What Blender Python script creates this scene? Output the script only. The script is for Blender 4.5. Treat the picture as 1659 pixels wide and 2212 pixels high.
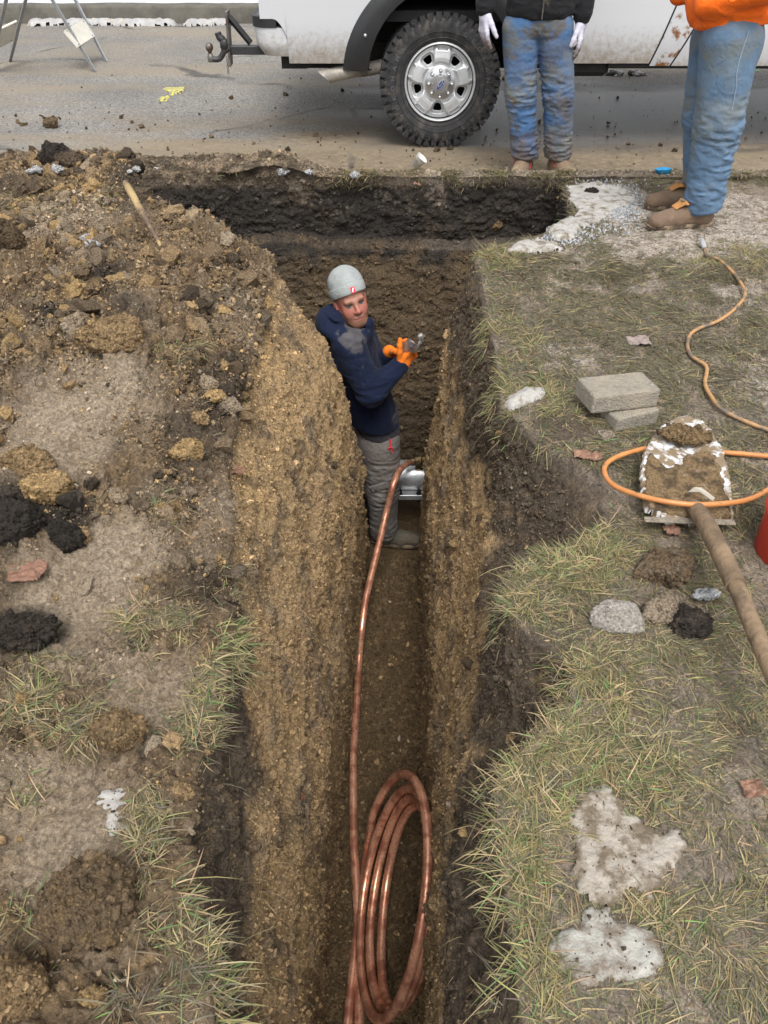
import bpy, math, random
import numpy as np
from mathutils import Vector, Matrix
rnd = random.Random(7); rng = np.random.default_rng(7)
for o in list(bpy.data.objects): bpy.data.objects.remove(o)
SC = bpy.context.scene; COL = SC.collection
R = math.radians
# ------------------------------------------------------------------ camera
CAM_H = 1.5; PITCH = 41.0
cd = bpy.data.cameras.new("camera"); cam = bpy.data.objects.new("camera", cd); COL.objects.link(cam)
cam.location = (0, 0, CAM_H); cam.rotation_euler = (R(90 - PITCH), 0, 0)
cd.sensor_fit = 'VERTICAL'; cd.sensor_height = 36; cd.lens = 27.05
cd.clip_start = 0.02; cd.clip_end = 600
SC.camera = cam
# ------------------------------------------------------------------ sky + sun (overcast)
SUN_EL, SUN_AZ = 62, 172
w = bpy.data.worlds.new("World"); SC.world = w; w.use_nodes = True
nt = w.node_tree; nt.nodes.clear()
sky = nt.nodes.new('ShaderNodeTexSky'); sky.sky_type = 'NISHITA'; sky.sun_disc = False
sky.sun_elevation = R(SUN_EL); sky.sun_rotation = R(SUN_AZ); sky.dust_density = 3.0; sky.ozone_density = 1.0
hs = nt.nodes.new('ShaderNodeHueSaturation'); hs.inputs['Saturation'].default_value = 0.09
bg = nt.nodes.new('ShaderNodeBackground'); bg.inputs['Strength'].default_value = 0.15
wo = nt.nodes.new('ShaderNodeOutputWorld')
nt.links.new(sky.outputs[0], hs.inputs['Color']); nt.links.new(hs.outputs[0], bg.inputs['Color']); nt.links.new(bg.outputs[0], wo.inputs['Surface'])
sd = bpy.data.lights.new("sun", 'SUN'); sd.energy = 1.25; sd.angle = R(26); sd.color = (1, .97, .93)
sun = bpy.data.objects.new("sun", sd); COL.objects.link(sun)
_az = R(SUN_AZ); _el = R(SUN_EL)
sdir = Vector((math.sin(_az) * math.cos(_el), math.cos(_az) * math.cos(_el), math.sin(_el)))
sun.rotation_euler = sdir.to_track_quat('Z', 'Y').to_euler(); sun.location = (0, 0, 8)
SC.view_settings.view_transform = 'Standard'; SC.view_settings.look = 'None'
SC.view_settings.exposure = 0.90; SC.view_settings.gamma = 1.0
SC.cycles.max_bounces = 8; SC.cycles.diffuse_bounces = 6
# ------------------------------------------------------------------ pixel -> place (in a 1659 x 2212 view of the photo)
F_ = 1662.0; _s, _c = math.sin(R(PITCH)), math.cos(R(PITCH))
def ray(u, v):
    xc = (u - 829.5) / F_; yc = -(v - 1106) / F_
    return np.array([xc, _c + yc * _s, -_s + yc * _c])
def U(u, v, z=0.0):
    d = ray(u, v); t = (z - CAM_H) / d[2]; return Vector((d[0] * t, d[1] * t, z))
def UY(u, v, Y):
    d = ray(u, v); t = Y / d[1]; return Vector((d[0] * t, Y, CAM_H + d[2] * t))
def proj(P):
    P = np.asarray(P); x = P[..., 0]; y = P[..., 1]; z = P[..., 2] - CAM_H
    dep = y * _c - z * _s; up = y * _s + z * _c
    return 829.5 + F_ * x / dep, 1106 - F_ * up / dep, dep
# ------------------------------------------------------------------ noise
_pr = np.random.RandomState(3).permutation(256).astype(np.int32)
_pr = np.concatenate([_pr, _pr])
_gr = np.random.RandomState(4).normal(size=(256, 3)).astype(np.float32); _gr /= np.linalg.norm(_gr, axis=1)[:, None]
def pn(p, seed=0.0):
    p = np.asarray(p, np.float32) + np.float32(seed * 17.37 + 500)
    i = np.floor(p).astype(np.int32); f = p - i
    w_ = f * f * f * (f * (f * 6 - 15) + 10); i &= 255
    out = np.zeros(len(p), np.float32)
    for a in (0, 1):
        ha = _pr[(i[:, 0] + a) & 255]; wa = w_[:, 0] if a else 1 - w_[:, 0]
        for b in (0, 1):
            hb = _pr[(ha + i[:, 1] + b) & 255]; wb = wa * (w_[:, 1] if b else 1 - w_[:, 1])
            for c in (0, 1):
                g = _gr[_pr[(hb + i[:, 2] + c) & 255]]
                d = g[:, 0] * (f[:, 0] - a) + g[:, 1] * (f[:, 1] - b) + g[:, 2] * (f[:, 2] - c)
                out += d * wb * (w_[:, 2] if c else 1 - w_[:, 2])
    return out * 1.6
def fbm(p, s, o=3, seed=0, g=.5, bill=False):
    p = np.asarray(p, np.float32) * s; a = 1.0; r = 0; t = 0
    for k in range(o):
        n = pn(p, seed + k)
        if bill: n = 1 - 2 * np.abs(n)
        r = r + a * n; t += a; a *= g; p = p * 2.03
    return r / t
def ss(x, a, b):
    t = np.clip((x - a) / (b - a), 0, 1); return t * t * (3 - 2 * t)
def mixc(c, d, t): return c + (np.asarray(d, np.float32) - c) * t[:, None]
# ------------------------------------------------------------------ mesh + object helpers
def mk(name, V, Fc, col=None, smooth=True, attrs=None):
    V = np.asarray(V, np.float32); Fc = np.asarray(Fc, np.int32); me = bpy.data.meshes.new(name)
    n = Fc.shape[1]
    me.vertices.add(len(V)); me.vertices.foreach_set('co', V.ravel())
    me.loops.add(Fc.size); me.loops.foreach_set('vertex_index', Fc.ravel())
    me.polygons.add(len(Fc)); me.polygons.foreach_set('loop_start', np.arange(0, Fc.size, n, dtype=np.int32))
    me.polygons.foreach_set('use_smooth', np.full(len(Fc), smooth))
    me.update(calc_edges=True)
    if col is not None:
        c = np.ones((len(V), 4), np.float32); c[:, :3] = np.clip(col, 0.002, 1)
        a = me.color_attributes.new('Col', 'FLOAT_COLOR', 'POINT'); a.data.foreach_set('color', c.ravel())
    for k, v in (attrs or {}).items():
        a = me.attributes.new(k, 'FLOAT', 'POINT'); a.data.foreach_set('value', np.asarray(v, np.float32))
    return me
def mkpoly(name, V, Fc, smooth=False):
    me = bpy.data.meshes.new(name); me.from_pydata([tuple(v) for v in V], [], Fc); me.update()
    if smooth: me.polygons.foreach_set('use_smooth', [True] * len(me.polygons))
    return me
def put(name, me, mat=None, parent=None, label=None, cat=None, group=None, kind=None):
    o = bpy.data.objects.new(name, me); COL.objects.link(o)
    if me is not None: me.name = name
    if mat is not None and me is not None and len(me.materials) == 0: me.materials.append(mat)
    if parent is not None: o.parent = parent
    for k, v in (('label', label), ('category', cat), ('group', group), ('kind', kind)):
        if v: o[k] = v
    return o
def root(name, loc, label, cat, group=None):
    o = put(name, None, label=label, cat=cat, group=group); o.location = loc
    return o
def local(V, rt):   # world verts -> verts of a child of an unrotated empty
    return np.asarray(V, np.float32) - np.array(rt.location, np.float32)
def grid_faces(nr, nc, wrap=False):
    i = np.arange(nr * nc).reshape(nr, nc)
    if wrap:
        j = np.roll(i, -1, axis=1)
        return np.stack([i[:-1], j[:-1], j[1:], i[1:]], -1).reshape(-1, 4)
    return np.stack([i[:-1, :-1], i[:-1, 1:], i[1:, 1:], i[1:, :-1]], -1).reshape(-1, 4)
class MB:
    def __init__(s): s.V = []; s.F = []
    def add(s, V, Fc):
        n = len(s.V); s.V += [tuple(v) for v in V]; s.F += [tuple(i + n for i in f) for f in Fc]; return s
    def box(s, c, d, M=None, bev=0.0):
        x, y, z = d[0] / 2, d[1] / 2, d[2] / 2; b = min(bev, x * .9, y * .9, z * .9)
        c = Vector(c)
        if b <= 0:
            P = [Vector((sx * x, sy * y, sz * z)) for sz in (-1, 1) for sy in (-1, 1) for sx in (-1, 1)]
            Fc = [(0, 2, 3, 1), (4, 5, 7, 6), (0, 1, 5, 4), (2, 6, 7, 3), (0, 4, 6, 2), (1, 3, 7, 5)]
        else:
            P = []
            idx = {}
            for sz in (-1, 1):
                for sy in (-1, 1):
                    for sx in (-1, 1):
                        for k in range(3):
                            q = [sx * x, sy * y, sz * z]
                            for a in range(3):
                                if a != k: q[a] -= (sx, sy, sz)[a] * b
                            idx[(sx, sy, sz, k)] = len(P); P.append(Vector(q))
            Fc = []
            S = (-1, 1)
            for k in range(3):
                a, bb = (k + 1) % 3, (k + 2) % 3
                for sg in S:
                    f = []
                    for (p, q) in ((-1, -1), (1, -1), (1, 1), (-1, 1)):
                        t = [0, 0, 0]; t[k] = sg; t[a] = p; t[bb] = q; f.append(idx[(*t, k)])
                    Fc.append(tuple(f if sg > 0 else f[::-1]))
            for k in range(3):   # edges along axis k
                a, bb = (k + 1) % 3, (k + 2) % 3
                for p in S:
                    for q in S:
                        t0 = [0, 0, 0]; t0[a] = p; t0[bb] = q; t1 = list(t0); t0[k] = -1; t1[k] = 1
                        f = [idx[(*t0, a)], idx[(*t1, a)], idx[(*t1, bb)], idx[(*t0, bb)]]
                        Fc.append(tuple(f if p * q < 0 else f[::-1]))
            for sz in S:
                for sy in S:
                    for sx in S:
                        f = [idx[(sx, sy, sz, k)] for k in range(3)]
                        Fc.append(tuple(f if sx * sy * sz > 0 else f[::-1]))
        if M is not None: P = [M @ p for p in P]
        return s.add([p + c for p in P], Fc)
    def tube(s, pts, r, n=10, cap=True):
        pts = [Vector(p) for p in pts]; m = len(pts)
        rr = r if hasattr(r, '__len__') else [r] * m
        V = []; up = None
        for i, p in enumerate(pts):
            t = (pts[min(i + 1, m - 1)] - pts[max(i - 1, 0)]).normalized()
            if up is None:
                up = Vector((0, 0, 1)) if abs(t.z) < .9 else Vector((1, 0, 0))
            a = (up - t * up.dot(t)).normalized(); b = t.cross(a); up = a
            for k in range(n):
                q = 2 * math.pi * k / n; V.append(p + (a * math.cos(q) + b * math.sin(q)) * rr[i])
        Fc = [(i * n + k, i * n + (k + 1) % n, (i + 1) * n + (k + 1) % n, (i + 1) * n + k) for i in range(m - 1) for k in range(n)]
        if cap: Fc += [tuple(range(n))[::-1], tuple(range((m - 1) * n, m * n))]
        return s.add(V, Fc)
    def lathe(s, prof, o, ax, n=24, close=False):   # prof (radius, along)
        ax = Vector(ax).normalized(); a = ax.orthogonal().normalized(); b = ax.cross(a); o = Vector(o)
        V = [o + ax * h + (a * math.cos(2 * math.pi * k / n) + b * math.sin(2 * math.pi * k / n)) * r for (r, h) in prof for k in range(n)]
        m = len(prof)
        Fc = [(i * n + k, i * n + (k + 1) % n, (i + 1) * n + (k + 1) % n, (i + 1) * n + k) for i in range(m - 1) for k in range(n)]
        if close: Fc += [tuple(range(n))[::-1], tuple(range((m - 1) * n, m * n))]
        return s.add(V, Fc)
    def prism(s, poly, h0, h1, f):   # poly 2D, f(a,b,h)->3D
        n = len(poly); V = [f(a, b, h0) for a, b in poly] + [f(a, b, h1) for a, b in poly]
        Fc = [tuple(range(n))[::-1], tuple(range(n, 2 * n))] + [(k, (k + 1) % n, n + (k + 1) % n, n + k) for k in range(n)]
        return s.add(V, Fc)
    def build(s, name, mat, parent=None, smooth=False, **kw):
        V = s.V
        if parent is not None and parent.type == 'EMPTY' or (parent is not None and kw.pop('loc', False)):
            L = rootloc(parent); V = [Vector(v) - L for v in V]
        elif parent is not None:
            L = rootloc(parent); V = [Vector(v) - L for v in V]
        me = mkpoly(name, V, s.F, smooth)
        if smooth == 'auto': me.polygons.foreach_set('use_smooth', [True] * len(me.polygons)); me.set_sharp_from_angle(angle=R(35))
        elif smooth: me.polygons.foreach_set('use_smooth', [True] * len(me.polygons)); me.set_sharp_from_angle(angle=R(50))
        return put(name, me, mat, parent, **kw)
def rootloc(o):
    L = Vector(o.location)
    while o.parent is not None: o = o.parent; L += Vector(o.location)
    return L
def spline(pts, n=12):
    P = [Vector(p) for p in pts]; P = [P[0] * 2 - P[1]] + P + [P[-1] * 2 - P[-2]]; out = []
    for i in range(1, len(P) - 2):
        for k in range(n):
            t = k / n; a, b, c, d = P[i - 1], P[i], P[i + 1], P[i + 2]
            out.append(.5 * ((2 * b) + (c - a) * t + (2 * a - 5 * b + 4 * c - d) * t * t + (3 * b - a - 3 * c + d) * t ** 3))
    out.append(P[-2]); return out
# ------------------------------------------------------------------ materials
def newmat(name):
    m = bpy.data.materials.new(name); m.use_nodes = True; nt = m.node_tree
    return m, nt, nt.nodes['Principled BSDF'], nt.nodes['Material Output']
def N(nt, t, **kw):
    n = nt.nodes.new(t)
    for k, v in kw.items():
        if k in n.inputs: n.inputs[k].default_value = v
        else: setattr(n, k, v)
    return n
def ramp(nt, src, stops):
    r = nt.nodes.new('ShaderNodeValToRGB'); e = r.color_ramp.elements
    while len(e) < len(stops): e.new(.5)
    for k, (p, c) in enumerate(stops):
        e[k].position = p; e[k].color = c if len(c) == 4 else (*c, 1)
    nt.links.new(src, r.inputs[0]); return r.outputs[0]
def mixn(nt, fac, a, b, mode='MIX'):
    m = nt.nodes.new('ShaderNodeMix'); m.data_type = 'RGBA'; m.blend_type = mode
    for s_, v in ((0, fac), (6, a), (7, b)):
        if hasattr(v, 'links') or hasattr(v, 'is_linked'): nt.links.new(v, m.inputs[s_])
        elif s_ == 0: m.inputs[0].default_value = v
        else: m.inputs[s_].default_value = (*v, 1) if len(v) == 3 else v
    return m.outputs[2]
def mat(name, c, rough=.6, metal=0.0, var=.15, vs=12.0, bump=.0, bs=60.0, c2=None, t2=(.5, .65), s2=6.0, spec=.5, coat=0):
    """base colour with mottling, an optional second (dirt) colour in patches, and fine bump"""
    m, nt, b, out = newmat(name)
    tc = N(nt, 'ShaderNodeTexCoord').outputs['Object']
    n1 = N(nt, 'ShaderNodeTexNoise', Scale=vs, Detail=5.0, Roughness=.6); nt.links.new(tc, n1.inputs['Vector'])
    lo = tuple(x * (1 - var) for x in c); hi = tuple(min(1, x * (1 + var)) for x in c)
    colr = ramp(nt, n1.outputs[0], [(.3, lo), (.7, hi)])
    if c2:
        n2 = N(nt, 'ShaderNodeTexNoise', Scale=s2, Detail=7.0, Roughness=.65); nt.links.new(tc, n2.inputs['Vector'])
        f = ramp(nt, n2.outputs[0], [(t2[0], (0, 0, 0)), (t2[1], (1, 1, 1))])
        colr = mixn(nt, f, colr, c2)
    nt.links.new(colr, b.inputs['Base Color'])
    b.inputs['Roughness'].default_value = rough; b.inputs['Metallic'].default_value = metal
    b.inputs['Specular IOR Level'].default_value = spec; b.inputs['Coat Weight'].default_value = coat
    if bump:
        n3 = N(nt, 'ShaderNodeTexNoise', Scale=bs, Detail=4.0); nt.links.new(tc, n3.inputs['Vector'])
        bp = N(nt, 'ShaderNodeBump', Strength=bump, Distance=.01); nt.links.new(n3.outputs[0], bp.inputs['Height']); nt.links.new(bp.outputs[0], b.inputs['Normal'])
    return m
def mat_col(name, rough=.8, rough2=None, var=.35, vs=90.0, disp=0.0, bumps=(), spec=.3, vor=0.0, trans=0):
    """colour from the surface's own 'Col' attribute broken up by procedural noise"""
    m, nt, b, out = newmat(name)
    tc = N(nt, 'ShaderNodeTexCoord').outputs['Object']
    at = N(nt, 'ShaderNodeAttribute', attribute_name='Col').outputs['Color']
    n1 = N(nt, 'ShaderNodeTexNoise', Scale=vs, Detail=6.0, Roughness=.7); nt.links.new(tc, n1.inputs['Vector'])
    f = ramp(nt, n1.outputs[0], [(.3, (1 - var,) * 3), (.72, (1 + var,) * 3)])
    colr = mixn(nt, 1.0, at, f, 'MULTIPLY')
    nt.links.new(colr, b.inputs['Base Color'])
    b.inputs['Specular IOR Level'].default_value = spec; b.inputs['Roughness'].default_value = rough
    if rough2 is not None:
        wa = N(nt, 'ShaderNodeAttribute', attribute_name='wet').outputs['Fac']
        mr = N(nt, 'ShaderNodeMapRange'); mr.inputs[3].default_value = rough; mr.inputs[4].default_value = rough2
        nt.links.new(wa, mr.inputs[0]); nt.links.new(mr.outputs[0], b.inputs['Roughness'])
    last = None
    for (sc, st) in bumps:
        n3 = N(nt, 'ShaderNodeTexNoise', Scale=sc, Detail=5.0, Roughness=.65); nt.links.new(tc, n3.inputs['Vector'])
        bp = N(nt, 'ShaderNodeBump', Strength=1.0, Distance=st); nt.links.new(n3.outputs[0], bp.inputs['Height'])
        if last: nt.links.new(last, bp.inputs['Normal'])
        last = bp.outputs[0]
    if vor:
        v = N(nt, 'ShaderNodeTexVoronoi', Scale=vor); nt.links.new(tc, v.inputs['Vector'])
        bp = N(nt, 'ShaderNodeBump', Strength=1.0, Distance=.012); bp.invert = True; nt.links.new(v.outputs['Distance'], bp.inputs['Height'])
        if last: nt.links.new(last, bp.inputs['Normal'])
        last = bp.outputs[0]
    if last: nt.links.new(last, b.inputs['Normal'])
    return m
# ================================================================== GROUND WITH THE TRENCH
FLOOR = -1.88
def tab(y, pts):
    a = np.array(pts, float); return np.interp(y, a[:, 0], a[:, 1])
def eL0(y): return tab(y, [(-1, -.26), (.41, -.295), (.57, -.347), (.74, -.398), (.95, -.40), (1.2, -.385), (1.54, -.44), (1.95, -.50), (2.55, -.52), (3.2, -.52), (4, -.52)])
def eL1(y): return tab(y, [(-1, -.25), (.4, -.30), (.7, -.33), (1.33, -.345), (1.8, -.355), (2.4, -.345), (3.0, -.31), (3.4, -.285)])
def eL2(y): return tab(y, [(-1, -.28), (.5, -.27), (.8, -.275), (1.5, -.27), (2.0, -.262), (2.6, -.235), (3.3, -.195), (3.5, -.185)])
def eL3(y): return -.246 + (y - .93) * .052
def eL25(y): return eL3(y) - tab(y, [(0, -.006), (1.0, .0), (2, .012), (3.3, .022)])
def eR3(y): return .151 + (y - .93) * .035
def eR2(y): return eR3(y) + (eR1(y) - eR3(y)) * .18
def eR1(y): return tab(y, [(-1, .13), (.5, .135), (.8, .155), (1.04, .2), (1.33, .285), (1.69, .335), (2.02, .385), (2.4, .39), (2.9, .345), (3.4, .325)])
def eR0(y): return tab(y, [(-1, .22), (.3, .23), (.57, .235), (.72, .228), (.86, .235), (.96, .33), (1.06, .44), (1.15, .45), (1.26, .36), (1.36, .305), (1.5, .36), (1.6, .56), (1.72, .66), (1.85, .665), (1.98, .61), (2.1, .50), (2.25, .415), (2.5, .43), (2.72, .44), (3.36, .445), (4, .45)])
def G(x, y):
    """large forms of the lawn (right) and the spoil heap (left)"""
    x = np.asarray(x, float); y = np.asarray(y, float)
    P = np.stack([x, y, np.zeros_like(x)], -1).reshape(-1, 3)
    n1 = fbm(P, 1.3, 2, 5).reshape(x.shape); n2 = fbm(P, 4.5, 2, 9).reshape(x.shape)
    l = ss(-(x) - .40, 0.0, .55)
    f = ss(y, 1.0, 2.0) * (1 - .75 * ss(y, 4.1, 4.7))
    z = l * f * (.15 + .09 * n1) + l * .055 * n2 * (.35 + .65 * ss(y, 1.2, 1.8)) + l * .02
    r = ss(x, .25, .6)
    z = z + r * (.018 * n1 + .012 * n2)
    z = z + .035 * np.exp(-(((x - .66) / .13) ** 2 + ((y - 2.16) / .12) ** 2))
    return z
def yn(x):
    return np.interp(x, [-9, -1.55, -1.45, -1.25, -.95, -.6, -.42, -.2, .25, .36, .5, .78, 1.0, 1.03, 1.06, 1.12, 9], [4.79, 4.79, 4.55, 4.0, 3.7, 3.46, 3.40, 3.38, 3.45, 3.5, 3.66, 3.86, 4.08, 4.2, 4.68, 4.79, 4.79])
def build_near():
    segs = [('a', -7, -2.9, 26), ('a', -2.9, -1.55, 130), ('a', -1.55, -1.2, 90), (-1.2, eL0, 110), (eL0, eL1, 46), (eL1, eL2, 50), (eL2, eL25, 76), (eL25, eL3, 90),
            (eL3, eR3, 48), (eR3, eR2, 110), (eR2, eR1, 66), (eR1, eR0, 60), (eR0, 1.0, 110), ('a', 1.0, 1.12, 90), ('a', 1.12, 2.95, 170), ('a', 2.95, 7, 26)]
    yr = np.concatenate([np.linspace(-1, .3, 30, endpoint=False), np.linspace(.3, 3.42, 500)])
    cols = []; wall = []; zf = []
    zlev = {0: None}
    ev = lambda e: (e(yr) if callable(e) else np.full_like(yr, e))
    # wall height by edge
    def zof(e):
        if e in (eL1, eR1): return -.35
        if e is eL2: return -.65
        if e is eL25: return -1.12
        if e is eR2: return -1.05
        if e in (eL3, eR3): return FLOOR
        return 0.0
    for s in segs:
        a, b, n = (s[1], s[2], s[3]) if s[0] == 'a' else s
        A, B = ev(a), ev(b); za, zb = zof(a) if callable(a) else 0., zof(b) if callable(b) else 0.
        for k in range(n):
            t = k / n; cols.append(A + (B - A) * t); zf.append(za + (zb - za) * t); wall.append(0 if (za == 0 and zb == 0) else 1)
    cols.append(np.full_like(yr, 7.)); zf.append(0.); wall.append(0)
    X = np.stack(cols, 1); ZF = np.array(zf)[None, :].repeat(len(yr), 0)
    Y = yr[:, None] + np.maximum(0, yr[:, None] - 2.0) / (3.42 - 2.0) * (yn(X) - 3.42)
    Z = ZF + G(X, Y) * np.clip(1 + ZF / .35, 0, 1)
    # skirt: faces of the wide pit
    m = 150; t = (np.arange(1, m + 1) / m)[:, None] ** 1.05
    xl, yl, zl = X[-1][None], Y[-1][None], Z[-1][None]
    zz = zl + (FLOOR - .1 - zl) * t
    fall = (zl - zz)
    inl = ss(-xl, 1.15, 1.5) * (1 - ss(-xl, 1.55, 1.7))      # sloping bank at the far left
    xs = xl + inl * fall * .20 + 0 * t
    ys = yl + np.where(np.abs(xl) < 1.02, 1, 0) * (.012 + .04 * t) * np.minimum(1, fall * 20)
    X = np.vstack([X, xs]); Y = np.vstack([Y, ys]); Z = np.vstack([Z, zz])
    return X, Y, Z
def fdn(P):
    du = np.gradient(P, axis=1); dv = np.gradient(P, axis=0)
    n = np.cross(du, dv); n /= np.linalg.norm(n, axis=2)[..., None] + 1e-9
    return n
# --- patches of ground that differ in kind, placed where they lie
def blob(P, u, v, ru, rv, soft=.35, seed=0, z=0.0):
    c = U(u, v, z); ex = abs(U(u + ru, v, z).x - c.x); ey = abs(U(u, v - rv, z).y - U(u, v + rv, z).y) / 2
    d = np.sqrt(((P[:, 0] - c.x) / ex) ** 2 + ((P[:, 1] - c.y) / ey) ** 2)
    d = d + .35 * NB
    return 1 - ss(d, 1 - soft, 1 + soft)
CLAY = np.array([.335, .228, .120]); OCH = np.array([.43, .29, .138]); PALE = np.array([.44, .35, .25]); BRN = np.array([.130, .092, .056])
TOP = np.array([.072, .054, .037]); BLK = np.array([.034, .028, .023]); MUD = np.array([.30, .245, .19]); DEEPC = np.array([.135, .088, .043])
SNOW = np.array([.66, .67, .68])
def paint(P, nz, far=False):
    global NB
    NB = fbm(P, 9, 3, 31)
    n1 = fbm(P, 3.2, 3, 41); n2 = fbm(P, 14, 3, 43); n3 = fbm(P, 45, 2, 47); n4 = fbm(P, 7, 2, 49)
    x, y, z = P[:, 0], P[:, 1], P[:, 2]
    left = ss(-x, .15, .3)
    # spoil heap: brown loose soil with clay and dark lumps
    c = np.tile(BRN * 1.45, (len(P), 1))
    c = mixc(c, CLAY * 1.05, ss(n2 + .6 * n3, -.05, .55) * .9)
    c = mixc(c, OCH * 1.05, ss(n3 + .6 * n4, .38, .62) * .75)
    c = mixc(c, PALE, ss(n3 - .5 * n2, .30, .55) * .7); c = mixc(c, PALE * .7, ss(n1 + .4 * n4, .05, .5) * .6)
    c = mixc(c, TOP * 1.3, ss(n4 + .5 * n2, .15, .5) * .85)
    wet = np.zeros(len(P))
    for (u, v, ru, rv, k) in [(150, 960, 130, 130, 1), (290, 900, 70, 60, .7), (170, 1270, 130, 110, 1), (270, 1180, 90, 60, .9), (330, 1480, 110, 90, .85), (110, 410, 55, 22, 1), (190, 520, 110, 40, .8), (120, 1720, 170, 90, .8),
                              (130, 1840, 130, 90, .9), (60, 1650, 90, 40, .8), (470, 1070, 40, 60, .3), (60, 1480, 60, 40, .4), (200, 1420, 120, 40, .8), (40, 560, 60, 30, .5)]:
        b = blob(P, u, v, ru, rv, .4, 0, .08) * k; c = mixc(c, (PALE * .80 + MUD * .2), b * (.75 + .25 * n2.clip(-1, 1)) * left); c = mixc(c, BRN * 1.6, b * left * ss(n3 + .7 * n2, .2, .5) * .6); c = mixc(c, PALE * 1.15, b * left * ss(n4 - n3 * .5, .15, .5) * .5); wet = np.maximum(wet, b * left * .8)
    for (u, v, ru, rv, k) in [(60, 1130, 75, 50, 1), (150, 1150, 45, 40, 1), (50, 1350, 85, 45, 1), (140, 735, 45, 30, 1), (250, 655, 40, 30, .9), (330, 450, 60, 60, .8), (480, 830, 60, 60, .7), (480, 1250, 90, 50, .5), (270, 760, 90, 25, .5),
                              (290, 400, 60, 30, .7), (180, 350, 70, 20, .8), (60, 470, 60, 20, .6), (430, 960, 60, 70, .6), (420, 1240, 70, 60, .4)]:
        b = blob(P, u, v, ru, rv, .4, 0, .08) * k; c = mixc(c, BLK * 1.3, b * left * .92)
    # near left corner: muddy lawn
    # right: muddy lawn
    rt = ss(x, .18, .3)
    g = np.tile(MUD * .80, (len(P), 1))
    g = mixc(g, MUD * 1.35, ss(n1 + .5 * n2, .05, .5)); g = mixc(g, BRN * 1.0, ss(n2 + .5 * n4, .1, .6) * .7)
    for (u, v, ru, rv, k) in [(1500, 520, 260, 45, 1), (1620, 470, 140, 60, 1), (1250, 545, 90, 22, 1), (1330, 440, 90, 40, 1), (1380, 600, 200, 30, .4), (1600, 640, 60, 40, .6), (1220, 770, 90, 30, .7), (1640, 830, 60, 60, .7)]:
        b = blob(P, u, v, ru, rv, .4) * k; g = mixc(g, np.array([.47, .41, .35]), b * ss(n2 + n3, -.5, .2)); 
    for (u, v, ru, rv, k) in [(1500, 880, 90, 50, .6), (1620, 1700, 60, 90, .5), (1440, 1230, 60, 50, .7), (1620, 1230, 60, 60, .5)]:
        b = blob(P, u, v, ru, rv, .4) * k; g = mixc(g, MUD * .85, b)
    for (u, v, ru, rv, k) in [(1150, 1080, 110, 90, 1), (1210, 930, 60, 40, .9), (1130, 1200, 90, 80, .9), (1290, 1130, 70, 40, .8), (1200, 1400, 70, 90, .9), (1290, 1230, 60, 30, .6)]:
        b = blob(P, u, v, ru, rv, .35) * k; g = mixc(g, TOP * 1.35, b)
    c = c + (g * 1.1 - c) * rt[:, None]
    # vertical faces: topsoil over clay
    d = -z + .07 * n1 + .05 * n2
    stp = ss(1 - nz, .12, .4) * ss(-z, -.04, .06)
    edge = .32 + .16 * n4 + .05 * n3 + np.where(x < 0, -.02, .04) + np.where((x < 0), -.60 * ss(y, 1.25, 1.75), 0)
    wc = np.tile(CLAY * 1.28, (len(P), 1))
    n6 = fbm(P * np.array([1, 1, .3]), 11, 3, 52); wc = mixc(wc, OCH * 1.15, ss(n1 + .7 * n3, .05, .6) * .75); wc = mixc(wc, PALE * .62, ss(n4 - .5 * n1, .0, .5) * .6); wc = mixc(wc, BRN * 1.35, ss(n4 + .6 * n2 + .3 * n6, .08, .5) * .7); wc = mixc(wc, TOP * 1.2, ss(n6 + .5 * n1, .38, .65) * .6); wc = mixc(wc, PALE * 1.1, ss(n3 + .4 * n2, .42, .7) * .6)
    wc = mixc(wc, BLK * 2.2, ss(n3 - n1, .5, .75) * .7)
    wc = mixc(wc, np.array([.30, .085, .04]), ss(n2 - .6 * n1, .55, .75) * .6)
    wc = mixc(wc, DEEPC * 1.35, ss(-z, .95, 1.5) * .75)  # wall colour turns darker brown towards the bottom
    top = TOP * (1.35 + .5 * n2[:, None]) + .05 * np.clip(n3, 0, 1)[:, None] * np.array([1, .8, .6]); top = top + (CLAY * .7 - top) * (ss(n4 + .6 * n3, .25, .6) * .5)[:, None]
    if far: top = BLK * (1.15 + .5 * n2[:, None]) + .01 * np.clip(n3, 0, 1)[:, None]; edge = .42 + .10 * n4; wc = mixc(wc, BRN * .62, np.full(len(P), .88)); top = top + (BRN * 1.1 - top) * (ss(n1 + .6 * n3, .05, .5) * .55)[:, None]; top = top + (MUD * .75 - top) * (ss(n4 + .5 * n3, .2, .5) * ss(z, -.30, -.02) * .8)[:, None]
    wc = wc + (top - wc) * (1 - ss(d, edge - .05, edge + .07))[:, None]
    # the end wall on the right and the pit faces are black earth
    pit = ss(y, 3.5, 3.75) * ss(np.abs(x), .5, .8)
    wc = mixc(wc, BLK * 1.4, pit * (1 - ss(-z, .5, .75)))
    c = c + (wc - c) * stp[:, None]
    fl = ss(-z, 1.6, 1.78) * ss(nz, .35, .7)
    c = mixc(c, DEEPC * .85, fl * .95); c = mixc(c, CLAY * .7, fl * ss(n3 + n2, .3, .6) * .5)
    wet = np.maximum(wet, fl * .5); wet = np.maximum(wet, stp * .15); wet = np.maximum(wet, rt * (1 - stp) * .45)
    return c, wet
X, Y, Z = build_near(); P = np.stack([X, Y, Z], -1); NR, NC = X.shape
nrm = fdn(P); Pf = P.reshape(-1, 3); nf = nrm.reshape(-1, 3)
left = ss(-Pf[:, 0], .25, .45); up = nf[:, 2]
stp = ss(1 - up, .15, .5)
onl = left * (1 - stp)
lump = fbm(Pf, 9, 4, 61, .6, True); fine = fbm(Pf, 34, 3, 67, .55, True); big = fbm(Pf, 3.5, 3, 71)
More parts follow.
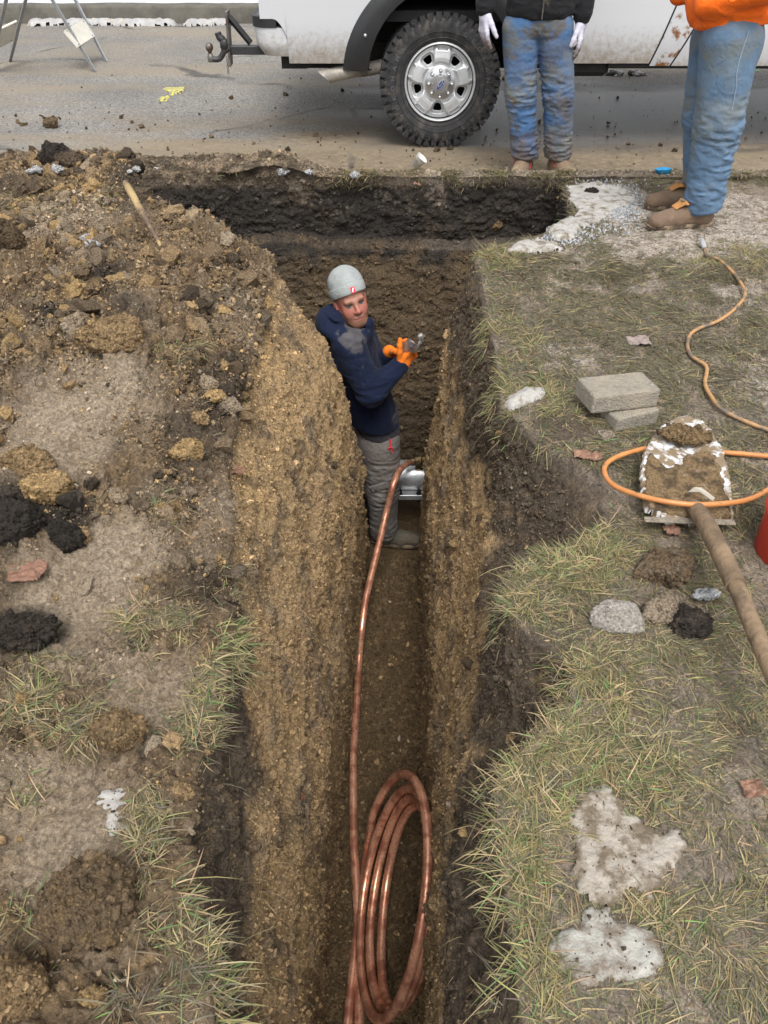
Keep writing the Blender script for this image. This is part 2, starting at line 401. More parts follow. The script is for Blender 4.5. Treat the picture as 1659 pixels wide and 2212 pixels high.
NB = fbm(Pf, 9, 3, 31)
smooth_ = np.zeros(len(Pf))
for (u, v, ru, rv) in [(150, 960, 130, 130), (170, 1270, 130, 110), (270, 1180, 90, 60), (330, 1480, 110, 90), (110, 410, 55, 22), (120, 1740, 170, 120), (130, 1840, 130, 90)]:
    smooth_ = np.maximum(smooth_, blob(Pf, u, v, ru, rv, .4, 0, .08))
dsp = onl * (1 - .72 * smooth_) * (.056 * lump + .024 * fine + .045 * big) + onl * .012 * fine
Ps = Pf * np.array([1, 1, .35])
streak = fbm(Ps, 16, 3, 73, .55)
dsp += stp * (np.where(Pf[:, 0] < 0, .040, .020) * big + .020 * fbm(Pf * np.array([1, 1, .4]), 5.5, 2, 78) + .022 * (fbm(Pf, 8, 3, 75, .6, True) - .45) + .018 * (fbm(Pf, 19, 3, 76, .6, True) - .45) + .011 * fine + .010 * streak) * ss(-Pf[:, 2], -.05, .12)
flr = ss(-Pf[:, 2], 1.6, 1.8) * (1 - stp)
dsp += flr * (.022 * lump + .012 * fine)
rt = ss(Pf[:, 0], .22, .34) * (1 - stp)
dsp += rt * (.007 * fbm(Pf, 11, 3, 77) + .004 * fine)
# ragged edge of the sods
edg = ss(-Pf[:, 2], -.03, .02) * (1 - ss(-Pf[:, 2], .05, .35))
dsp += edg * .022 * fbm(Pf, 6, 3, 79)
# hollow under the right lip
for (u, v, zz, r_, a_) in [(1020, 1540, -.55, .07, -.06), (620, 1700, -.6, .06, -.04), (1000, 1660, -.7, .05, .03)]:
    c_ = np.array(U(u, v, zz)); dsp += a_ * np.exp(-((Pf - c_) ** 2).sum(1) / (2 * (r_ * .5) ** 2))
Pd = Pf + nf * dsp[:, None]
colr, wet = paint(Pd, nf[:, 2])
PD = Pd.reshape(NR, NC, 3); nrm2 = fdn(PD).reshape(-1, 3)
M_soil = mat_col('soil', .88, .42, .62, 110.0, bumps=((36, .012), (95, .012), (260, .008)), spec=.3)
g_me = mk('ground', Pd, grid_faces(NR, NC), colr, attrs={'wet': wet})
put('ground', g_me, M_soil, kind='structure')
NEAR = (Pd, nrm2, PD); SOILCOL = colr; FARCOL = None
# ---- far strip and far face of the wide pit
xc = np.concatenate([np.linspace(-7, -2.9, 24, endpoint=False), np.linspace(-2.9, 2.9, 800), np.linspace(2.9, 7, 24)[1:]])
rim = 4.71 + .035 * fbm(np.stack([xc, xc * 0, xc * 0], 1), 2.2, 3, 81) + .02 * fbm(np.stack([xc, xc * 0, xc * 0], 1), 9, 2, 82)
yback = np.interp(xc, [-7, -1.5, -.7, -.2, 7], [5.16, 5.16, 5.03, 4.84, 4.84])
m1, m2 = 46, 210
t1 = (np.arange(m1) / m1)[:, None]
Xa = np.repeat(xc[None], m1, 0); Ya = yback[None] + (rim - yback)[None] * t1
Zg = .02 + .05 * ss(-Xa, .3, 1.0) * (.4 + fbm(np.stack([Xa.ravel(), Ya.ravel(), Xa.ravel() * 0], 1), 3.1, 3, 83).reshape(Xa.shape)) + .05 * np.exp(-((Xa + .62) / .16) ** 2)
Zg = Zg - .16 * (1 - ss(t1, 0, .22)) * np.ones_like(Xa)
t2 = (np.arange(m2) / (m2 - 1))[:, None]; zz = .02 - (1.98) * t2
dy = np.interp(zz[:, 0], [-1.96, -1.2, -.6, -.42, -.36, -.08, .02], [-.44, -.24, -.09, -.03, .03, .01, .0])[:, None]
Xb = np.repeat(xc[None], m2, 0) ; Yb = rim[None] + dy - (ss(-Xb, .7, 1.5) * (-zz) * .35)
Zb = np.where(t2 < .02, Zg[-1][None], 0) * 0 + (Zg[-1][None] * (1 - t2) + (FLOOR - .08) * t2)
Pc = np.stack([np.vstack([Xa, Xb]), np.vstack([Ya, Yb]), np.vstack([Zg, Zb])], -1)
nc_ = -fdn(Pc); nc_f = nc_.reshape(-1, 3); Pcf = Pc.reshape(-1, 3)
nc_f[nc_f[:, 2] < 0] *= -1
w_ = ss(-Pcf[:, 2], -.02, .12)
d_ = w_ * (.04 * fbm(Pcf * np.array([1, 1, 1.8]), 3.0, 4, 85, .55) + .018 * fbm(Pcf * np.array([.8, 1, 1.6]), 13, 3, 86, .6, True) + .008 * fbm(Pcf, 40, 2, 87)) + (1 - w_) * (.010 * fbm(Pcf, 13, 3, 88, .6, True) + .02 * ss(-Pcf[:, 0], .2, .8) * fbm(Pcf, 9, 3, 89, .6, True))
Pcd = Pcf + nc_f * d_[:, None]
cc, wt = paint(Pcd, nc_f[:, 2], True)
n5 = fbm(Pcd, 12, 3, 91); topm = 1 - ss(-Pcd[:, 2], .0, .06)
cc = mixc(cc, MUD * .9, topm * (.6 + .4 * n5).clip(0, 1) * .8); cc = mixc(cc, TOP * 1.3, topm * ss(-Pcd[:, 0], .25, .6) * ss(n5, -.25, .2))
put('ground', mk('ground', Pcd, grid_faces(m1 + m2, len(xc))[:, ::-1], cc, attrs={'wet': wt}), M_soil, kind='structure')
FAR = (Pcd, nc_f); FARCOL = cc
# ---- floor of the wide pit
xx, yy = np.meshgrid(np.linspace(-1.75, 1.3, 300), np.linspace(3.2, 4.75, 160))
Pq = np.stack([xx.ravel(), yy.ravel(), np.full(xx.size, FLOOR + .0)], 1); Pq[:, 2] += .018 * fbm(Pq, 5, 4, 93, .6, True) - .012
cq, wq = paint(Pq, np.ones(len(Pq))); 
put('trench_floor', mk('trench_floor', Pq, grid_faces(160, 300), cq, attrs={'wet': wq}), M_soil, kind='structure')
# ---- head of the trench behind the camera
xx, zz = np.meshgrid(np.linspace(-.5, .5, 60), np.linspace(-2.0, .03, 100))
Pq = np.stack([xx.ravel(), np.full(xx.size, -.97), zz.ravel()], 1); Pq[:, 1] += .03 * fbm(Pq, 5, 4, 95)
cq, wq = paint(Pq, np.zeros(len(Pq)))
put('ground', mk('ground', Pq, grid_faces(100, 60), cq, attrs={'wet': wq}), M_soil, kind='structure')
# ---- the lawn beyond what is modelled finely
M_lawn = mat('far_lawn', (.11, .10, .055), .9, var=.45, vs=3.0, bump=.8, bs=30, c2=(.2, .17, .12))
mb = MB()
for (a, b, c, d) in [(-60, -6.9, -60, 4.98), (6.9, 60, -60, 4.98), (-6.9, 6.9, -60, -.9)]:
    mb.add([(a, c, -.03), (b, c, -.03), (b, d, -.03), (a, d, -.03)], [(0, 1, 2, 3)])
mb.build('lawn_ground', M_lawn, kind='structure')
# sampling of the finely modelled ground
_du = np.linalg.norm(np.gradient(PD, axis=1), axis=2); _dv = np.linalg.norm(np.gradient(PD, axis=0), axis=2)
AREA = (_du * _dv).reshape(-1)
_pu, _pv, _pd = proj(Pd)
_cu, _cv, _cd2 = proj(Pcd)
def hit(u, v, near=None):
    """the ground point seen at (u, v)"""
    best = None
    for (a, b, d, Q) in ((_pu, _pv, _pd, Pd), (_cu, _cv, _cd2, Pcd)):
        k = np.where((np.abs(a - u) < 9) & (np.abs(b - v) < 9) & (d > .3))[0]
        if len(k):
            dd = (a[k] - u) ** 2 + (b[k] - v) ** 2 + (d[k] * 60) ** 2 * .6
            j = k[np.argmin(dd)]
            if best is None or d[j] < best[0]: best = (d[j], Vector(Q[j]))
    return best[1] if best else U(u, v, 0)
# ================================================================== ROAD, KERBS, SNOW
RZ = -.12
m, nt, b, out = newmat('asphalt')
tc = N(nt, 'ShaderNodeTexCoord').outputs['Object']
def noi(s, d=5, r=.6, vec=None, dist=0):
    n = N(nt, 'ShaderNodeTexNoise', Scale=s, Detail=float(d), Roughness=r, Distortion=float(dist)); nt.links.new(vec or tc, n.inputs['Vector']); return n.outputs[0]
base = ramp(nt, noi(52, 6, .9), [(.36, (.045, .042, .038)), (.5, (.175, .166, .152)), (.66, (.40, .385, .36))])
big_ = ramp(nt, noi(1.1, 6), [(.3, (.72, .72, .73)), (.7, (1.12, 1.11, 1.10))]); colr = mixn(nt, 1.0, base, big_, 'MULTIPLY')
sp = N(nt, 'ShaderNodeSeparateXYZ'); nt.links.new(tc, sp.inputs[0])
mp = N(nt, 'ShaderNodeMapping'); mp.inputs['Scale'].default_value = (.45, 1.8, 1); nt.links.new(tc, mp.inputs[0])
def mathn(op, a, b_=None, clamp=False):
    n = nt.nodes.new('ShaderNodeMath'); n.operation = op; n.use_clamp = clamp
    for k, v in enumerate((a, b_)):
        if v is None: continue
        if hasattr(v, 'is_linked'): nt.links.new(v, n.inputs[k])
        else: n.inputs[k].default_value = v
    return n.outputs[0]
def mrange(v, a, b_, c=0., d=1.):
    n = N(nt, 'ShaderNodeMapRange'); nt.links.new(v, n.inputs[0])
    for k, q in enumerate((a, b_, c, d)): n.inputs[k + 1].default_value = q
    return n.outputs[0]
# mud tracked along the near kerb
nm = noi(1.6, 7, .62, mp.outputs[0]); near = mrange(sp.outputs['Y'], 4.9, 7.3, 1.25, 0); xr = mrange(sp.outputs['X'], -2.8, -.2, .45, 1.05)
mud = mathn('MULTIPLY', near, xr); mud = mathn('ADD', mathn('MULTIPLY', mud, 1.15), mathn('MULTIPLY', mathn('SUBTRACT', nm, .5), 1.9)); mud = mrange(mud, .34, .78)
mudc = ramp(nt, noi(22, 6, .7), [(.3, (.10, .075, .048)), (.55, (.19, .145, .09)), (.75, (.30, .24, .165))])
colr = mixn(nt, mathn('MULTIPLY', mud, .92), colr, mudc)
# thin tan dirt further out
dt = ramp(nt, noi(.9, 8, .66, mp.outputs[0]), [(.44, (0, 0, 0)), (.62, (.58,) * 3)]); colr = mixn(nt, dt, colr, (.235, .19, .13))
# darker, smoother asphalt under and around the truck
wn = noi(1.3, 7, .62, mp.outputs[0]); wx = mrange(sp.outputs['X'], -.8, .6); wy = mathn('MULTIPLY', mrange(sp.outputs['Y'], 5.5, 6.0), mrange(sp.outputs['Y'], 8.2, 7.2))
darkm = mrange(mathn('ADD', mathn('MULTIPLY', mathn('MULTIPLY', wx, wy), .55), mathn('MULTIPLY', wn, .9)), .55, .85)
colr = mixn(nt, mathn('MULTIPLY', darkm, .72), colr, (.055, .055, .058))
# cracks
vr = N(nt, 'ShaderNodeTexVoronoi', Scale=.55); vr.feature = 'DISTANCE_TO_EDGE'
ds = N(nt, 'ShaderNodeTexNoise', Scale=2.2, Detail=6.0); nt.links.new(tc, ds.inputs[0])
mx = mixn(nt, .22, tc, ds.outputs['Color']); nt.links.new(mx, vr.inputs['Vector'])
ck = ramp(nt, vr.outputs['Distance'], [(.0, (1, 1, 1)), (.006, (1, 1, 1)), (.012, (0, 0, 0))]); ckm = mathn('MULTIPLY', ck, mrange(noi(1.4, 3), .46, .58))
colr = mixn(nt, mathn('MULTIPLY', ckm, .8), colr, (.04, .038, .036))
nt.links.new(colr, b.inputs['Base Color'])
rr = mixn(nt, darkm, (.85,) * 3, (.38,) * 3); nt.links.new(rr, b.inputs['Roughness'])
bp = N(nt, 'ShaderNodeBump', Strength=.7, Distance=.004); nt.links.new(noi(230, 3, .7), bp.inputs['Height']); nt.links.new(bp.outputs[0], b.inputs['Normal'])
M_asph = m
xs = np.concatenate([np.linspace(-60, -4, 30, endpoint=False), np.linspace(-4, 5, 400), np.linspace(5, 60, 30)[1:]]); ys = np.concatenate([np.linspace(4.85, 8.5, 260), np.linspace(8.5, 10.75, 40)[1:]])
xx, yy = np.meshgrid(xs, ys); Pq = np.stack([xx.ravel(), yy.ravel(), np.full(xx.size, RZ)], 1)
Pq[:, 2] += .010 * ss(6.4 - Pq[:, 1], 0, 1.2) * (fbm(Pq * np.array([.5, 1.6, 1]), 4, 4, 101) + .2) + .006 * fbm(Pq, .8, 2, 103)
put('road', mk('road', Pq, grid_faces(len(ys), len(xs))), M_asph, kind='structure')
# near kerb, caked with mud; far kerb; gutter
M_kerb = mat('muddy_kerb_concrete', (.27, .205, .13), .75, var=.35, vs=9, bump=.6, bs=70, c2=(.38, .33, .26), t2=(.5, .7), s2=5)
M_kerbf = mat('kerb_concrete', (.10, .092, .075), .85, var=.3, vs=5, bump=.4, bs=60, c2=(.055, .05, .042), s2=2)
def kerb(x0, x1, yf, yb, z0, z1, mt, name, n, amp=.006):
    prof = [(yf, z0), (yf, z1 - .03), (yf + .012 * np.sign(yb - yf), z1 - .008), (yf + .035 * np.sign(yb - yf), z1), ((yf + yb) / 2, z1 + .002), (yb, z1), (yb, z0)]
    xs = np.linspace(x0, x1, n); V = np.array([[(x, a, c) for x in xs] for a, c in prof]).reshape(-1, 3)
    V = V + np.stack([0 * V[:, 0], amp * fbm(V, 5, 3, 105), amp * fbm(V, 4, 3, 106)], 1)
    put(name, mk(name, V, grid_faces(len(prof), n)), mt, kind='structure')
kerb(-.60, 8, 4.90, 4.77, RZ - .03, .004, M_kerb, 'kerb', 500, .008)
kerb(-60, 60, 10.72, 10.92, RZ - .05, .06, M_kerbf, 'kerb', 700, .012)
m, nt, b, out = newmat('snow'); tc = N(nt, 'ShaderNodeTexCoord').outputs['Object']
n_ = N(nt, 'ShaderNodeTexNoise', Scale=7.0, Detail=8.0, Roughness=.6); nt.links.new(tc, n_.inputs[0])
nt.links.new(ramp(nt, n_.outputs[0], [(.3, (.40, .41, .435)), (.7, (.53, .54, .56))]), b.inputs['Base Color']); b.inputs['Roughness'].default_value = .7
b.inputs['Subsurface Weight'].default_value = .0
bp = N(nt, 'ShaderNodeBump', Strength=.8, Distance=.03); nt.links.new(n_.outputs[0], bp.inputs['Height']); nt.links.new(bp.outputs[0], b.inputs['Normal'])
M_snow = m
xs = np.linspace(-9, 9, 700); ys = np.linspace(10.86, 14, 150); xx, yy = np.meshgrid(xs, ys)
Pq = np.stack([xx.ravel(), yy.ravel(), xx.ravel() * 0], 1); Pq[:, 2] = .03 + .20 * ss(Pq[:, 1], 10.9, 12.2) * (1 + .5 * fbm(Pq, .9, 3, 107)) + .05 * fbm(Pq, 5, 4, 108)
put('snow_ground', mk('snow_ground', Pq, grid_faces(len(ys), len(xs))), M_snow, kind='structure')
mb = MB()
for (a, b_, c, d) in [(-90, -8.9, 10.9, 14), (8.9, 90, 10.9, 14), (-90, 90, 14, 120)]:
    mb.add([(a, c, .2), (b_, c, .2), (b_, d, .2), (a, d, .2)], [(0, 1, 2, 3)])
mb.build('snow_ground', M_snow, kind='structure')
# snow left in the gutter
M_dsnow = mat('dirty_snow', (.34, .335, .33), .8, var=.2, vs=10, bump=.8, bs=25, c2=(.33, .28, .22), t2=(.55, .72), s2=9)
def sheet(poly, z, th, name, mt, jag=.02, seed=0, res=.012, dome=1.0, base=None, **kw):
    """an uneven slab with a ragged outline (poly in world xy)"""
    A = np.array(poly, float); lo, hi = A.min(0) - jag * 2, A.max(0) + jag * 2
    nx, ny = max(8, int((hi[0] - lo[0]) / res)), max(8, int((hi[1] - lo[1]) / res))
    gx, gy = np.meshgrid(np.linspace(lo[0], hi[0], nx), np.linspace(lo[1], hi[1], ny)); P = np.stack([gx.ravel(), gy.ravel(), gx.ravel() * 0], 1)
    n = len(A); ins = np.zeros(len(P), bool); dist = np.full(len(P), 9e9)
    for i in range(n):
        a, b_ = A[i], A[(i + 1) % n]
        cr = ((a[1] > P[:, 1]) != (b_[1] > P[:, 1])) & (P[:, 0] < (b_[0] - a[0]) * (P[:, 1] - a[1]) / (b_[1] - a[1] + 1e-12) + a[0]); ins ^= cr
        ab = b_ - a; t = np.clip(((P[:, :2] - a) @ ab) / (ab @ ab + 1e-12), 0, 1); dist = np.minimum(dist, np.linalg.norm(P[:, :2] - a - t[:, None] * ab, axis=1))
    sd_ = np.where(ins, dist, -dist) + jag * fbm(P, 22, 3, 111 + seed) + jag * .9 * fbm(P, 55, 3, 112 + seed)
    h = np.sqrt(np.clip(sd_ / (th * 1.2), 0, 1)) * th * dome * (1 + .35 * fbm(P, 12, 3, 113 + seed)) + .004 * fbm(P, 40, 3, 114 + seed)
    keep = (sd_ > -res).reshape(ny, nx); F_a = grid_faces(ny, nx); kk = keep.ravel()[F_a].all(1)
    zz = z if base is None else base(P)
    P[:, 2] = zz + np.where(sd_ > 0, h, -.02)
    F_a = F_a[kk]; us, inv = np.unique(F_a, return_inverse=True)
    return put(name, mk(name, P[us], inv.reshape(F_a.shape)), mt, **kw)
for (a, b_) in [(-4.2, -2.45), (-1.2, .3), (-2.35, -1.75)]:
    k = 14; top_ = [(a + (b_ - a) * i / k, 10.75) for i in range(k + 1)]; bot = [(b_ - (b_ - a) * i / k, 10.60 - .10 * rnd.random()) for i in range(k + 1)]
    sheet(top_ + bot, RZ, .06, 'gutter_snow', M_dsnow, .035, int(a * 3) + 20, .02, kind='stuff', label='strip of dirty snow left in the gutter along the far kerb', cat='snow')
# paint marks on the road
M_yel = mat('yellow_spray_paint', (.62, .55, .06), .8, var=.5, vs=60, c2=(.22, .21, .16), t2=(.40, .56), s2=45)
M_grn = mat('green_spray_paint', (.25, .50, .27), .7, var=.4, vs=60, c2=(.2, .21, .2), t2=(.45, .6), s2=30)
def mark(px, name, mt, label, jag, seed):
    sheet([tuple(U(u, v, RZ)[:2]) for u, v in px], RZ + .004, .003, name, mt, jag, seed, .012, label=label, cat='road marking')
mark([(358, 190), (402, 189), (398, 197), (385, 203), (368, 207), (372, 200), (352, 196)], 'spray_mark', M_yel, 'yellow utility spray mark, hooked end, on the asphalt behind the truck', .03, 1)
mark([(342, 214), (362, 207), (368, 210), (352, 221)], 'spray_mark', M_yel, 'small yellow spray blot just below the hooked yellow mark', .03, 2)
mark([(1505, 149.5), (1570, 151), (1640, 152), (1640, 154.5), (1570, 153), (1505, 151.5)], 'spray_mark', M_grn, 'thin green spray line on the asphalt beyond the truck', .02, 3)
# ================================================================== PICKUP TRUCK
M_white = mat('white_truck_paint', (.52, .53, .55), .28, var=.03, vs=2, coat=.4, spec=.5)
# road dirt thrown up along the lower panels
def dirty_paint(name, zt):
    m, nt, b, out = newmat(name); tc = N(nt, 'ShaderNodeTexCoord').outputs['Object']
    sp = N(nt, 'ShaderNodeSeparateXYZ'); nt.links.new(tc, sp.inputs[0])
    def no(s, d=6, r=.65):
        n = N(nt, 'ShaderNodeTexNoise', Scale=s, Detail=float(d), Roughness=r); nt.links.new(tc, n.inputs[0]); return n.outputs[0]
    mr = N(nt, 'ShaderNodeMapRange'); nt.links.new(sp.outputs['Z'], mr.inputs[0])
    for k, q in enumerate((zt, .46, 0., 1.)): mr.inputs[k + 1].default_value = q
    a = nt.nodes.new('ShaderNodeMath'); a.operation = 'MULTIPLY_ADD'; nt.links.new(no(28, 8, .75), a.inputs[0]); a.inputs[1].default_value = 1.5; a.inputs[2].default_value = -.72
    s = nt.nodes.new('ShaderNodeMath'); s.operation = 'ADD'; nt.links.new(mr.outputs[0], s.inputs[0]); nt.links.new(a.outputs[0], s.inputs[1])
    f = ramp(nt, s.outputs[0], [(.42, (0, 0, 0)), (.95, (.85,) * 3)])
    c = mixn(nt, f, (.52, .53, .55), (.27, .225, .165)); nt.links.new(c, b.inputs['Base Color'])
    r = mixn(nt, f, (.3,) * 3, (.85,) * 3); nt.links.new(r, b.inputs['Roughness']); b.inputs['Coat Weight'].default_value = .3
    return m
M_bed = dirty_paint('muddy_white_paint', .86); M_cab = dirty_paint('white_paint_with_film', .60)
M_black = mat('black_plastic', (.018, .019, .021), .5, var=.2, vs=8, bump=.1, bs=200, c2=(.07, .065, .055), t2=(.58, .75), s2=5)
M_under = mat('underbody_black', (.012, .012, .013), .8, var=.3)
M_step = mat('ribbed_step_plastic', (.10, .10, .11), .45, var=.15)
M_rubber = mat('tyre_rubber', (.024, .024, .026), .72, var=.3, vs=14, bump=.3, bs=120, c2=(.085, .076, .064), t2=(.50, .70), s2=13)
M_alloy = mat('painted_alloy', (.55, .56, .57), .36, metal=.35, var=.06, vs=30)
M_chrome = mat('polished_cap', (.50, .50, .51), .28, metal=.8, var=.05)
M_steel = mat('worn_steel', (.16, .15, .14), .5, metal=.6, var=.4, vs=20, c2=(.10, .055, .03), t2=(.5, .7), s2=14)
M_blackst = mat('black_steel', (.028, .028, .03), .5, var=.3, c2=(.09, .05, .03), t2=(.58, .72), s2=12)
M_exh = mat('dusty_exhaust', (.31, .28, .24), .6, metal=.2, var=.25, vs=9, bump=.15, bs=60, c2=(.09, .08, .07), t2=(.5, .75), s2=6)
M_rust = mat('rusty_paint', (.50, .51, .53), .4, var=.06, c2=(.20, .085, .025), t2=(.53, .60), s2=9)
M_glass = mat('dark_glass', (.02, .024, .028), .05, var=.1, coat=.5)
M_red = mat('red_lens', (.35, .02, .02), .2)
M_blue = mat('blue_badge', (.012, .035, .20), .2)
YT = 5.76                                # outer face of the body side
WX = float(UY(951, 161, 5.80).x); WZ = RZ + .405; WR = .405
trk = root('pickup_truck', (WX, YT + 1.0, RZ), 'white heavy duty pickup truck with muddy rear corner and alloy wheel, parked across the road', 'truck')
XR = float(UY(563, 60, YT).x)            # rear end of the bed
XB = 1.79; XC = 4.55; XF = 6.0
def side_y(z):   # bodyside section: fullest at mid height, tucked in low
    return YT + .055 * np.clip((.62 - z) / .3, 0, 1) ** 2 + .04 * np.clip((z - .95) / .5, 0, 1) ** 2
WX2 = WX + 3.95
def body_side(x0, x1, ztop, zbot, name, mt, mirror=False, lean=0.0, lean1=None, sub=None):
    xs = np.unique(np.concatenate([np.linspace(x0, x1, int((x1 - x0) / .05) + 2), WX + .50 * np.cos(np.linspace(0, math.pi, 41)), WX2 + .50 * np.cos(np.linspace(0, math.pi, 41)), XR + np.array([.08, .11, .13, .15, .164, .166])]))
    xs = xs[(xs >= x0 - 1e-6) & (xs <= x1 + 1e-6)]; V = []; n = 26
    for x in xs:
        zb = zbot
        for wx in (WX, WX2):
            if abs(x - wx) < .50: zb = max(zb, WZ + .06 + math.sqrt(max(0, .50 ** 2 - (x - wx) ** 2)) if abs(x - wx) < .499 else zbot)
        if name == 'bed_side' and x < XR + .165: zb = .655 - .10 * max(0, (x - XR - .08) / .085) ** 2
        for k in range(n + 1):
            z = zb + (ztop - zb) * k / n; q = float(side_y(z)); y = q if not mirror else 2 * (YT + 1.0) - q
            V.append((x + (lean + ((lean if lean1 is None else lean1) - lean) * max(0, (x - max(x0, x1 - .35)) / (x1 - max(x0, x1 - .35)))) * (z - .5), y, z))
        q2 = 0
    V = np.array(V); Fc = grid_faces(len(xs), n + 1)
    # thickness: inner skin
    V2 = V.copy(); V2[:, 1] += .03 * (-1 if mirror else 1); nn = len(V)
    me = mk(name, local(np.vstack([V, V2]), trk), np.vstack([Fc, Fc[:, ::-1] + nn]))
    me.set_sharp_from_angle(angle=R(40))
    return put(name, me, mt, trk)
body_side(XR, XB - .012, 1.28, .40, 'bed_side', M_bed, lean1=.27); body_side(XR, XB - .012, 1.28, .40, 'bed_side', M_bed, True)
body_side(XB, XB + .15, 1.28, .385, 'cab_corner', M_rust, lean=.27, lean1=.42)
body_side(XB + .162, 3.05, 1.28, .385, 'rear_door', M_cab, lean=.42, lean1=0); body_side(3.062, 4.15, 1.28, .385, 'front_door', M_cab); body_side(4.16, XF, 1.22, .40, 'front_wing', M_cab)
body_side(XB + .02, XF, 1.24, .39, 'far_side', M_cab, True)
b_ = MB(); b_.box(((XB + XF) / 2, YT + 1, .48), (XF - XB - .1, 1.86, .14)); b_.box(((XR + XB) / 2, YT + 1, .66), (XB - XR - .04, 1.86, .06))
for s_ in (.55, 1.45): b_.box(((XR + XF) / 2 + .1, YT + s_, .36), (XF - XR - .3, .09, .16))
b_.box((WX, YT + 1, WZ), (.14, 1.5, .12), bev=.03); b_.box((WX, YT + 1.0, WZ), (.30, .34, .28), bev=.08)
b_.box((WX2, YT + 1, WZ - .05), (.14, 1.5, .12)); b_.box((2.9, YT + 1.0, .34), (1.6, .3, .16)); b_.tube([(WX, YT + 1.0, WZ), (3.2, YT + 1, .40)], .045)
b_.box((WX + .55, YT + .38, .47), (.02, .7, .55)); b_.box((WX, YT + .5, .98), (1.1, .9, .03)); b_.box((WX - .56, YT + .5, .72), (.03, .8, .5)); b_.box((1.35, YT + .25, .37), (.32, .35, .12), bev=.03)
b_.box((WX, YT + .9, .75), (1.1, .04, .5))
b_.build('underbody', M_under, trk)
b_ = MB(); b_.box((XR + .02, YT + 1, .90), (.05, 1.86, .72), bev=.02); b_.build('tailgate', M_white, trk)
b_ = MB(); b_.box(((XR + XB) / 2, YT + 1, .80), (XB - XR - .1, 1.84, .05)); b_.box((XB - .05, YT + 1, 1.0), (.05, 1.84, .5)); b_.build('bed_floor', M_black, trk)
b_ = MB(); b_.prism([(-.015, 0), (.03, 0), (.06, .42), (-.01, .42)], 0, .16, lambda a, c, h: (XR - .02 + a, YT + .005 + h, .82 + c)); b_.build('tail_lamp', M_red, trk)
b_ = MB(); b_.prism([(0, 0), (.30, .48), (1.95, .48), (2.55, 0)], 0, 1.6, lambda a, c, h: (XB + .05 + a, YT + .20 + h, 1.22 + c)); b_.build('cabin_glass', M_glass, trk)
b_ = MB(); b_.prism([(.26, .46), (.34, .54), (1.9, .54), (2.0, .46)], 0, 1.66, lambda a, c, h: (XB + .05 + a, YT + .17 + h, 1.22 + c))
for q in (.02, .92, 1.9): b_.prism([(q, 0), (q + .08, 0), (q + .30, .48), (q + .22, .48)], 0, 1.64, lambda a, c, h: (XB + .05 + a, YT + .18 + h, 1.22 + c))
b_.build('cab_roof', M_white, trk)
b_ = MB(); b_.prism([(0, 0), (1.5, -.06), (1.62, -.5), (1.62, -.8), (0, -.8)], 0, 1.8, lambda a, c, h: (XF - 1.55 + a, YT + .1 + h, 1.25 + c)); b_.build('bonnet', M_white, trk)
# door seams, sill trim
b_ = MB()
for (x_, ln) in ((XB - .006, .27), (XB + .156, .42), (3.056, .0)):
    b_.tube([(x_ + ln * (z - .5), float(side_y(z)) + .012, z) for z in np.linspace(.40, 1.26, 20)], .012, 6)
b_.tube([(XB - .3, float(side_y(.39)) + .03, .385), (XF, float(side_y(.39)) + .03, .375)], .02, 6)
b_.build('door_seam', M_under, trk)
# fuel / wheel arch flare
V = []; th = np.linspace(-.42, math.pi + .30, 60)
prof = [(.478, .03), (.485, -.028), (.53, -.036), (.575, -.024), (.60, .0), (.60, .03)]
for t_ in th:
    ext = .02 if math.cos(t_) < 0 else 0
    for (r_, yo) in prof:
        rx = r_ + (.05 if r_ > .5 else 0) * max(0, -math.cos(t_)); z = WZ + .03 + r_ * math.sin(t_) * 1.06; x = WX + rx * math.cos(t_)
        z = max(z, .36 + (0.10 if math.cos(t_) < 0 else 0) * 0); V.append((x, float(side_y(z)) + yo, z))
me = mk('wheel_arch_flare', local(V, trk), grid_faces(len(th), len(prof))); me.set_sharp_from_angle(angle=R(40)); flare = put('wheel_arch_flare', me, M_black, trk)
b_ = MB()
for a_ in (2.62, 1.9, 1.2, .5):
    b_ = MB(); b_.lathe([(.0, .006), (.008, .005), (.011, 0)], (WX + .55 * 1.04 * math.cos(a_), YT - .036, WZ + .57 * math.sin(a_)), (0, -1, 0), 10); V = [Vector(v) - rootloc(flare) for v in b_.V]; put('bolt', mkpoly('bolt', V, b_.F, True), M_chrome, flare)
# bumper
bz0, bz1 = float(UY(590, 124, YT).z), float(UY(590, 60, YT).z); bz2 = float(UY(590, 37, YT).z); bx0 = float(UY(543, 60, YT).x)
def bump_poly(x0, x1, y0, r):
    W = 1.96; P = [(x1, y0)]
    for k in range(7): t_ = math.pi / 2 * k / 6; P.append((x0 + r - r * math.sin(t_), y0 + r - r * math.cos(t_)))
    for k in range(7): t_ = math.pi / 2 * k / 6; P.append((x0 + r - r * math.cos(t_), y0 + W - r + r * math.sin(t_)))
    P.append((x1, y0 + W)); return P
bm_ = root  # keep name free
b_ = MB(); V = []; zs = np.linspace(bz0, bz1 - .003, 9); L_ = []
for z in zs:
    k = (z - bz0) / (bz1 - bz0); sh = .035 * max(0, .35 - k) / .35
    pol = bump_poly(bx0 + sh + .02 * (1 - k), XR + .19, YT + .01 + sh * .6, .10); V += [(x, y, z) for x, y in pol]; L_.append(len(pol))
n = L_[0]; Fc = [(i * n + k, i * n + (k + 1) % n, (i + 1) * n + (k + 1) % n, (i + 1) * n + k) for i in range(8) for k in range(n)] + [tuple(range(n))[::-1], tuple(range(8 * n, 9 * n))]
b_.add(V, Fc); bumper = b_.build('rear_bumper', M_bed, trk, smooth=True)
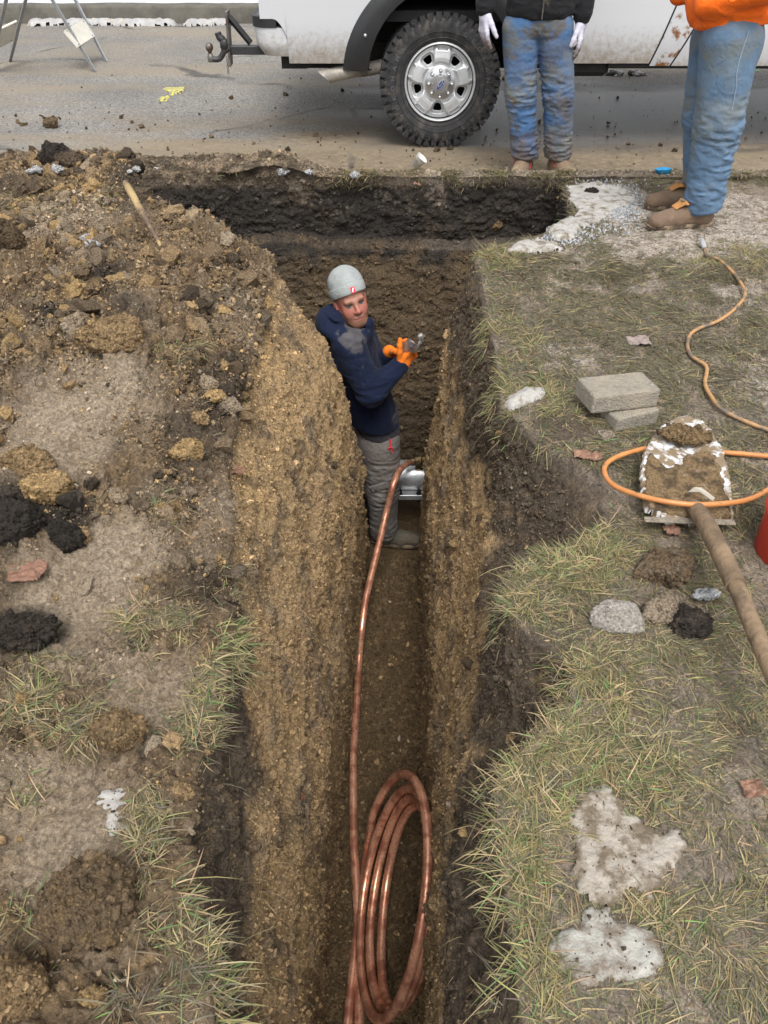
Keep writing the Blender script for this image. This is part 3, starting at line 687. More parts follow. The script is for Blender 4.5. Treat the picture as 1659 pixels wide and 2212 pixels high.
b_ = MB(); b_.prism(bump_poly(bx0 - .004, XR + .10, YT + .004, .10), bz1, bz2, lambda a, c, h: (a, c, h)); b_.build('bumper_strip', M_black, bumper)
b_ = MB()
for k in range(11):
    x_ = bx0 + .035 + k * .020; b_.box((x_ + .012 , YT + 1 - .02, bz2 + .004 + .0035 * k), (.012, 1.78, .012))
b_.prism(bump_poly(bx0 + .025, XR + .15, YT + .025, .09), bz2, bz2 + .03, lambda a, c, h: (a + max(0, h - bz2) * 1.0, c, h)); b_.build('step_pad', M_step, bumper)
b_ = MB(); b_.prism([(0, 0), (.17, 0), (.235, .045), (.32, .12), (0, .12)], 0, .5, lambda a, c, h: (XR + .20 - .095 + a, YT + .10 + h, bz0 - .085 + c)); b_.build('bumper_bracket', M_under, trk)
b_ = MB(); b_.tube([(XR + .165, YT + .02, .60), (XR + .172, YT + .02, .50), (XR + .180, YT + .05, .41)], .009, 6); b_.build('seam', M_under, trk)
# exhaust
ex = [UY(700, 166, YT + .05), UY(760, 153, YT + .10), UY(815, 145, YT + .18), (WX + .2, YT + .45, .42)]
b_ = MB(); pts = spline(ex, 6); d0 = (pts[1] - pts[0]).normalized()
n = 20; a_ = d0.orthogonal().normalized(); 
def ring(p, t, r, n=20, cut=0):
    up_ = Vector((0, 0, 1)); s_ = t.cross(up_).normalized(); u_ = s_.cross(t); return [p + (s_ * math.cos(q) + u_ * math.sin(q)) * r + t * cut * math.sin(q) * r for q in [2 * math.pi * k / n for k in range(n)]]
V = []; rr_ = .043
for i, p in enumerate(pts):
    t_ = (pts[min(i + 1, len(pts) - 1)] - pts[max(0, i - 1)]).normalized(); V += ring(p, t_, rr_, 20, -.9 if i == 0 else 0)
m_ = len(pts); Fc = [(i * n + k, i * n + (k + 1) % n, (i + 1) * n + (k + 1) % n, (i + 1) * n + k) for i in range(m_ - 1) for k in range(n)]
b_.add(V, Fc); exo = b_.build('exhaust_pipe', M_exh, trk, smooth=True)
b_ = MB(); t_ = (pts[1] - pts[0]).normalized(); Vi = ring(pts[0], t_, rr_ - .004, 20, -.9) + ring(pts[3], t_, rr_ - .004, 20, 0)
b_.add(Vi, [(k, (k + 1) % n, n + (k + 1) % n, n + k) for k in range(n)] + [tuple(range(n, 2 * n))]); b_.build('pipe_bore', M_under, exo)
# hitch (on the centre line of the truck)
hY = YT + .95; hr = root('tow_hitch', (0, 0, 0), None, None); hr.parent = trk; hr.location = Vector((0, 0, 0))
hitch_off = Vector(trk.location)
def hp(u, v): return UY(u, v, YT + .10)
b_ = MB(); b_.box(((hp(500, 112).x + hp(560, 112).x) / 2 + .08, YT + .14, hp(520, 110).z), (hp(570, 110).x - hp(500, 110).x + .16, .055, .052), bev=.006)
b_.tube([hp(492, 38) + Vector((0, .04, 0)), hp(540, 96) + Vector((0, .04, 0))], .021, 4); 
def build_under(bb, name, mt, **k):
    V = [Vector(v) - hitch_off for v in bb.V]; return put(name, mkpoly(name, V, bb.F), mt, trk)
COL.objects.unlink(hr); bpy.data.objects.remove(hr)
hitch = build_under(b_, 'tow_hitch', M_blackst)
def sub(bb, name, mt, par, smooth=False):
    V = [Vector(v) - rootloc(par) for v in bb.V]; me = mkpoly(name, V, bb.F, smooth)
    if smooth: me.set_sharp_from_angle(angle=R(50))
    return put(name, me, mt, par)
b_ = MB(); c1, c2 = hp(489, 24), hp(497, 144); mid = (c1 + c2) / 2; M_ = Matrix.Rotation(math.atan2(c2.x - c1.x, c1.z - c2.z), 3, 'Y')
b_.box(mid + Vector((0, .04, 0)), (.016, .10, (c1 - c2).length), M_.inverted() if False else M_.transposed(), bev=.003); sub(b_, 'upright_plate', M_steel, hitch)
b_ = MB(); b_.tube(spline([hp(496, 104), hp(484, 112), hp(474, 127), hp(455, 128)], 5), .018, 8); b_.tube(spline([hp(470, 70), hp(474, 80), hp(483, 90), hp(484, 112)], 4), [.022] * 4 + [.024] * 4 + [.02] * 5, 8)
b_.box(hp(484, 95), (.05, .05, .06), bev=.01); sub(b_, 'ball_mount', M_blackst, hitch, True)
b_ = MB(); pc = hp(452, 102); b_.lathe([(.0, .028), (.014, .024), (.023, .014), (.026, .0), (.023, -.014), (.014, -.024), (.010, -.036), (.018, -.042), (.022, -.07), (.02, -.085), (.0, -.09)], pc, (0, 0, 1), 16); sub(b_, 'tow_ball', M_steel, hitch, True)
b_ = MB()
for k in range(6):
    c = hp(490 + k * .6, 126 + k * 6); q = [(c + (Vector((math.cos(t_) * .006, 0, math.sin(t_) * .011)) if k % 2 else Vector((0, math.cos(t_) * .006, math.sin(t_) * .011)))) for t_ in np.linspace(0, 2 * math.pi, 9)]
    b_.tube(q, .0022, 5, False)
sub(b_, 'safety_chain', M_steel, hitch)
# ---- wheels
def letter_ring(txt, r0, a0, a1, size, y, name, par, flip=False):
    n = len(txt)
    for i, ch in enumerate(txt):
        if ch == ' ': continue
        bb = MB()
        cu = bpy.data.curves.new('t', 'FONT'); cu.body = ch; cu.size = size; cu.align_x = 'CENTER'; cu.align_y = 'CENTER'; cu.extrude = .0025; cu.resolution_u = 2
        to = bpy.data.objects.new('t', cu); me = bpy.data.meshes.new_from_object(to); a = R(a0 + (a1 - a0) * i / max(1, n - 1))
        rot = a - math.pi / 2
        V = []
        for v in me.vertices:
            X_, Z_ = v.co.x * 1.15, v.co.y; V.append((r0 * math.cos(a) + X_ * math.cos(rot) - Z_ * math.sin(rot), y - v.co.z, r0 * math.sin(a) + X_ * math.sin(rot) + Z_ * math.cos(rot)))
        bb.add(V, [tuple(p.vertices) for p in me.polygons]); bpy.data.objects.remove(to); bpy.data.curves.remove(cu); bpy.data.meshes.remove(me)
        put(name, mkpoly(name, bb.V, bb.F), M_letter, par)
M_letter = mat('raised_rubber_letters', (.105, .105, .108), .55, var=.2)
def make_wheel(detail=True):
    e = put('wheel', None); e.parent = trk
    # tyre: profile about y (0 = outer face)
    Wd = .265; prof = [(.235, .030), (.245, .012), (.262, .004), (.30, -.006), (.335, -.006), (.362, .002), (.376, .014), (.383, .026), (.386, .05)]
    prof2 = prof + [(.388, Wd / 2)] + [(r, Wd - y) for r, y in prof[::-1]]
    V = []; ns = 180
    for k in range(ns):
        a = 2 * math.pi * k / ns
        for (r, y) in prof2: V.append((r * math.cos(a), y, r * math.sin(a)))
    me = None; Fc = grid_faces(ns, len(prof2)); nn = len(prof2); Fw = [((ns - 1) * nn + j, (ns - 1) * nn + j + 1, j + 1, j) for j in range(nn - 1)]
    mb = MB(); mb.add(V, [tuple(f) for f in Fc] + Fw)
    # tread and shoulder blocks
    nb = 46
    for k in range(nb):
        for row, (y, wd, off) in enumerate([(.028, .044, 0), (.085, .04, .5), (.1325, .04, .1), (.18, .04, .6), (.237, .044, .3)]):
            a = 2 * math.pi * (k + off) / nb; M_ = Matrix.Rotation(-a, 3, 'Y') @ Matrix.Rotation(.12 * (-1) ** (k + row), 3, 'X')
            ln = .040 if (k + row) % 2 else .034
            mb.box(Vector((math.cos(a) * .391, y, math.sin(a) * .391)), (.028, wd, ln), M_)
        a = 2 * math.pi * k / nb; M_ = Matrix.Rotation(-a, 3, 'Y')
        ln = .020 if k % 2 else .034                                   # side lugs
        mb.box(Vector((math.cos(a) * .374, .008, math.sin(a) * .374)), (.034, .016, ln), M_)
        mb.box(Vector((math.cos(a + .03) * .345, -.004, math.sin(a + .03) * .345)), (.028, .008, .012 if k % 2 else .022), M_)
    mb.lathe([(.300, -.006), (.302, -.010), (.304, -.006)], (0, 0, 0), (0, 1, 0), 90); mb.lathe([(.262, .004), (.265, -.001), (.268, .003)], (0, 0, 0), (0, 1, 0), 90)
    me = mkpoly('tyre', mb.V, mb.F, True); me.set_sharp_from_angle(angle=R(30)); ty = put('tyre', me, M_rubber, e)
    # rim: polar sheet with five openings, pockets at the spoke ends
    nr_, na = 74, 420; rs = np.linspace(.02, .240, nr_); th = np.linspace(0, 2 * math.pi, na, endpoint=False)
    RR, TT = np.meshgrid(rs, th, indexing='ij'); off = R(51)
    ph = ((TT - off + math.pi / 5) % (2 * math.pi / 5)) - math.pi / 5      # angle from the nearest opening
    arc = ph * RR
    Y_ = np.interp(RR, [.02, .095, .105, .15, .19, .205, .221, .228, .233, .240], [.014, .014, .020, .018, .024, .034, .036, .004, .002, .012])
    # opening (rounded, widening outward)
    hw = .018 + (RR - .125) * .30
    dd = np.maximum(np.abs(arc) - np.clip(hw, 0, 1), np.maximum(.128 - RR, RR - .178)); q = np.sqrt(np.maximum(np.abs(arc) - (hw - .012), 0) ** 2 + np.maximum(np.maximum(.140 - RR, RR - .166), 0) ** 2) - .012
    dd = np.maximum(q, -1)
    bowl = 1 - ss(dd, .0, .020); Y_ = Y_ + bowl * .030
    # raised spoke shoulders
    sp_ = ((TT - off) % (2 * math.pi / 5)) - math.pi / 5; sarc = np.abs(sp_ * RR)
    spoke = (1 - ss(sarc, .052 - (RR - .12) * .10, .066)) * ss(RR, .11, .13) * (1 - ss(RR, .205, .222)); Y_ = Y_ - spoke * .016
    pk = np.maximum(sarc - (.030 + (RR - .19) * .55), np.maximum(.190 - RR, RR - .216)); Y_ = Y_ + (1 - ss(pk, -.004, .002)) * .014 - np.exp(-(pk / .004) ** 2) * .003
    V = np.stack([RR * np.cos(TT), Y_ , RR * np.sin(TT)], -1).reshape(-1, 3)
    Fc = grid_faces(nr_, na, True); open_ = (dd.reshape(-1)[Fc] < 0).all(1)
    rim = put('rim', mk('rim', V, Fc[~open_]), M_alloy, e)
    b2 = MB(); b2.lathe([(.238, .006), (.205, .05), (.20, .17), (.0, .18)], (0, 0, 0), (0, 1, 0), 60); b2.lathe([(.12, .08), (.12, .10), (.03, .10)], (0, 0, 0), (0, 1, 0), 40)
    put('rim_barrel', mkpoly('rim_barrel', b2.V, b2.F, True), M_under, rim)
    b2 = MB(); b2.lathe([(.100, .020), (.100, .006), (.094, .0), (.066, -.010), (.058, -.012), (.055, -.030), (.048, -.038), (.0, -.041)], (0, 0, 0), (0, 1, 0), 60)
    me = mkpoly('hub_cap', b2.V, b2.F, True); me.set_sharp_from_angle(angle=R(40)); hub = put('hub_cap', me, M_chrome, e)
    for k in range(8):
        b2 = MB(); a = 2 * math.pi * k / 8 + R(90) ; b2.lathe([(.0, .032), (.007, .030), (.011, .024), (.012, .008), (.015, .0)], (math.cos(a) * .078, -.003, math.sin(a) * .078), (0, -1, 0), 12)
        put('lug_nut', mkpoly('lug_nut', b2.V, b2.F, True), M_chrome, hub)
    if detail:
        # oval badge, turned with the wheel
        ang = R(52); ca, sa = math.cos(ang), math.sin(ang)
        b2 = MB(); n = 28
        def el(rx, rz, y): return [(ca * rx * math.cos(t) - sa * rz * math.sin(t), y, sa * rx * math.cos(t) + ca * rz * math.sin(t)) for t in [2 * math.pi * k / n for k in range(n)]]
        b2.add(el(.037, .0155, -.041) + el(.036, .0145, -.044), [tuple(range(n, 2 * n))] + [(k, (k + 1) % n, n + (k + 1) % n, n + k) for k in range(n)]); put('badge_rim', mkpoly('badge_rim', b2.V, b2.F), M_alloy, hub)
        b2 = MB(); b2.add(el(.034, .0128, -.0445), [tuple(range(n))]); bad = put('badge', mkpoly('badge', b2.V, b2.F), M_blue, hub)
        cu = bpy.data.curves.new('t', 'FONT'); cu.body = 'Ford'; cu.size = .024; cu.align_x = 'CENTER'; cu.align_y = 'CENTER'; cu.shear = .4
        to = bpy.data.objects.new('t', cu); me = bpy.data.meshes.new_from_object(to)
        V = [(ca * v.co.x - sa * v.co.y, -.0452, sa * v.co.x + ca * v.co.y) for v in me.vertices]
        put('badge_lettering', mkpoly('badge_lettering', V, [tuple(p.vertices) for p in me.polygons]), M_alloy, bad)
        bpy.data.objects.remove(to); bpy.data.curves.remove(cu)
        letter_ring('YOKOHAMA', .318, 218, 142, .036, -.006, 'raised_letter', ty)
        letter_ring('GEOLANDAR', .318, 62, -32, .036, -.006, 'raised_letter', ty); letter_ring('A/T', .318, -44, -58, .036, -.006, 'raised_letter', ty)
    return e
wl = make_wheel(); wl.location = Vector((WX, YT + .015, WZ)) - hitch_off
def copy_tree(o, parent=None):
    c = o.copy(); COL.objects.link(c); c.parent = parent
    for ch in o.children:
        if not ch.name.startswith('raised_letter'): copy_tree(ch, c)
    return c
for (x_, y_, f_) in ((WX2, YT + .015, 1), (WX, YT + 1.985, -1), (WX2, YT + 1.985, -1)):
    wc_ = copy_tree(wl, trk); wc_.location = Vector((x_, y_, WZ)) - hitch_off
    if f_ < 0: wc_.rotation_euler.z = math.pi
# ================================================================== FOLDING BARRICADE
M_galv = mat('galvanised_steel', (.30, .31, .32), .45, metal=.5, var=.2, vs=25, bump=.1)
M_plank = mat('weathered_white_board', (.56, .54, .47), .7, var=.12, vs=8, bump=.2, bs=60, c2=(.36, .33, .28), t2=(.6, .75), s2=9)
def barricade(legs, panels, label, name='barricade'):
    c = sum((Vector(l[0]) for l in legs), Vector()) / len(legs); e = root(name, (c.x, c.y, RZ), label, 'barricade', 'folding barricades in the road')
    for (a, b__) in legs:
        bb = MB(); a, b__ = Vector(a), Vector(b__); d = (b__ - a); L_ = d.length; M_ = d.to_track_quat('Z', 'Y').to_matrix(); mid = (a + b__) / 2
        ww = .036
        bb.box(mid, (ww, .004, L_), M_); bb.box(mid + M_ @ Vector((ww / 2, ww / 2, 0)), (.004, ww, L_), M_); bb.build('leg', M_galv, e)
        bb = MB()
        for t_ in (.03, .33, .45): bb.lathe([(0, .006), (.006, .005), (.008, 0)], a + d * t_ - M_ @ Vector((0, .003, 0)), M_ @ Vector((0, -1, 0)), 8)
        for (p, q, h) in []: pass
    for P4 in panels:
        bb = MB(); P4 = [Vector(p) for p in P4]; n_ = (P4[1] - P4[0]).cross(P4[3] - P4[0]).normalized() * .018
        bb.add([p for p in P4] + [p + n_ for p in P4], [(0, 1, 2, 3), (7, 6, 5, 4), (0, 4, 5, 1), (1, 5, 6, 2), (2, 6, 7, 3), (3, 7, 4, 0)]); pn_ = bb.build('board', M_plank, e)
        c_ = sum(P4, Vector()) / 4
        for p in P4:
            bb = MB(); q = p.lerp(c_, .16); nn = n_.normalized() * -1; nn = nn if nn.y < 0 else -nn; bb.lathe([(0, .004), (.006, .003), (.008, -.02)], q + (n_ if n_.y < 0 else Vector()), nn, 8)
            sub(bb, 'bolt', M_steel, pn_)
    return e
def ext(a, b__, z=1.0):  # continue the leg a->b up to height z
    d = b__ - a; return a + d * ((z - a.z) / d.z)
A0 = U(206, 155, RZ); A1 = UY(113, 0, A0.y + .22); B0 = U(230, 133, RZ); B1 = UY(163, 0, B0.y + .22)
T0, T1 = UY(139, 66, A0.y + .05), UY(182, 42, B0.y + .06); T2, T3 = UY(205, 78, B0.y + .0), UY(169, 101, A0.y - .01)
C0 = U(22, 133, RZ); C1 = UY(56, 0, C0.y - .25); D0 = U(-22, 155, RZ); D1 = UY(14, 0, D0.y - .25)
Q0, Q1 = UY(-30, 78, D0.y - .16), UY(38, 46, C0.y - .18); Q2, Q3 = UY(30, 88, C0.y - .13), UY(-40, 125, D0.y - .1)
barricade([(A0, ext(A0, A1)), (B0, ext(B0, B1)), (C0, ext(C0, C1)), (D0, ext(D0, D1))], [(T0, T1, T2, T3), (Q0, Q1, Q2, Q3)], 'A-frame barricade with galvanised legs and small white boards, standing in the road at top left')
# ================================================================== FIGURES: smooth bodies and clothes grown from blended volumes
def V3(*a): return np.array(a, np.float32)
class Body:
    def __init__(s, k=.03): s.p = []; s.k = k; s.cuts = []; s.lo = []; s.hi = []
    def cap(s, a, b, ra, rb=None, k=None, flat=None, sub=False):
        a, b = np.array(a, np.float32), np.array(b, np.float32); rb = ra if rb is None else rb; r = max(ra, rb) * (1.0 if flat is None else max(1, flat[1]))
        s.p.append(('c', a, b, ra, rb, k or s.k, flat, sub)); s.lo.append(np.minimum(a, b) - r); s.hi.append(np.maximum(a, b) + r); return s
    def ell(s, c, r, M=None, k=None, sub=False):
        c = np.array(c, np.float32); r = np.array(r, np.float32); s.p.append(('e', c, r, None if M is None else np.array(M, np.float32), 0, k or s.k, None, sub))
        s.lo.append(c - r.max()); s.hi.append(c + r.max()); return s
    def box(s, c, r, M=None, rd=.005, k=None, sub=False):
        c = np.array(c, np.float32); r = np.array(r, np.float32); s.p.append(('b', c, r, None if M is None else np.array(M, np.float32), rd, k or s.k, None, sub))
        s.lo.append(c - np.linalg.norm(r)); s.hi.append(c + np.linalg.norm(r)); return s
    def cut(s, p, n): s.cuts.append((np.array(p, np.float32), np.array(n, np.float32) / np.linalg.norm(n))); return s   # removes the side n points to
    def sdf(s, P):
        d = None
        for (t, a, b, ra, rb, k, fl, sub) in s.p:
            if t == 'c':
                Q = P
                if fl is not None:
                    n, sc = np.array(fl[0], np.float32), fl[1]; n = n / np.linalg.norm(n); m = (a + b) / 2; Q = P + ((1 / sc - 1) * ((P - m) @ n))[:, None] * n
                    a2 = a + ((1 / sc - 1) * ((a - m) @ n)) * n; b2 = b + ((1 / sc - 1) * ((b - m) @ n)) * n
                else: a2, b2 = a, b
                ba = b2 - a2; pa = Q - a2; h = np.clip((pa @ ba) / (ba @ ba + 1e-9), 0, 1); e = np.linalg.norm(pa - h[:, None] * ba, axis=1) - (ra + (rb - ra) * h)
            elif t == 'e':
                q = P - a
                if ra is not None: q = q @ ra
                k0 = np.linalg.norm(q / b, axis=1); k1 = np.linalg.norm(q / (b * b), axis=1) + 1e-9; e = k0 * (k0 - 1) / k1
            else:
                q = P - a
                if ra is not None: q = q @ ra
                q = np.abs(q) - (b - rb); e = np.linalg.norm(np.maximum(q, 0), axis=1) + np.minimum(q.max(1), 0) - rb
            if d is None: d = e
            elif sub: h = np.clip(.5 - .5 * (d + e) / k, 0, 1); d = d + (-e - d) * h + k * h * (1 - h)
            else: h = np.clip(.5 + .5 * (e - d) / k, 0, 1); d = e + (d - e) * h - k * h * (1 - h)
        return d
    def mesh(s, res, wr=None):
        lo = np.min(s.lo, 0) - res * 3; hi = np.max(s.hi, 0) + res * 3
        for p, n in s.cuts:      # trim the box where an axis-aligned cut allows
            for ax in range(3):
                if n[ax] > .999: hi[ax] = min(hi[ax], p[ax] + res * 3)
                if n[ax] < -.999: lo[ax] = max(lo[ax], p[ax] - res * 3)
        n = np.ceil((hi - lo) / res).astype(int) + 1; ax = [lo[i] + res * np.arange(n[i], dtype=np.float32) for i in range(3)]
        Gx = np.stack(np.meshgrid(*ax, indexing='ij'), -1).reshape(-1, 3).astype(np.float32)
        d = np.empty(len(Gx), np.float32)
        for i in range(0, len(Gx), 400000): d[i:i + 400000] = s.sdf(Gx[i:i + 400000])
        if wr is not None:
            k = np.abs(d) < .03; d[k] += wr(Gx[k])
        for p, nn in s.cuts: d = np.maximum(d, (Gx - p) @ nn)
        return surfnet(d.reshape(n), lo, res)
def surfnet(f, lo, h):
    s = f < 0; nx, ny, nz = f.shape
    cs = [(0, 0, 0), (1, 0, 0), (0, 1, 0), (1, 1, 0), (0, 0, 1), (1, 0, 1), (0, 1, 1), (1, 1, 1)]
    S = np.stack([s[a:nx - 1 + a, b:ny - 1 + b, c:nz - 1 + c] for a, b, c in cs]); act = S.any(0) & ~S.all(0)
    I = np.argwhere(act); idx = -np.ones(act.shape, np.int64); idx[act] = np.arange(len(I))
    Fv = np.stack([f[I[:, 0] + a, I[:, 1] + b, I[:, 2] + c] for a, b, c in cs], 1)
    acc = np.zeros((len(I), 3)); cnt = np.zeros(len(I))
    E = [(i, j) for i in range(8) for j in range(i + 1, 8) if sum(abs(cs[i][k] - cs[j][k]) for k in range(3)) == 1]
    C = np.array(cs, float)
    for i, j in E:
        a, b = Fv[:, i], Fv[:, j]; m = (a < 0) != (b < 0); t = np.where(m, a / (a - b + 1e-12), 0); acc += np.where(m[:, None], C[i] + t[:, None] * (C[j] - C[i]), 0); cnt += m
    V = lo + h * (I + acc / cnt[:, None]); Fs = []
    for ax in range(3):
        o = [(ax + 1) % 3, (ax + 2) % 3]; sl0 = [slice(None)] * 3; sl1 = [slice(None)] * 3; sl0[ax] = slice(0, -1); sl1[ax] = slice(1, None)
        a, b = s[tuple(sl0)], s[tuple(sl1)]; K = np.argwhere(a != b); K = K[(K[:, o[0]] > 0) & (K[:, o[1]] > 0) & (K[:, o[0]] < f.shape[o[0]] - 1) & (K[:, o[1]] < f.shape[o[1]] - 1)]
        def cell(d0, d1): q = K.copy(); q[:, o[0]] -= d0; q[:, o[1]] -= d1; return idx[q[:, 0], q[:, 1], q[:, 2]]
        Q = np.stack([cell(0, 0), cell(1, 0), cell(1, 1), cell(0, 1)], 1); fl = a[tuple(K.T)]
        Q[~fl] = Q[~fl][:, ::-1]; Fs.append(Q)
    return V.astype(np.float32), np.concatenate(Fs)
def bodypart(name, B, res, mt, par, wr=None, colf=None, **kw):
    V, Fc = B.mesh(res, wr); col = colf(V) if colf else None
    L = rootloc(par) if par is not None else Vector((0, 0, 0))
    return put(name, mk(name, V - np.array(L, np.float32), Fc, col), mt, par, **kw)
def mix3(a, b, t): return a + (b - a) * t
def hand(B, wr_, f, n, th, sc=1.0, curl=(.5, .6, .7, .8), r=.0095, spread=.06, thumb=.7, tcurl=.3, k=.006):
    """wr_: wrist, f: finger direction, n: palm normal (side the fingers curl to), th: thumb side"""
    f = np.array(f, float); f /= np.linalg.norm(f); n = np.array(n, float); n -= f * (n @ f); n /= np.linalg.norm(n); th = np.array(th, float); th -= f * (th @ f) + n * (th @ n); th /= np.linalg.norm(th)
    wr_ = np.array(wr_, float)
    for o in (-.6, -.2, .2, .6):
        B.cap(wr_ + th * o * .03 * sc, wr_ + f * .088 * sc + th * o * .056 * sc, .017 * sc, .0135 * sc, k=.012)
    L = (.072, .080, .075, .058)
    for i in range(4):
        o = (.042 - .028 * i); p = wr_ + f * (.088 + (.004, .008, .004, -.004)[i]) * sc + th * o * sc * .95; d = f + th * spread * (1.5 - i) * .5; a = 0; c = curl[i]
        for j, lf in enumerate((.45, .30, .25)):
            a += c * (.8, 1, .7)[j]; dd = d * math.cos(a) + n * math.sin(a); dd /= np.linalg.norm(dd); q = p + dd * L[i] * lf * sc
            B.cap(p, q, r * sc * (1 - .08 * j), r * sc * (.94 - .08 * j), k=k); p = q
    p = wr_ + f * .028 * sc + th * .030 * sc + n * .008; d = f * (1 - thumb * .5) + th * thumb + n * .25; d /= np.linalg.norm(d)
    for j, lf in enumerate((.040, .032, .026)):
        q = p + d * lf * sc; B.cap(p, q, r * sc * (1.35 - .15 * j), r * sc * (1.2 - .15 * j), k=.010 if j == 0 else k); p = q
        d = d + (n * .5 + f * .5 - th * .35) * tcurl * 1.2; d /= np.linalg.norm(d)
    return B
def cloth(name, c, c2=None, t2=(.5, .65), s2=6, var=.12, weave=900, rough=.85, extra=None):
    m, nt, b, out = newmat(name); tc = N(nt, 'ShaderNodeTexCoord').outputs['Object']
    n1 = N(nt, 'ShaderNodeTexNoise', Scale=9.0, Detail=6.0); nt.links.new(tc, n1.inputs[0]); colr = ramp(nt, n1.outputs[0], [(.3, tuple(x * (1 - var) for x in c)), (.7, tuple(min(1, x * (1 + var)) for x in c))])
    at = N(nt, 'ShaderNodeAttribute', attribute_name='Col'); 
    if extra: colr = mixn(nt, 1.0, colr, at.outputs['Color'], 'MULTIPLY')
    for (cc, tt, sc) in ([(c2, t2, s2)] if c2 and not isinstance(c2, list) else (c2 or [])):
        n2 = N(nt, 'ShaderNodeTexNoise', Scale=sc, Detail=7.0, Roughness=.68, Distortion=.4); nt.links.new(tc, n2.inputs[0]); f = ramp(nt, n2.outputs[0], [(tt[0], (0, 0, 0)), (tt[1], (1, 1, 1))]); colr = mixn(nt, f, colr, cc)
    nt.links.new(colr, b.inputs['Base Color']); b.inputs['Roughness'].default_value = rough; b.inputs['Specular IOR Level'].default_value = .2; b.inputs['Sheen Weight'].default_value = .04
    n3 = N(nt, 'ShaderNodeTexNoise', Scale=float(weave), Detail=2.0); nt.links.new(tc, n3.inputs[0]); bp = N(nt, 'ShaderNodeBump', Strength=.5, Distance=.002); nt.links.new(n3.outputs[0], bp.inputs['Height'])
    n4 = N(nt, 'ShaderNodeTexNoise', Scale=22.0, Detail=3.0, Distortion=1.2); nt.links.new(tc, n4.inputs[0]); b2 = N(nt, 'ShaderNodeBump', Strength=.7, Distance=.008); nt.links.new(n4.outputs[0], b2.inputs['Height'])
    nt.links.new(bp.outputs[0], b2.inputs['Normal']); nt.links.new(b2.outputs[0], b.inputs['Normal'])
    return m
M_skin = mat_col('skin', .55, var=.10, vs=60, bumps=((90, .0015),), spec=.4)
M_navy = cloth('navy_fleece', (.0055, .0105, .031), None, var=.25, extra=True)
M_beanie = cloth('grey_knit', (.29, .31, .305), None, var=.06, weave=500, extra=True)
M_tee = cloth('charcoal_shirt', (.045, .043, .052), None)
M_gpants = cloth('grey_work_trousers', (.165, .148, .135), [((.11, .09, .065), (.55, .75), 5)], var=.12)
M_bootg = cloth('muddy_leather', (.085, .078, .06), [((.16, .125, .09), (.45, .65), 9)], weave=300, rough=.7)
M_gorange = cloth('orange_glove', (.75, .18, .015), [((.16, .09, .05), (.60, .70), 26)], var=.1, weave=500)
M_gwhite = cloth('white_glove', (.52, .51, .60), None, var=.05, weave=500, extra=True)
M_bjack = cloth('black_jacket', (.014, .014, .016), [((.075, .065, .045), (.62, .75), 16)], var=.3)
M_jean1 = cloth('muddy_jeans', (.062, .135, .27), [((.15, .155, .145), (.47, .62), 4), ((.12, .09, .055), (.55, .68), 6)], var=.28, extra=True)
M_jean2 = cloth('faded_jeans', (.10, .165, .255), [((.155, .17, .165), (.48, .66), 4)], var=.22, extra=True)
M_hiviz = cloth('orange_sweatshirt', (.80, .14, .012), [((.30, .11, .04), (.66, .78), 14)], var=.05)
M_boot2 = cloth('brown_nubuck', (.155, .105, .072), [((.24, .185, .13), (.52, .70), 10)], weave=300, rough=.75)
M_boot1 = cloth('tan_muddy_boot', (.19, .135, .09), [((.26, .20, .13), (.5, .66), 12)], weave=300)
M_tongue = cloth('tan_leather_tongue', (.42, .20, .07), [((.25, .14, .06), (.5, .7), 20)], weave=300)
M_sole = mat('boot_sole', (.075, .052, .035), .8, var=.3, vs=30, c2=(.27, .20, .13), t2=(.45, .6), s2=24, bump=.6)
M_lace = mat('red_lace', (.38, .03, .04), .7); M_lacey = mat('yellow_lace', (.30, .24, .07), .7)
M_eyew = mat('eye_white', (.30, .26, .25), .25, var=.03); M_iris = mat('iris', (.03, .033, .035), .15)
M_label = mat('red_label', (.70, .03, .05), .6, var=.1); M_labw = mat('white_print', (.78, .76, .76), .6)
M_jaw = mat('bare_metal', (.58, .59, .57), .35, metal=.8, var=.25, vs=30, c2=(.2, .19, .17), t2=(.5, .7), s2=18); M_grip = mat('dark_handle', (.03, .03, .032), .5, var=.3, c2=(.12, .11, .10), t2=(.6, .75), s2=20)
M_hair = mat('brown_hair', (.09, .05, .028), .8, var=.3, vs=80)
def wrinkle(centres, amp=.006, base=.002, sc=14, horiz=2.2):
    def f(P):
        d = base * fbm(P * np.array([1, 1, .6]), sc, 2, 201)
        for (c, r, a) in centres:
            w_ = np.exp(-((P - np.array(c)) ** 2).sum(1) / (2 * r * r)); w2 = fbm(P * np.array([.55, .55, horiz]), 15, 2, 205, .5, True); d = d - a * w_ * w2
        return d
    return f
# ---------------------------------------------------------------- worker in the trench
W = root('person', (-.05, 3.6, FLOOR), 'person in grey beanie and navy hoodie standing in the trench, looking back at the camera', 'person')
def wp(u, v, Y): return np.array(UY(u, v, Y))
hip = wp(815, 925, 3.66); chest = wp(750, 765, 3.62); neck = wp(748, 705, 3.64); headc = wp(757, 650, 3.62)
shR = wp(752, 742, 3.47); elR = wp(800, 848, 3.40); wrR = wp(862, 793, 3.50); shL = wp(790, 735, 3.78); elL = wp(822, 808, 3.76); wrL = wp(838, 766, 3.68)
hR = wp(822, 955, 3.60); kR = wp(826, 1058, 3.58); aR = wp(829, 1142, 3.58); hL = wp(806, 955, 3.76); kL = wp(800, 1050, 3.80); aL = wp(792, 1105, 3.84)
aR[2] = FLOOR + .10; aL[2] = FLOOR + .11
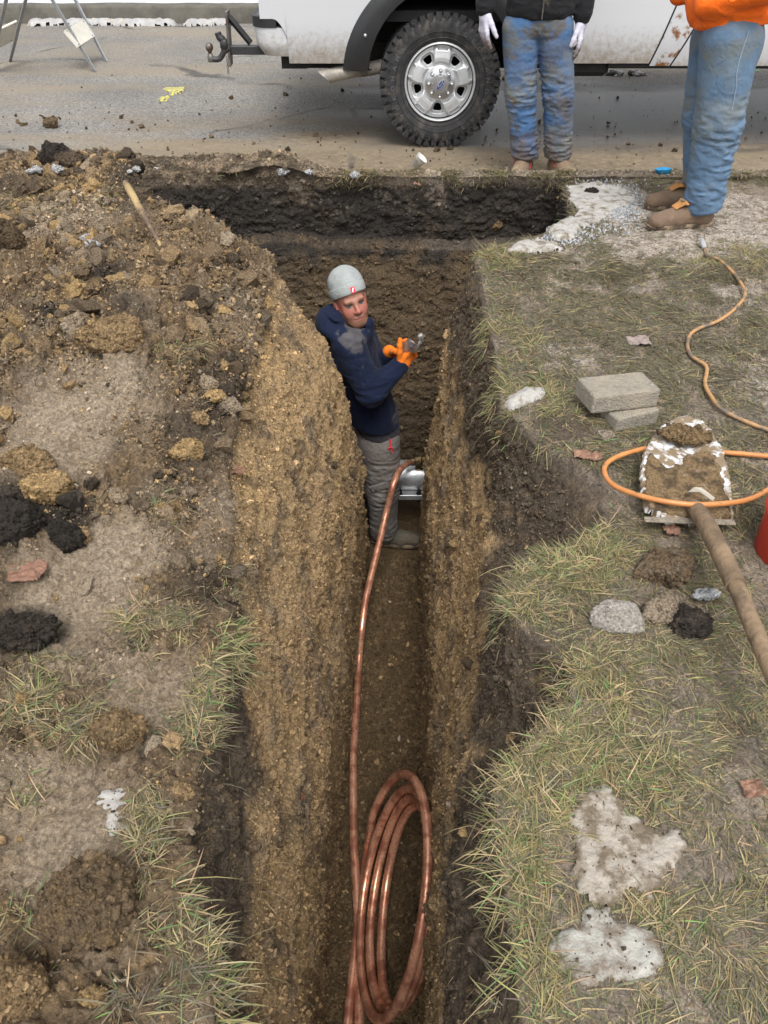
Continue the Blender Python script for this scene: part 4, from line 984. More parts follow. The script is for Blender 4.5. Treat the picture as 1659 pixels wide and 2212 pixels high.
# head frame: face turned back over the right shoulder, towards the camera and a little to the right
fw = np.array([.34, -.90, .18]); fw /= np.linalg.norm(fw); tilt = np.array([-.20, .02, .97]); upv = tilt - fw * (tilt @ fw); upv /= np.linalg.norm(upv); rt_ = np.cross(fw, upv)   # rt_: towards image right
HM = np.stack([rt_, fw, upv], 1)
def hpnt(a, b, c): return headc + rt_ * a + fw * b + upv * c
B = Body(.02)
B.ell(hpnt(0, -.012, .035), (.077, .098, .098), HM); B.ell(hpnt(0, .022, -.045), (.060, .070, .072), HM, k=.03)     # cranium, jaw block
B.ell(hpnt(0, .062, -.098), (.030, .026, .024), HM, k=.03)                                                             # chin
B.cap(hpnt(-.055, .0, -.055), hpnt(-.022, .06, -.098), .022, .018, k=.03); B.cap(hpnt(.055, .0, -.055), hpnt(.022, .06, -.098), .022, .018, k=.03)   # jaw line
B.ell(hpnt(-.038, .054, -.030), (.022, .018, .028), HM, k=.03); B.ell(hpnt(.038, .054, -.030), (.022, .018, .028), HM, k=.025)   # cheeks
B.cap(hpnt(-.040, .074, .021), hpnt(-.010, .083, .019), .012, .011, k=.014); B.cap(hpnt(.040, .074, .021), hpnt(.010, .083, .019), .012, .011, k=.014)                                              # brow
B.ell(hpnt(-.031, .094, .002), (.017, .012, .012), HM, k=.010, sub=True); B.ell(hpnt(.031, .094, .002), (.017, .012, .012), HM, k=.010, sub=True)   # eye sockets
B.cap(hpnt(0, .084, .012), hpnt(0, .106, -.030), .009, .012, k=.010); B.ell(hpnt(-.013, .095, -.034), (.009, .010, .008), HM, k=.008); B.ell(hpnt(.013, .095, -.034), (.009, .010, .008), HM, k=.008)
B.cap(hpnt(-.019, .086, -.064), hpnt(.019, .086, -.064), .0065, .0065, k=.006); B.cap(hpnt(-.015, .085, -.074), hpnt(.015, .085, -.074), .008, .008, k=.006)       # lips
B.cap(hpnt(-.026, .088, -.0715), hpnt(.026, .088, -.0715), .0030, .0030, k=.002, sub=True)
for s_ in (-1, 1): B.ell(hpnt(.080 * s_, -.012, -.008), (.010, .018, .030), HM, k=.010); B.ell(hpnt(.090 * s_, -.004, -.008), (.006, .010, .018), HM, k=.006, sub=True)
B.cap(hpnt(0, -.02, -.07), neck + np.array([0, .0, -.06]), .060, .066, k=.03)
for (a, b, ra, rb) in ((neck, hip, .09, .10), (shR, shL, .045, .045), (shR, elR, .045, .038), (elR, wrR, .036, .028), (shL, elL, .045, .038), (elL, wrL, .036, .028), (hR, kR, .07, .05), (kR, aR, .05, .035), (hL, kL, .07, .05), (kL, aL, .05, .035)): B.cap(a, b, ra, rb)
def facecol(V):
    q = V - headc; a, b, c = q @ rt_, q @ fw, q @ upv
    C = np.tile(np.array([.33, .155, .108]), (len(V), 1)); n = fbm(V, 40, 2, 211)
    red = np.exp(-(((np.abs(a) - .042) / .026) ** 2 + ((c + .028) / .028) ** 2)) + np.exp(-((a / .016) ** 2 + ((c + .028) / .02) ** 2)) + np.exp(-(((np.abs(a) - .08) / .02) ** 2 + ((c + .008) / .03) ** 2))
    C = mixc(C, [.42, .125, .095], np.clip(red, 0, 1) * .65)
    st = ss(-c, .048, .068) * (1 - np.exp(-((a / .026) ** 2 + ((c + .069) / .010) ** 2)) * .8); st = np.maximum(st, np.exp(-((a / .03) ** 2 + ((c + .052) / .007) ** 2)) * .8); C = mixc(C, [.15, .075, .045], np.clip(st * (.80 + .3 * n), 0, 1))
    C = mixc(C, [.38, .12, .10], (np.exp(-((a / .022) ** 2 + ((c + .070) / .0075) ** 2)) * (b > .07)).clip(0, 1) * .9)
    bw = np.exp(-(((np.abs(a) - .032) / .018) ** 2) ** 2 - ((c - .021 + .1 * (np.abs(a) - .03)) / .0055) ** 2) * (b > .04); C = mixc(C, [.13, .07, .04], bw * .75)
    li = np.exp(-((a / .021) ** 4 + ((c + .0692) / .002) ** 2)) * (b > .07); C = mixc(C, [.09, .03, .03], li * .9)
    ey = np.exp(-(((np.abs(a) - .031) / .017) ** 4 + ((c - .003) / .009) ** 2)) * (b > .05); C = mixc(C, [.27, .12, .09], ey * .6)
    return C
body = bodypart('body', B, .0042, M_skin, W, None, facecol)
for s_ in (-1, 1):
    bb = MB(); c = hpnt(.031 * s_, .0705, .001); g = np.array([0, 0, 1.5]) - c; g = g / np.linalg.norm(g) * .7 + fw * .3; g /= np.linalg.norm(g)
    bb.lathe([(0.0135 * math.sin(t), -.0135 * math.cos(t)) for t in np.linspace(0, math.pi, 12)], c, g, 16); e_ = sub(bb, 'eyeball', M_eyew, body, True)
    bb = MB(); bb.lathe([(0, .0006), (.0068, 0)], c + g * .0131, g, 14); sub(bb, 'iris', M_iris, e_)
    bb = MB(); bb.tube([c + HM @ np.array([x_, .0105 + .004 * (1 - (x_ / .013) ** 2), .0065 - 18 * x_ * x_]) for x_ in np.linspace(-.013, .013, 7)], .0022, 6); sub(bb, 'eyelid', M_skin, e_, True)
    bb.V = bb.V
# beanie
B = Body(.012)
B.ell(hpnt(-.002, -.018, .072), (.088, .107, .092), HM, k=.03); B.ell(hpnt(-.008, -.030, .098), (.070, .085, .064), HM, k=.03); B.cap(hpnt(-.01, -.02, .146), hpnt(.02, -.03, .140), .02, .015, k=.03)
B.cut(hpnt(0, 0, .034) , -(upv + fw * -.34)); bean = None
def bw_(P): return .0012 * fbm(P, 30, 2, 221) - .004 * fbm(P, 9, 2, 223)
bean = bodypart('beanie', B, .0042, M_beanie, W, bw_, lambda V: np.tile(np.array([1., 1, 1]), (len(V), 1)) * (1 - .12 * ss(fbm(V, 14, 2, 225), .1, .5))[:, None])
B = Body(.01); B.ell(hpnt(-.001, -.016, .062), (.094, .114, .100), HM); B.cut(hpnt(0, 0, .030), -(upv + fw * -.34)); B.cut(hpnt(0, 0, .082), upv + fw * -.34)
bodypart('beanie_cuff', B, .0038, M_beanie, bean, lambda P: .0012 * fbm(P, 24, 2, 226), lambda V: np.ones((len(V), 3)))
def on_ell(az, c, r=(.094, .114, .100), cc=(-.001, -.016, .062)):
    z_ = c - cc[2]; k = math.sqrt(max(0, 1 - (z_ / r[2]) ** 2)); return (cc[0] + r[0] * k * math.sin(az), cc[1] + r[1] * k * math.cos(az), c)
bb = MB(); bx, by, bz = on_ell(-.02, .080); P4 = []
for (da, dc) in ((-.12, -.014), (.12, -.014), (.12, .014), (-.12, .014)):
    x_, y_, z_ = on_ell(-.02 + da, .080 + dc); P4.append(hpnt(x_, y_ + .004, z_))
P4b = [p - fw * .006 for p in P4]; bb.add(P4 + P4b, [(0, 1, 2, 3), (7, 6, 5, 4), (0, 4, 5, 1), (1, 5, 6, 2), (2, 6, 7, 3), (3, 7, 4, 0)]); tg = sub(bb, 'label', M_label, bean)
bb = MB(); c_ = sum(P4) / 4 + fw * .0008; ex_, ez_ = (P4[1] - P4[0]) / 2, (P4[3] - P4[0]) / 2
bb.add([c_ + ex_ * a + ez_ * b for a, b in ((-.5, .7), (-.1, .75), (.35, .1), (.55, -.6), (.1, -.75), (.0, -.2), (-.35, .2))], [tuple(range(7))]); sub(bb, 'label_print', M_labw, tg)
# hoodie
B = Body(.045); low = hip + np.array([-.005, 0, .02]); tw = (.0, 1, 0)
B.cap(chest + np.array([0.01, 0.01, -.0]), low, .140, .138, flat=((0, 1, 0), 1.22)); B.cap(shR + np.array([.0, .045, -.01]), shL + np.array([-.01, -.05, -.01]), .078, .072); B.ell(chest + np.array([-.02, -.02, .02]), (.125, .165, .11))
B.cap(shR, elR, .080, .068, k=.04); B.cap(elR, wrR, .066, .046, k=.03); B.cap(shL, elL, .070, .056, k=.04); B.cap(elL, wrL, .056, .042, k=.03)
B.ell(wp(724, 694, 3.60), (.10, .15, .070), None, k=.035); B.ell(wp(760, 714, 3.58), (.10, .12, .045), None, k=.03)      # hood lying on the back and collar
B.cap(wp(795, 700, 3.57), wp(790, 770, 3.54), .035, .03, k=.03)
dR = (wrR - elR) / np.linalg.norm(wrR - elR); dL = (wrL - elL) / np.linalg.norm(wrL - elL)
B.ell(hpnt(0.004, .012, -.07), (.072, .082, .095), HM, k=.012, sub=True)
B.cut(low + np.array([0, 0, .050]), (-.18, 0, -1))
def hw(P):
    d = wrinkle([(tuple(elR), .07, .020), (tuple((shR + elR) / 2), .08, .010), (tuple(low), .10, .006), (tuple(wrR), .05, .007), (tuple(elL), .06, .008), (tuple(wp(730, 705, 3.55)), .09, .008)], base=.009, sc=8)(P)
    for (hu, hv, ha) in ((720, 700, .014), (742, 716, .010), (775, 712, .010)):
        q = P - wp(hu, hv, 3.50); d = d + ha * np.exp(-((q[:, 2] + .35 * q[:, 0]) / .010) ** 2) * np.exp(-(q[:, 0] / .06) ** 2 - (q[:, 1] / .12) ** 2)
    q = P - wp(733, 690, 3.56); d = d + .010 * np.exp(-(np.sqrt((q[:, 2] / .012) ** 2 + 0 * q[:, 0])) ** 2 * .5) * (np.abs(q[:, 0]) < .09); return d
def navycol(V):
    q = V - wp(762, 733, 3.42); n = fbm(V, 22, 3, 231); m = 1 - ss(np.sqrt((q[:, 0] / .085) ** 2 + ((q[:, 2] + .15 * q[:, 0]) / .065) ** 2) + .75 * n, .62, .80); m *= ss(3.62 - V[:, 1], 0, .06)
    q2 = V - wp(775, 800, 3.4); m2 = np.exp(-((q2[:, 0] / .05) ** 2 + (q2[:, 2] / .07) ** 2)) * ss(fbm(V, 45, 2, 233), .15, .5) * .5
    m = np.maximum(m, m2)[:, None] * (.65 + .35 * np.clip(n, -1, 1))[:, None]; C = np.ones((len(V), 3)); return C + (np.array([24, 11.5, 3.6]) - C) * m * .75
# colour attribute multiplies the navy: (grey mud) / (navy)
_mk = mk
def mk_hdr(name, V, Fc, col=None, smooth=True, attrs=None):
    me = _mk(name, V, Fc, None, smooth, attrs)
    if col is not None:
        c = np.ones((len(V), 4), np.float32); c[:, :3] = np.clip(col, 0, 30); a = me.color_attributes.new('Col', 'FLOAT_COLOR', 'POINT'); a.data.foreach_set('color', c.ravel())
    return me
mk = mk_hdr
bodypart('hoodie', B, .0070, M_navy, W, hw, navycol)
# hems, cuffs
for (p, d, r) in ((wrR, dR, .046), (wrL, dL, .045)):
    B = Body(.01); B.cap(p - d * .045, p + d * .006, r, r * .94); B.cut(p + d * .012, d); B.cut(p - d * .05, -d); bodypart('cuff', B, .005, M_navy, W, lambda P: .001 * fbm(P, 40, 2, 5), lambda V: np.ones((len(V), 3)))
B = Body(.03); B.cap(low + np.array([.0, 0, .12]), low + np.array([.012, 0, -.06]), .122, .126, flat=((0, 1, 0), 1.25)); B.cut(low + np.array([.02, 0, -.020]), (-.20, 0, -1)); B.cut(low + np.array([.0, 0, .12]), (0, 0, 1))
bodypart('shirt', B, .0065, M_tee, W, wrinkle([(tuple(low), .12, .004)], base=.003))
# drawstring, gloves
bb = MB(); bb.tube(spline([wp(727, 722, 3.475), wp(729, 735, 3.47), wp(727, 752, 3.475)], 5), .0022, 6); sub(bb, 'loose_thread', M_plank, W)
B = Body(.008); fR = wp(893, 752, 3.57) - wrR; hand(B, wrR, fR * np.array([1, .5, 1]), (-.25, .8, .55), (-.5, .35, .8), 1.12, (1.0, 1.1, 1.15, 1.2), .0115, thumb=.8); B.cap(wrR - dR * .02, wrR + dR * .03, .034, .034, k=.02)
bodypart('glove', B, .0036, M_gorange, W, lambda P: .0012 * fbm(P, 60, 2, 7))
B = Body(.008); hand(B, wrL, (.78, -.35, .22), (.35, -.75, -.2), (.1, .1, .9), 1.12, (.95, 1.05, 1.1, 1.2), .0115, thumb=.6); B.cap(wrL - dL * .02, wrL + dL * .03, .034, .034, k=.02)
bodypart('glove', B, .0036, M_gorange, W, lambda P: .0012 * fbm(P, 60, 2, 8))
# trousers
B = Body(.05); B.cap(hR + np.array([0, .07, .05]), hL + np.array([0, -.07, .09]), .108, .104); B.cap(hR + np.array([-.003, 0, .0]), kR, .114, .090, k=.03); B.cap(kR, aR + np.array([.0, 0, .02]), .090, .082, k=.03)
B.cap(hL, kL, .106, .088, k=.05); B.cap(kL, aL, .086, .074, k=.04); B.ell(hR + np.array([-.055, .06, -.01]), (.09, .12, .12), k=.05)
B.cut(low + np.array([0, 0, .04]), (0, 0, 1)); B.cut((0, 0, FLOOR + .045), (0, 0, -1))
bodypart('trousers', B, .0068, M_gpants, W, wrinkle([(tuple(kR), .09, .024), (tuple(aR + np.array([0, 0, .05])), .07, .024), (tuple(kL), .08, .020), (tuple(hR + np.array([0, 0, -.12])), .10, .018), (tuple(aL), .07, .012)], base=.005, sc=10))
# cargo pocket flaps, pocket tool with red ring
bb = MB(); c = kR + np.array([-.02, -.098, .10]); M_ = Matrix.Rotation(.35, 3, 'Y') 
bb.box(c, (.10, .010, .045), M_.transposed(), bev=.004); fl_ = sub(bb, 'pocket_flap', M_gpants, W)
bb = MB(); bb.lathe([(0, .004), (.006, .003), (.007, 0)], c + np.array([-.02, -.006, -.012]), (0, -1, 0), 10); sub(bb, 'flap_button', M_steel, fl_)
bb = MB(); q = wp(842, 968, 3.495); bb.tube([q + np.array([0, .02, .05]), q + np.array([.012, -.004, -.03])], .004, 6); bb.tube(spline([q + np.array([-.014, 0, -.012]), q + np.array([-.004, -.004, .004]), q + np.array([.012, -.004, .006]), q + np.array([.014, 0, -.014])], 4), .0032, 6); sub(bb, 'pocket_key_cord', M_label, W)
def boot(ank, toe, ground, mt, par, L=.30, top=.13, w=.052, name='boot', lace=None, tongue=False, res=.006):
    ank = np.array(ank, float); d = np.array(toe, float) - ank; d[2] = 0; d /= np.linalg.norm(d); sdv = np.array([-d[1], d[0], 0]); z = ground; c0 = np.array([ank[0], ank[1], 0]) - d * .07
    P_ = lambda f, s, h: c0 + d * f * L + sdv * s + np.array([0, 0, z + h])
    B = Body(.03); B.cap(P_(.20, 0, .06), P_(.25, 0, top), .048, .050, k=.03); B.cap(P_(.14, 0, .055), P_(.5, 0, .05), .046, .045, k=.03); B.cap(P_(.42, 0, .075), P_(.72, .004, .048), .040, .040, k=.03); B.cap(P_(.62, .004, .042), P_(.88, .008, .036), .046, .038, k=.03)
    B.ell(P_(.90, .008, .040), (.045, .045, .036), k=.02); B.cut((0, 0, z + .018), (0, 0, -1)); B.cut((0, 0, z + top + .02), (0, 0, 1))
    bo = bodypart(name, B, res, mt, par, lambda P: .003 * fbm(P, 24, 3, 241) + .002 * fbm(P, 60, 2, 243))
    n = 40; V = []; outl = []
    for k in range(n):
        t = 2 * math.pi * k / n; f = .5 + .535 * math.cos(t); wd = (.042 + .014 * ss(np.array(f), .35, .75) - .004) * (abs(math.sin(t)) ** .62) * (1 if math.sin(t) > 0 else -1); outl.append((f, wd))
    bb = MB()
    rows = [(-.002, .94), (.006, 1.0), (.020, 1.02), (.026, .97)]
    V = [P_(.5 + (f - .5) * g, wd * g * 1.08, h) for h, g in rows for f, wd in outl]; Fc = [(i * n + k, i * n + (k + 1) % n, (i + 1) * n + (k + 1) % n, (i + 1) * n + k) for i in range(3) for k in range(n)] + [tuple(range(n))[::-1], tuple(range(3 * n, 4 * n))]
    bb.add(V, Fc); sub(bb, 'sole', M_sole, bo, True)
    if lace is not None:
        bb = MB()
        for k in range(5):
            f = .40 + .065 * k; h = .122 - .018 * k; bb.tube(spline([P_(f - .02, -.032, h - .015), P_(f + .01, 0, h + .010), P_(f + .02, .032, h - .015)], 5), .0034, 6)
        bb.tube(spline([P_(.36, .01, .12), P_(.34, .05, .10), P_(.42, .055, .06)], 5), .003, 6); bb.tube(spline([P_(.36, -.01, .12), P_(.34, -.05, .10), P_(.44, -.055, .07)], 5), .003, 6)
        sub(bb, 'lace', lace, bo, True)
    if tongue:
        B = Body(.01); q0 = P_(.40, 0, .115); q1 = P_(.52, 0, .128) ; q2 = P_(.66, -.0, .100); B.cap(q0, q1, .007, .007, flat=(sdv, 5.5), k=.01); B.cap(q1, q2, .007, .006, flat=(sdv, 5.0), k=.01)
        tg_ = bodypart('tongue', B, .004, M_tongue, bo, lambda P: .0015 * fbm(P, 30, 2, 245))
        bb = MB(); M_ = Matrix(((d[0], sdv[0], 0), (d[1], sdv[1], 0), (0, 0, 1))); bb.box(Vector(q1) + Vector((0, 0, .0085)), (.034, .026, .002), M_); sub(bb, 'tongue_label', mat('grey_patch', (.2, .19, .18), .8), tg_)
        for k in range(3):
            for s_ in (-1, 1):
                bb = MB(); bb.lathe([(.0025, .002), (.005, .002), (.006, 0)], P_(.28 + .06 * k, .049 * s_, .118 - .006 * k), Vector(sdv * s_), 10); sub(bb, 'eyelet', M_jaw, bo)
        bb = MB(); bb.tube(spline([P_(.48, -.03, .10), P_(.56, -.05, .075), P_(.60, -.052, .055)], 5), .0032, 6); bb.tube(spline([P_(.46, -.03, .10), P_(.50, -.052, .085), P_(.62, -.045, .075)], 5), .0032, 6); sub(bb, 'lace', M_lacey, bo, True)
        B = Body(.01); B.cap(P_(.06, 0, .118), P_(.06, 0, .135), .03, .032); bodypart('ankle_collar', B, .005, M_bjack, bo)
    return bo
boot(aR, aR + np.array([1, -.10, 0]), FLOOR + .010, M_bootg, W, .30, .15, lace=M_grip)
boot(aL, aL + np.array([.5, .9, 0]), FLOOR + .010, M_bootg, W, .29, .15)
# pipe wrench held in both hands
g0 = Vector(wp(826, 806, 3.62)); g1 = Vector(wp(868, 764, 3.53)); g2 = Vector(wp(886, 745, 3.50)); WRr = root('pipe_wrench', g1, 'steel pipe wrench with dark handle held in the orange gloves of the trench worker', 'wrench')
dd = (g2 - g0).normalized(); M_ = dd.to_track_quat('X', 'Y').to_matrix(); camd = (Vector((0, 0, 1.5)) - g1).normalized()
bb = MB(); bb.tube([g0, g0.lerp(g1, .5), g1], [.013, .011, .012], 10); bb.build('handle', M_grip, WRr, smooth=True)
side_ = dd.cross(camd).normalized()
Mx = Matrix((dd, camd, side_)).transposed()
bb = MB(); bb.prism([(-.05, -.020), (.0, -.034), (.062, -.030), (.070, .024), (.01, .028), (-.05, .018)], -.014, .014, lambda a, b, h: g1.lerp(g2, .6) + Mx @ Vector((a, h, b))); bb.build('wrench_housing', M_jaw, WRr)
bb = MB(); bb.prism([(-.03, -.008), (.06, -.016), (.076, .014), (-.01, .012)], .012, .026, lambda a, b, h: g1.lerp(g2, .5) + Mx @ Vector((a, h, b))); bb.build('heel_jaw', M_jaw, WRr)
hk = [g1.lerp(g2, .2) + side_ * -.012, Vector(wp(893, 759, 3.50)), Vector(wp(905, 746, 3.49)), Vector(wp(911, 733, 3.49)), Vector(wp(906, 722, 3.49))]
bb = MB(); pts = spline(hk, 6); bb.tube(pts, [.009] * 8 + [.010] * 6 + [.014] * 6 + [.016] * (len(pts) - 21) + [.009], 8); bb.build('hook_jaw', M_jaw, WRr, smooth=True)
bb = MB(); bb.lathe([(.012, -.014), (.0165, -.012), (.0165, .012), (.012, .014)], g1.lerp(g2, .35), Mx @ Vector((0, 1, .0)), 14, True); bb.build('adjusting_nut', M_steel, WRr)
# ---------------------------------------------------------------- person by the truck (black jacket, white gloves)
P1Y = 5.16
Pn = root('person', (.93, P1Y, RZ), 'person in black jacket, muddy jeans and white gloves standing in front of the truck', 'person')
q = lambda u, v, dy=0: wp(u, v, P1Y + dy)
hipR, hipL = q(1125, 60), q(1198, 60); knR, knL = q(1124, 205, -.02), q(1206, 205, -.02); anR, anL = q(1135, 330), q(1208, 330); anR[2] = anL[2] = RZ + .10
chs = (hipR + hipL) / 2 + np.array([0, .02, .52]); nk = chs + np.array([0, 0, .15]); hd = nk + np.array([0, -.02, .15])
wR1, wL1 = q(1048, 22, .0), q(1256, 40, 0); sR1, sL1 = chs + np.array([-.19, 0, .07]), chs + np.array([.19, 0, .07]); eR1_, eL1_ = (sR1 + wR1) / 2 + np.array([-.05, .04, 0]), (sL1 + wL1) / 2 + np.array([.05, .04, 0])
def figure_body(hd, nk, chs, hp_, limbs, e, fwd):
    fwd = np.array(fwd, float); r_ = np.cross(fwd, [0, 0, 1.]); B = Body(.02)
    h = lambda a, b, c: hd + r_ * a + fwd * b + np.array([0, 0, c]); HM_ = np.stack([r_, fwd, np.array([0, 0, 1.])], 1)
    B.ell(h(0, -.01, .03), (.075, .095, .095), HM_); B.ell(h(0, .022, -.045), (.058, .068, .07), HM_, k=.03); B.ell(h(0, .06, -.095), (.03, .026, .022), HM_, k=.03); B.cap(h(-.038, .073, .018), h(.038, .073, .018), .011, .011, k=.015)
    for s_ in (-1, 1): B.ell(h(.031 * s_, .093, .001), (.016, .012, .011), HM_, k=.01, sub=True); B.ell(h(.078 * s_, -.012, -.008), (.010, .018, .030), HM_, k=.01)
    B.cap(h(0, .084, .012), h(0, .104, -.028), .009, .012, k=.01); B.cap(h(-.018, .086, -.066), h(.018, .086, -.066), .008, .008, k=.006); B.cap(h(0, -.02, -.06), nk, .058, .062, k=.03)
    B.cap(nk, np.array(hp_) + np.array([0, 0, .05]), .08, .075)
    for a, b, ra, rb in limbs: B.cap(a, b, ra, rb)
    o = bodypart('body', B, .007, M_skin, e, None, lambda V: np.tile(np.array([.45, .25, .18]), (len(V), 1)))
    B = Body(.02); B.ell(h(0, -.022, .045), (.082, .098, .095), HM_); B.cut(h(0, .05, .04), fwd * .8 + np.array([0, 0, -.6])); bodypart('hair', B, .007, M_hair, e, lambda P: .003 * fbm(P, 40, 2, 9))
    return o
figure_body(hd, nk, chs, (hipR + hipL) / 2, [(sR1, sL1, .045, .045), (sR1, eR1_, .045, .038), (eR1_, wR1, .036, .028), (sL1, eL1_, .045, .038), (eL1_, wL1, .036, .028), (hipR, knR, .055, .045), (knR, anR, .045, .035), (hipL, knL, .055, .045), (knL, anL, .05, .035)], Pn, (0, -1, 0))
B = Body(.05); mid = (hipR + hipL) / 2
B.cap(chs, mid + np.array([0, 0, .10]), .135, .135, flat=((1, 0, 0), 1.42)); B.cap(sR1, sL1, .075, .075); B.cap(sR1, eR1_, .075, .066, k=.03); B.cap(eR1_, wR1 + np.array([0, 0, .02]), .066, .052, k=.02); B.cap(sL1, eL1_, .075, .066, k=.03); B.cap(eL1_, wL1 + np.array([0, 0, .02]), .066, .052, k=.02)
B.ell(nk + np.array([0, .01, -.03]), (.10, .10, .06)); B.cut(mid + np.array([0, 0, .015]), (0, 0, -1)) if False else None
hemz = float(q(1160, 36)[2])
jw = wrinkle([(tuple(mid + np.array([0, 0, .1])), .16, .007), (tuple(wR1), .06, .010), (tuple(wL1), .06, .010)], base=.005, sc=10)
def jcut(P):
    return jw(P)
B2 = B; B2.p.append(('b', np.array([mid[0], mid[1], hemz - .30], np.float32), np.array([.20, .4, .30], np.float32), None, .01, .012, None, True))
bodypart('jacket', B2, .0078, M_bjack, Pn, jcut)
bb = MB(); bb.tube([(mid[0] - .01, mid[1] - .16, hemz + .01), (mid[0] - .01, mid[1] - .165, hemz + .25)], .004, 6); bb.build('zip', M_steel, Pn)
B = Body(.04); B.cap(hipR + np.array([.035, 0, .04]), hipL + np.array([-.035, 0, .04]), .112, .112); B.cap(hipR, knR, .106, .084, k=.02); B.cap(knR, anR + np.array([0, 0, .01]), .082, .074, k=.02); B.cap(hipL, knL, .106, .084, k=.02); B.cap(knL, anL + np.array([0, 0, .01]), .082, .074, k=.02)
B.cut((0, 0, RZ + .115), (0, 0, -1)); B.cut((0, 0, hemz + .10), (0, 0, 1))
def jeancol(V, fa, z0, knees):
    C = np.ones((len(V), 3)); n = fbm(V, 7, 3, 251); m = ss((z0 + .46 - V[:, 2]) / .36 + .6 * n, .35, .9)
    for (c, r) in knees: m = np.maximum(m, np.exp(-((V - c) ** 2).sum(1) / (2 * r * r)) * ss(n, -.4, .3) * .9)
    return C + (np.array(fa) - C) * m[:, None] * .85
bodypart('jeans', B, .0072, M_jean1, Pn, wrinkle([(tuple(anR + np.array([0, 0, .08])), .08, .030), (tuple(anL + np.array([0, 0, .08])), .08, .030), (tuple(knR), .10, .020), (tuple(knL), .10, .020), (tuple(mid + np.array([0, -.1, -.05])), .08, .008)], base=.006, sc=9), lambda V: jeancol(V, (2.0, .65, .22), RZ, [(knL + np.array([.02, -.08, -.02]), .09), (knR + np.array([-.02, -.08, .06]), .07), (hipL + np.array([.02, -.08, -.14]), .07)]))
bb = MB(); bb.box((mid[0] - .005, mid[1] - .106, hemz - .03), (.014, .012, .09), bev=.004); bb.build('fly', M_jean2, Pn)
for (w0, tx, sgn) in ((wR1, q(1043, 92), 1), (wL1, q(1252, 100), -1)):
    f = tx - w0; f[1] += -.02; B = Body(.008); hand(B, w0 - f * .02, f, (sgn * .75, .25, 0.1), (sgn * .35, -1, 0), 1.16, (.22, .25, .3, .4), .0108, thumb=.45, tcurl=.2); B.cap(w0 + np.array([0, 0, .04]), w0 + f * .2, .032, .030, k=.02)
    gz = w0[2] - .13
    bodypart('glove', B, .0042, M_gwhite, Pn, lambda P: .0015 * fbm(P, 60, 2, 11), lambda V: 1 - (np.array([.72, .78, .84]) * (ss(gz - V[:, 2] + .03 * fbm(V, 30, 2, 253), -.03, .03) * .95)[:, None]))
boot(anR, anR + np.array([-.45, -1, 0]), RZ + .008, M_boot1, Pn, .29, .15, lace=M_lace); boot(anL, anL + np.array([.35, -1, 0]), RZ + .008, M_boot1, Pn, .29, .15, lace=M_lace)
# ---------------------------------------------------------------- person on the right (orange sweatshirt)
P2 = root('person', (1.62, 4.0, 0), 'person in orange sweatshirt, faded jeans and unlaced brown boots at the right edge', 'person')
YN, YF = 3.98, 4.24
n_hip, n_kn, n_an = wp(1578, 88, YN + .03), wp(1552, 262, YN), wp(1530, 395, YN); n_an[2] = .10
f_hip, f_kn, f_an = wp(1545, 88, YF), wp(1520, 250, YF), wp(1515, 372, YF); f_an[2] = .10
mid = (n_hip + f_hip) / 2; chs = mid + np.array([-.03, 0, .42]); nk = chs + np.array([-.01, 0, .14]); hd = nk + np.array([-.04, 0, .15])
sN, sF = chs + np.array([0, -.20, .06]), chs + np.array([0, .20, .06]); eN, eF = sN + np.array([.06, -.05, -.24]), sF + np.array([.04, .05, -.24]); wN, wF = eN + np.array([-.20, .10, -.08]), eF + np.array([-.20, -.08, -.08])
figure_body(hd, nk, chs, mid, [(sN, sF, .045, .045), (sN, eN, .045, .038), (eN, wN, .036, .028), (sF, eF, .045, .038), (eF, wF, .036, .028), (n_hip, n_kn, .07, .05), (n_kn, n_an, .05, .035), (f_hip, f_kn, .07, .05), (f_kn, f_an, .05, .035)], P2, (-1, 0, 0))
B = Body(.05); B.cap(chs, mid + np.array([.015, 0, .13]), .150, .172, flat=((0, 1, 0), 1.22)); B.cap(sN, sF, .075, .075); B.cap(sN, eN, .075, .066, k=.03); B.cap(eN, wN, .066, .048, k=.02); B.cap(sF, eF, .075, .066, k=.03); B.cap(eF, wF, .066, .048, k=.02); B.ell(nk + np.array([.02, 0, -.02]), (.10, .10, .06))
B.ell(mid + np.array([-.06, 0, .16]), (.14, .19, .12), k=.05); B.ell(mid + np.array([.12, 0, .18]), (.10, .18, .12), k=.05)
hz = float(wp(1520, 84, 3.85)[2]); B.cut((mid[0] - .13, 0, hz), (.16, 0, -1))
bodypart('sweatshirt', B, .0078, M_hiviz, P2, wrinkle([(tuple(mid + np.array([-.1, -.12, .06])), .10, .022), (tuple(mid + np.array([.1, -.1, .1])), .10, .018)], base=.006, sc=8, horiz=1.0))
bb = MB(); cN = wp(1596, -2, 3.80); bb.tube(spline([cN + np.array([-.06, 0, .03]), cN + np.array([-.045, -.005, .0]), cN + np.array([-.02, -.005, -.005]), cN + np.array([-.0, -.002, .03])], 5), .004, 6); bb.build('pocket_edge', M_hiviz, P2)
B = Body(.04); B.cap(n_hip + np.array([0, .03, .03]), f_hip + np.array([0, -.05, .03]), .120, .110); B.cap(n_hip, n_kn, .132, .104, k=.03); B.cap(n_kn, n_an + np.array([.0, 0, .02]), .102, .088, k=.03); B.cap(f_hip, f_kn, .116, .096, k=.03); B.cap(f_kn, f_an + np.array([0, 0, .02]), .09, .078, k=.03)
B.ell(n_hip + np.array([.055, .08, -.02]), (.11, .15, .12), k=.05); B.cut((0, 0, .075), (-.25, 0, -1)); B.cut((0, 0, hz + .12), (0, 0, 1))
B.cuts[-2] = (np.array([n_an[0], 0, .085], np.float32), np.array([.25, 0, -1], np.float32) / 1.03)
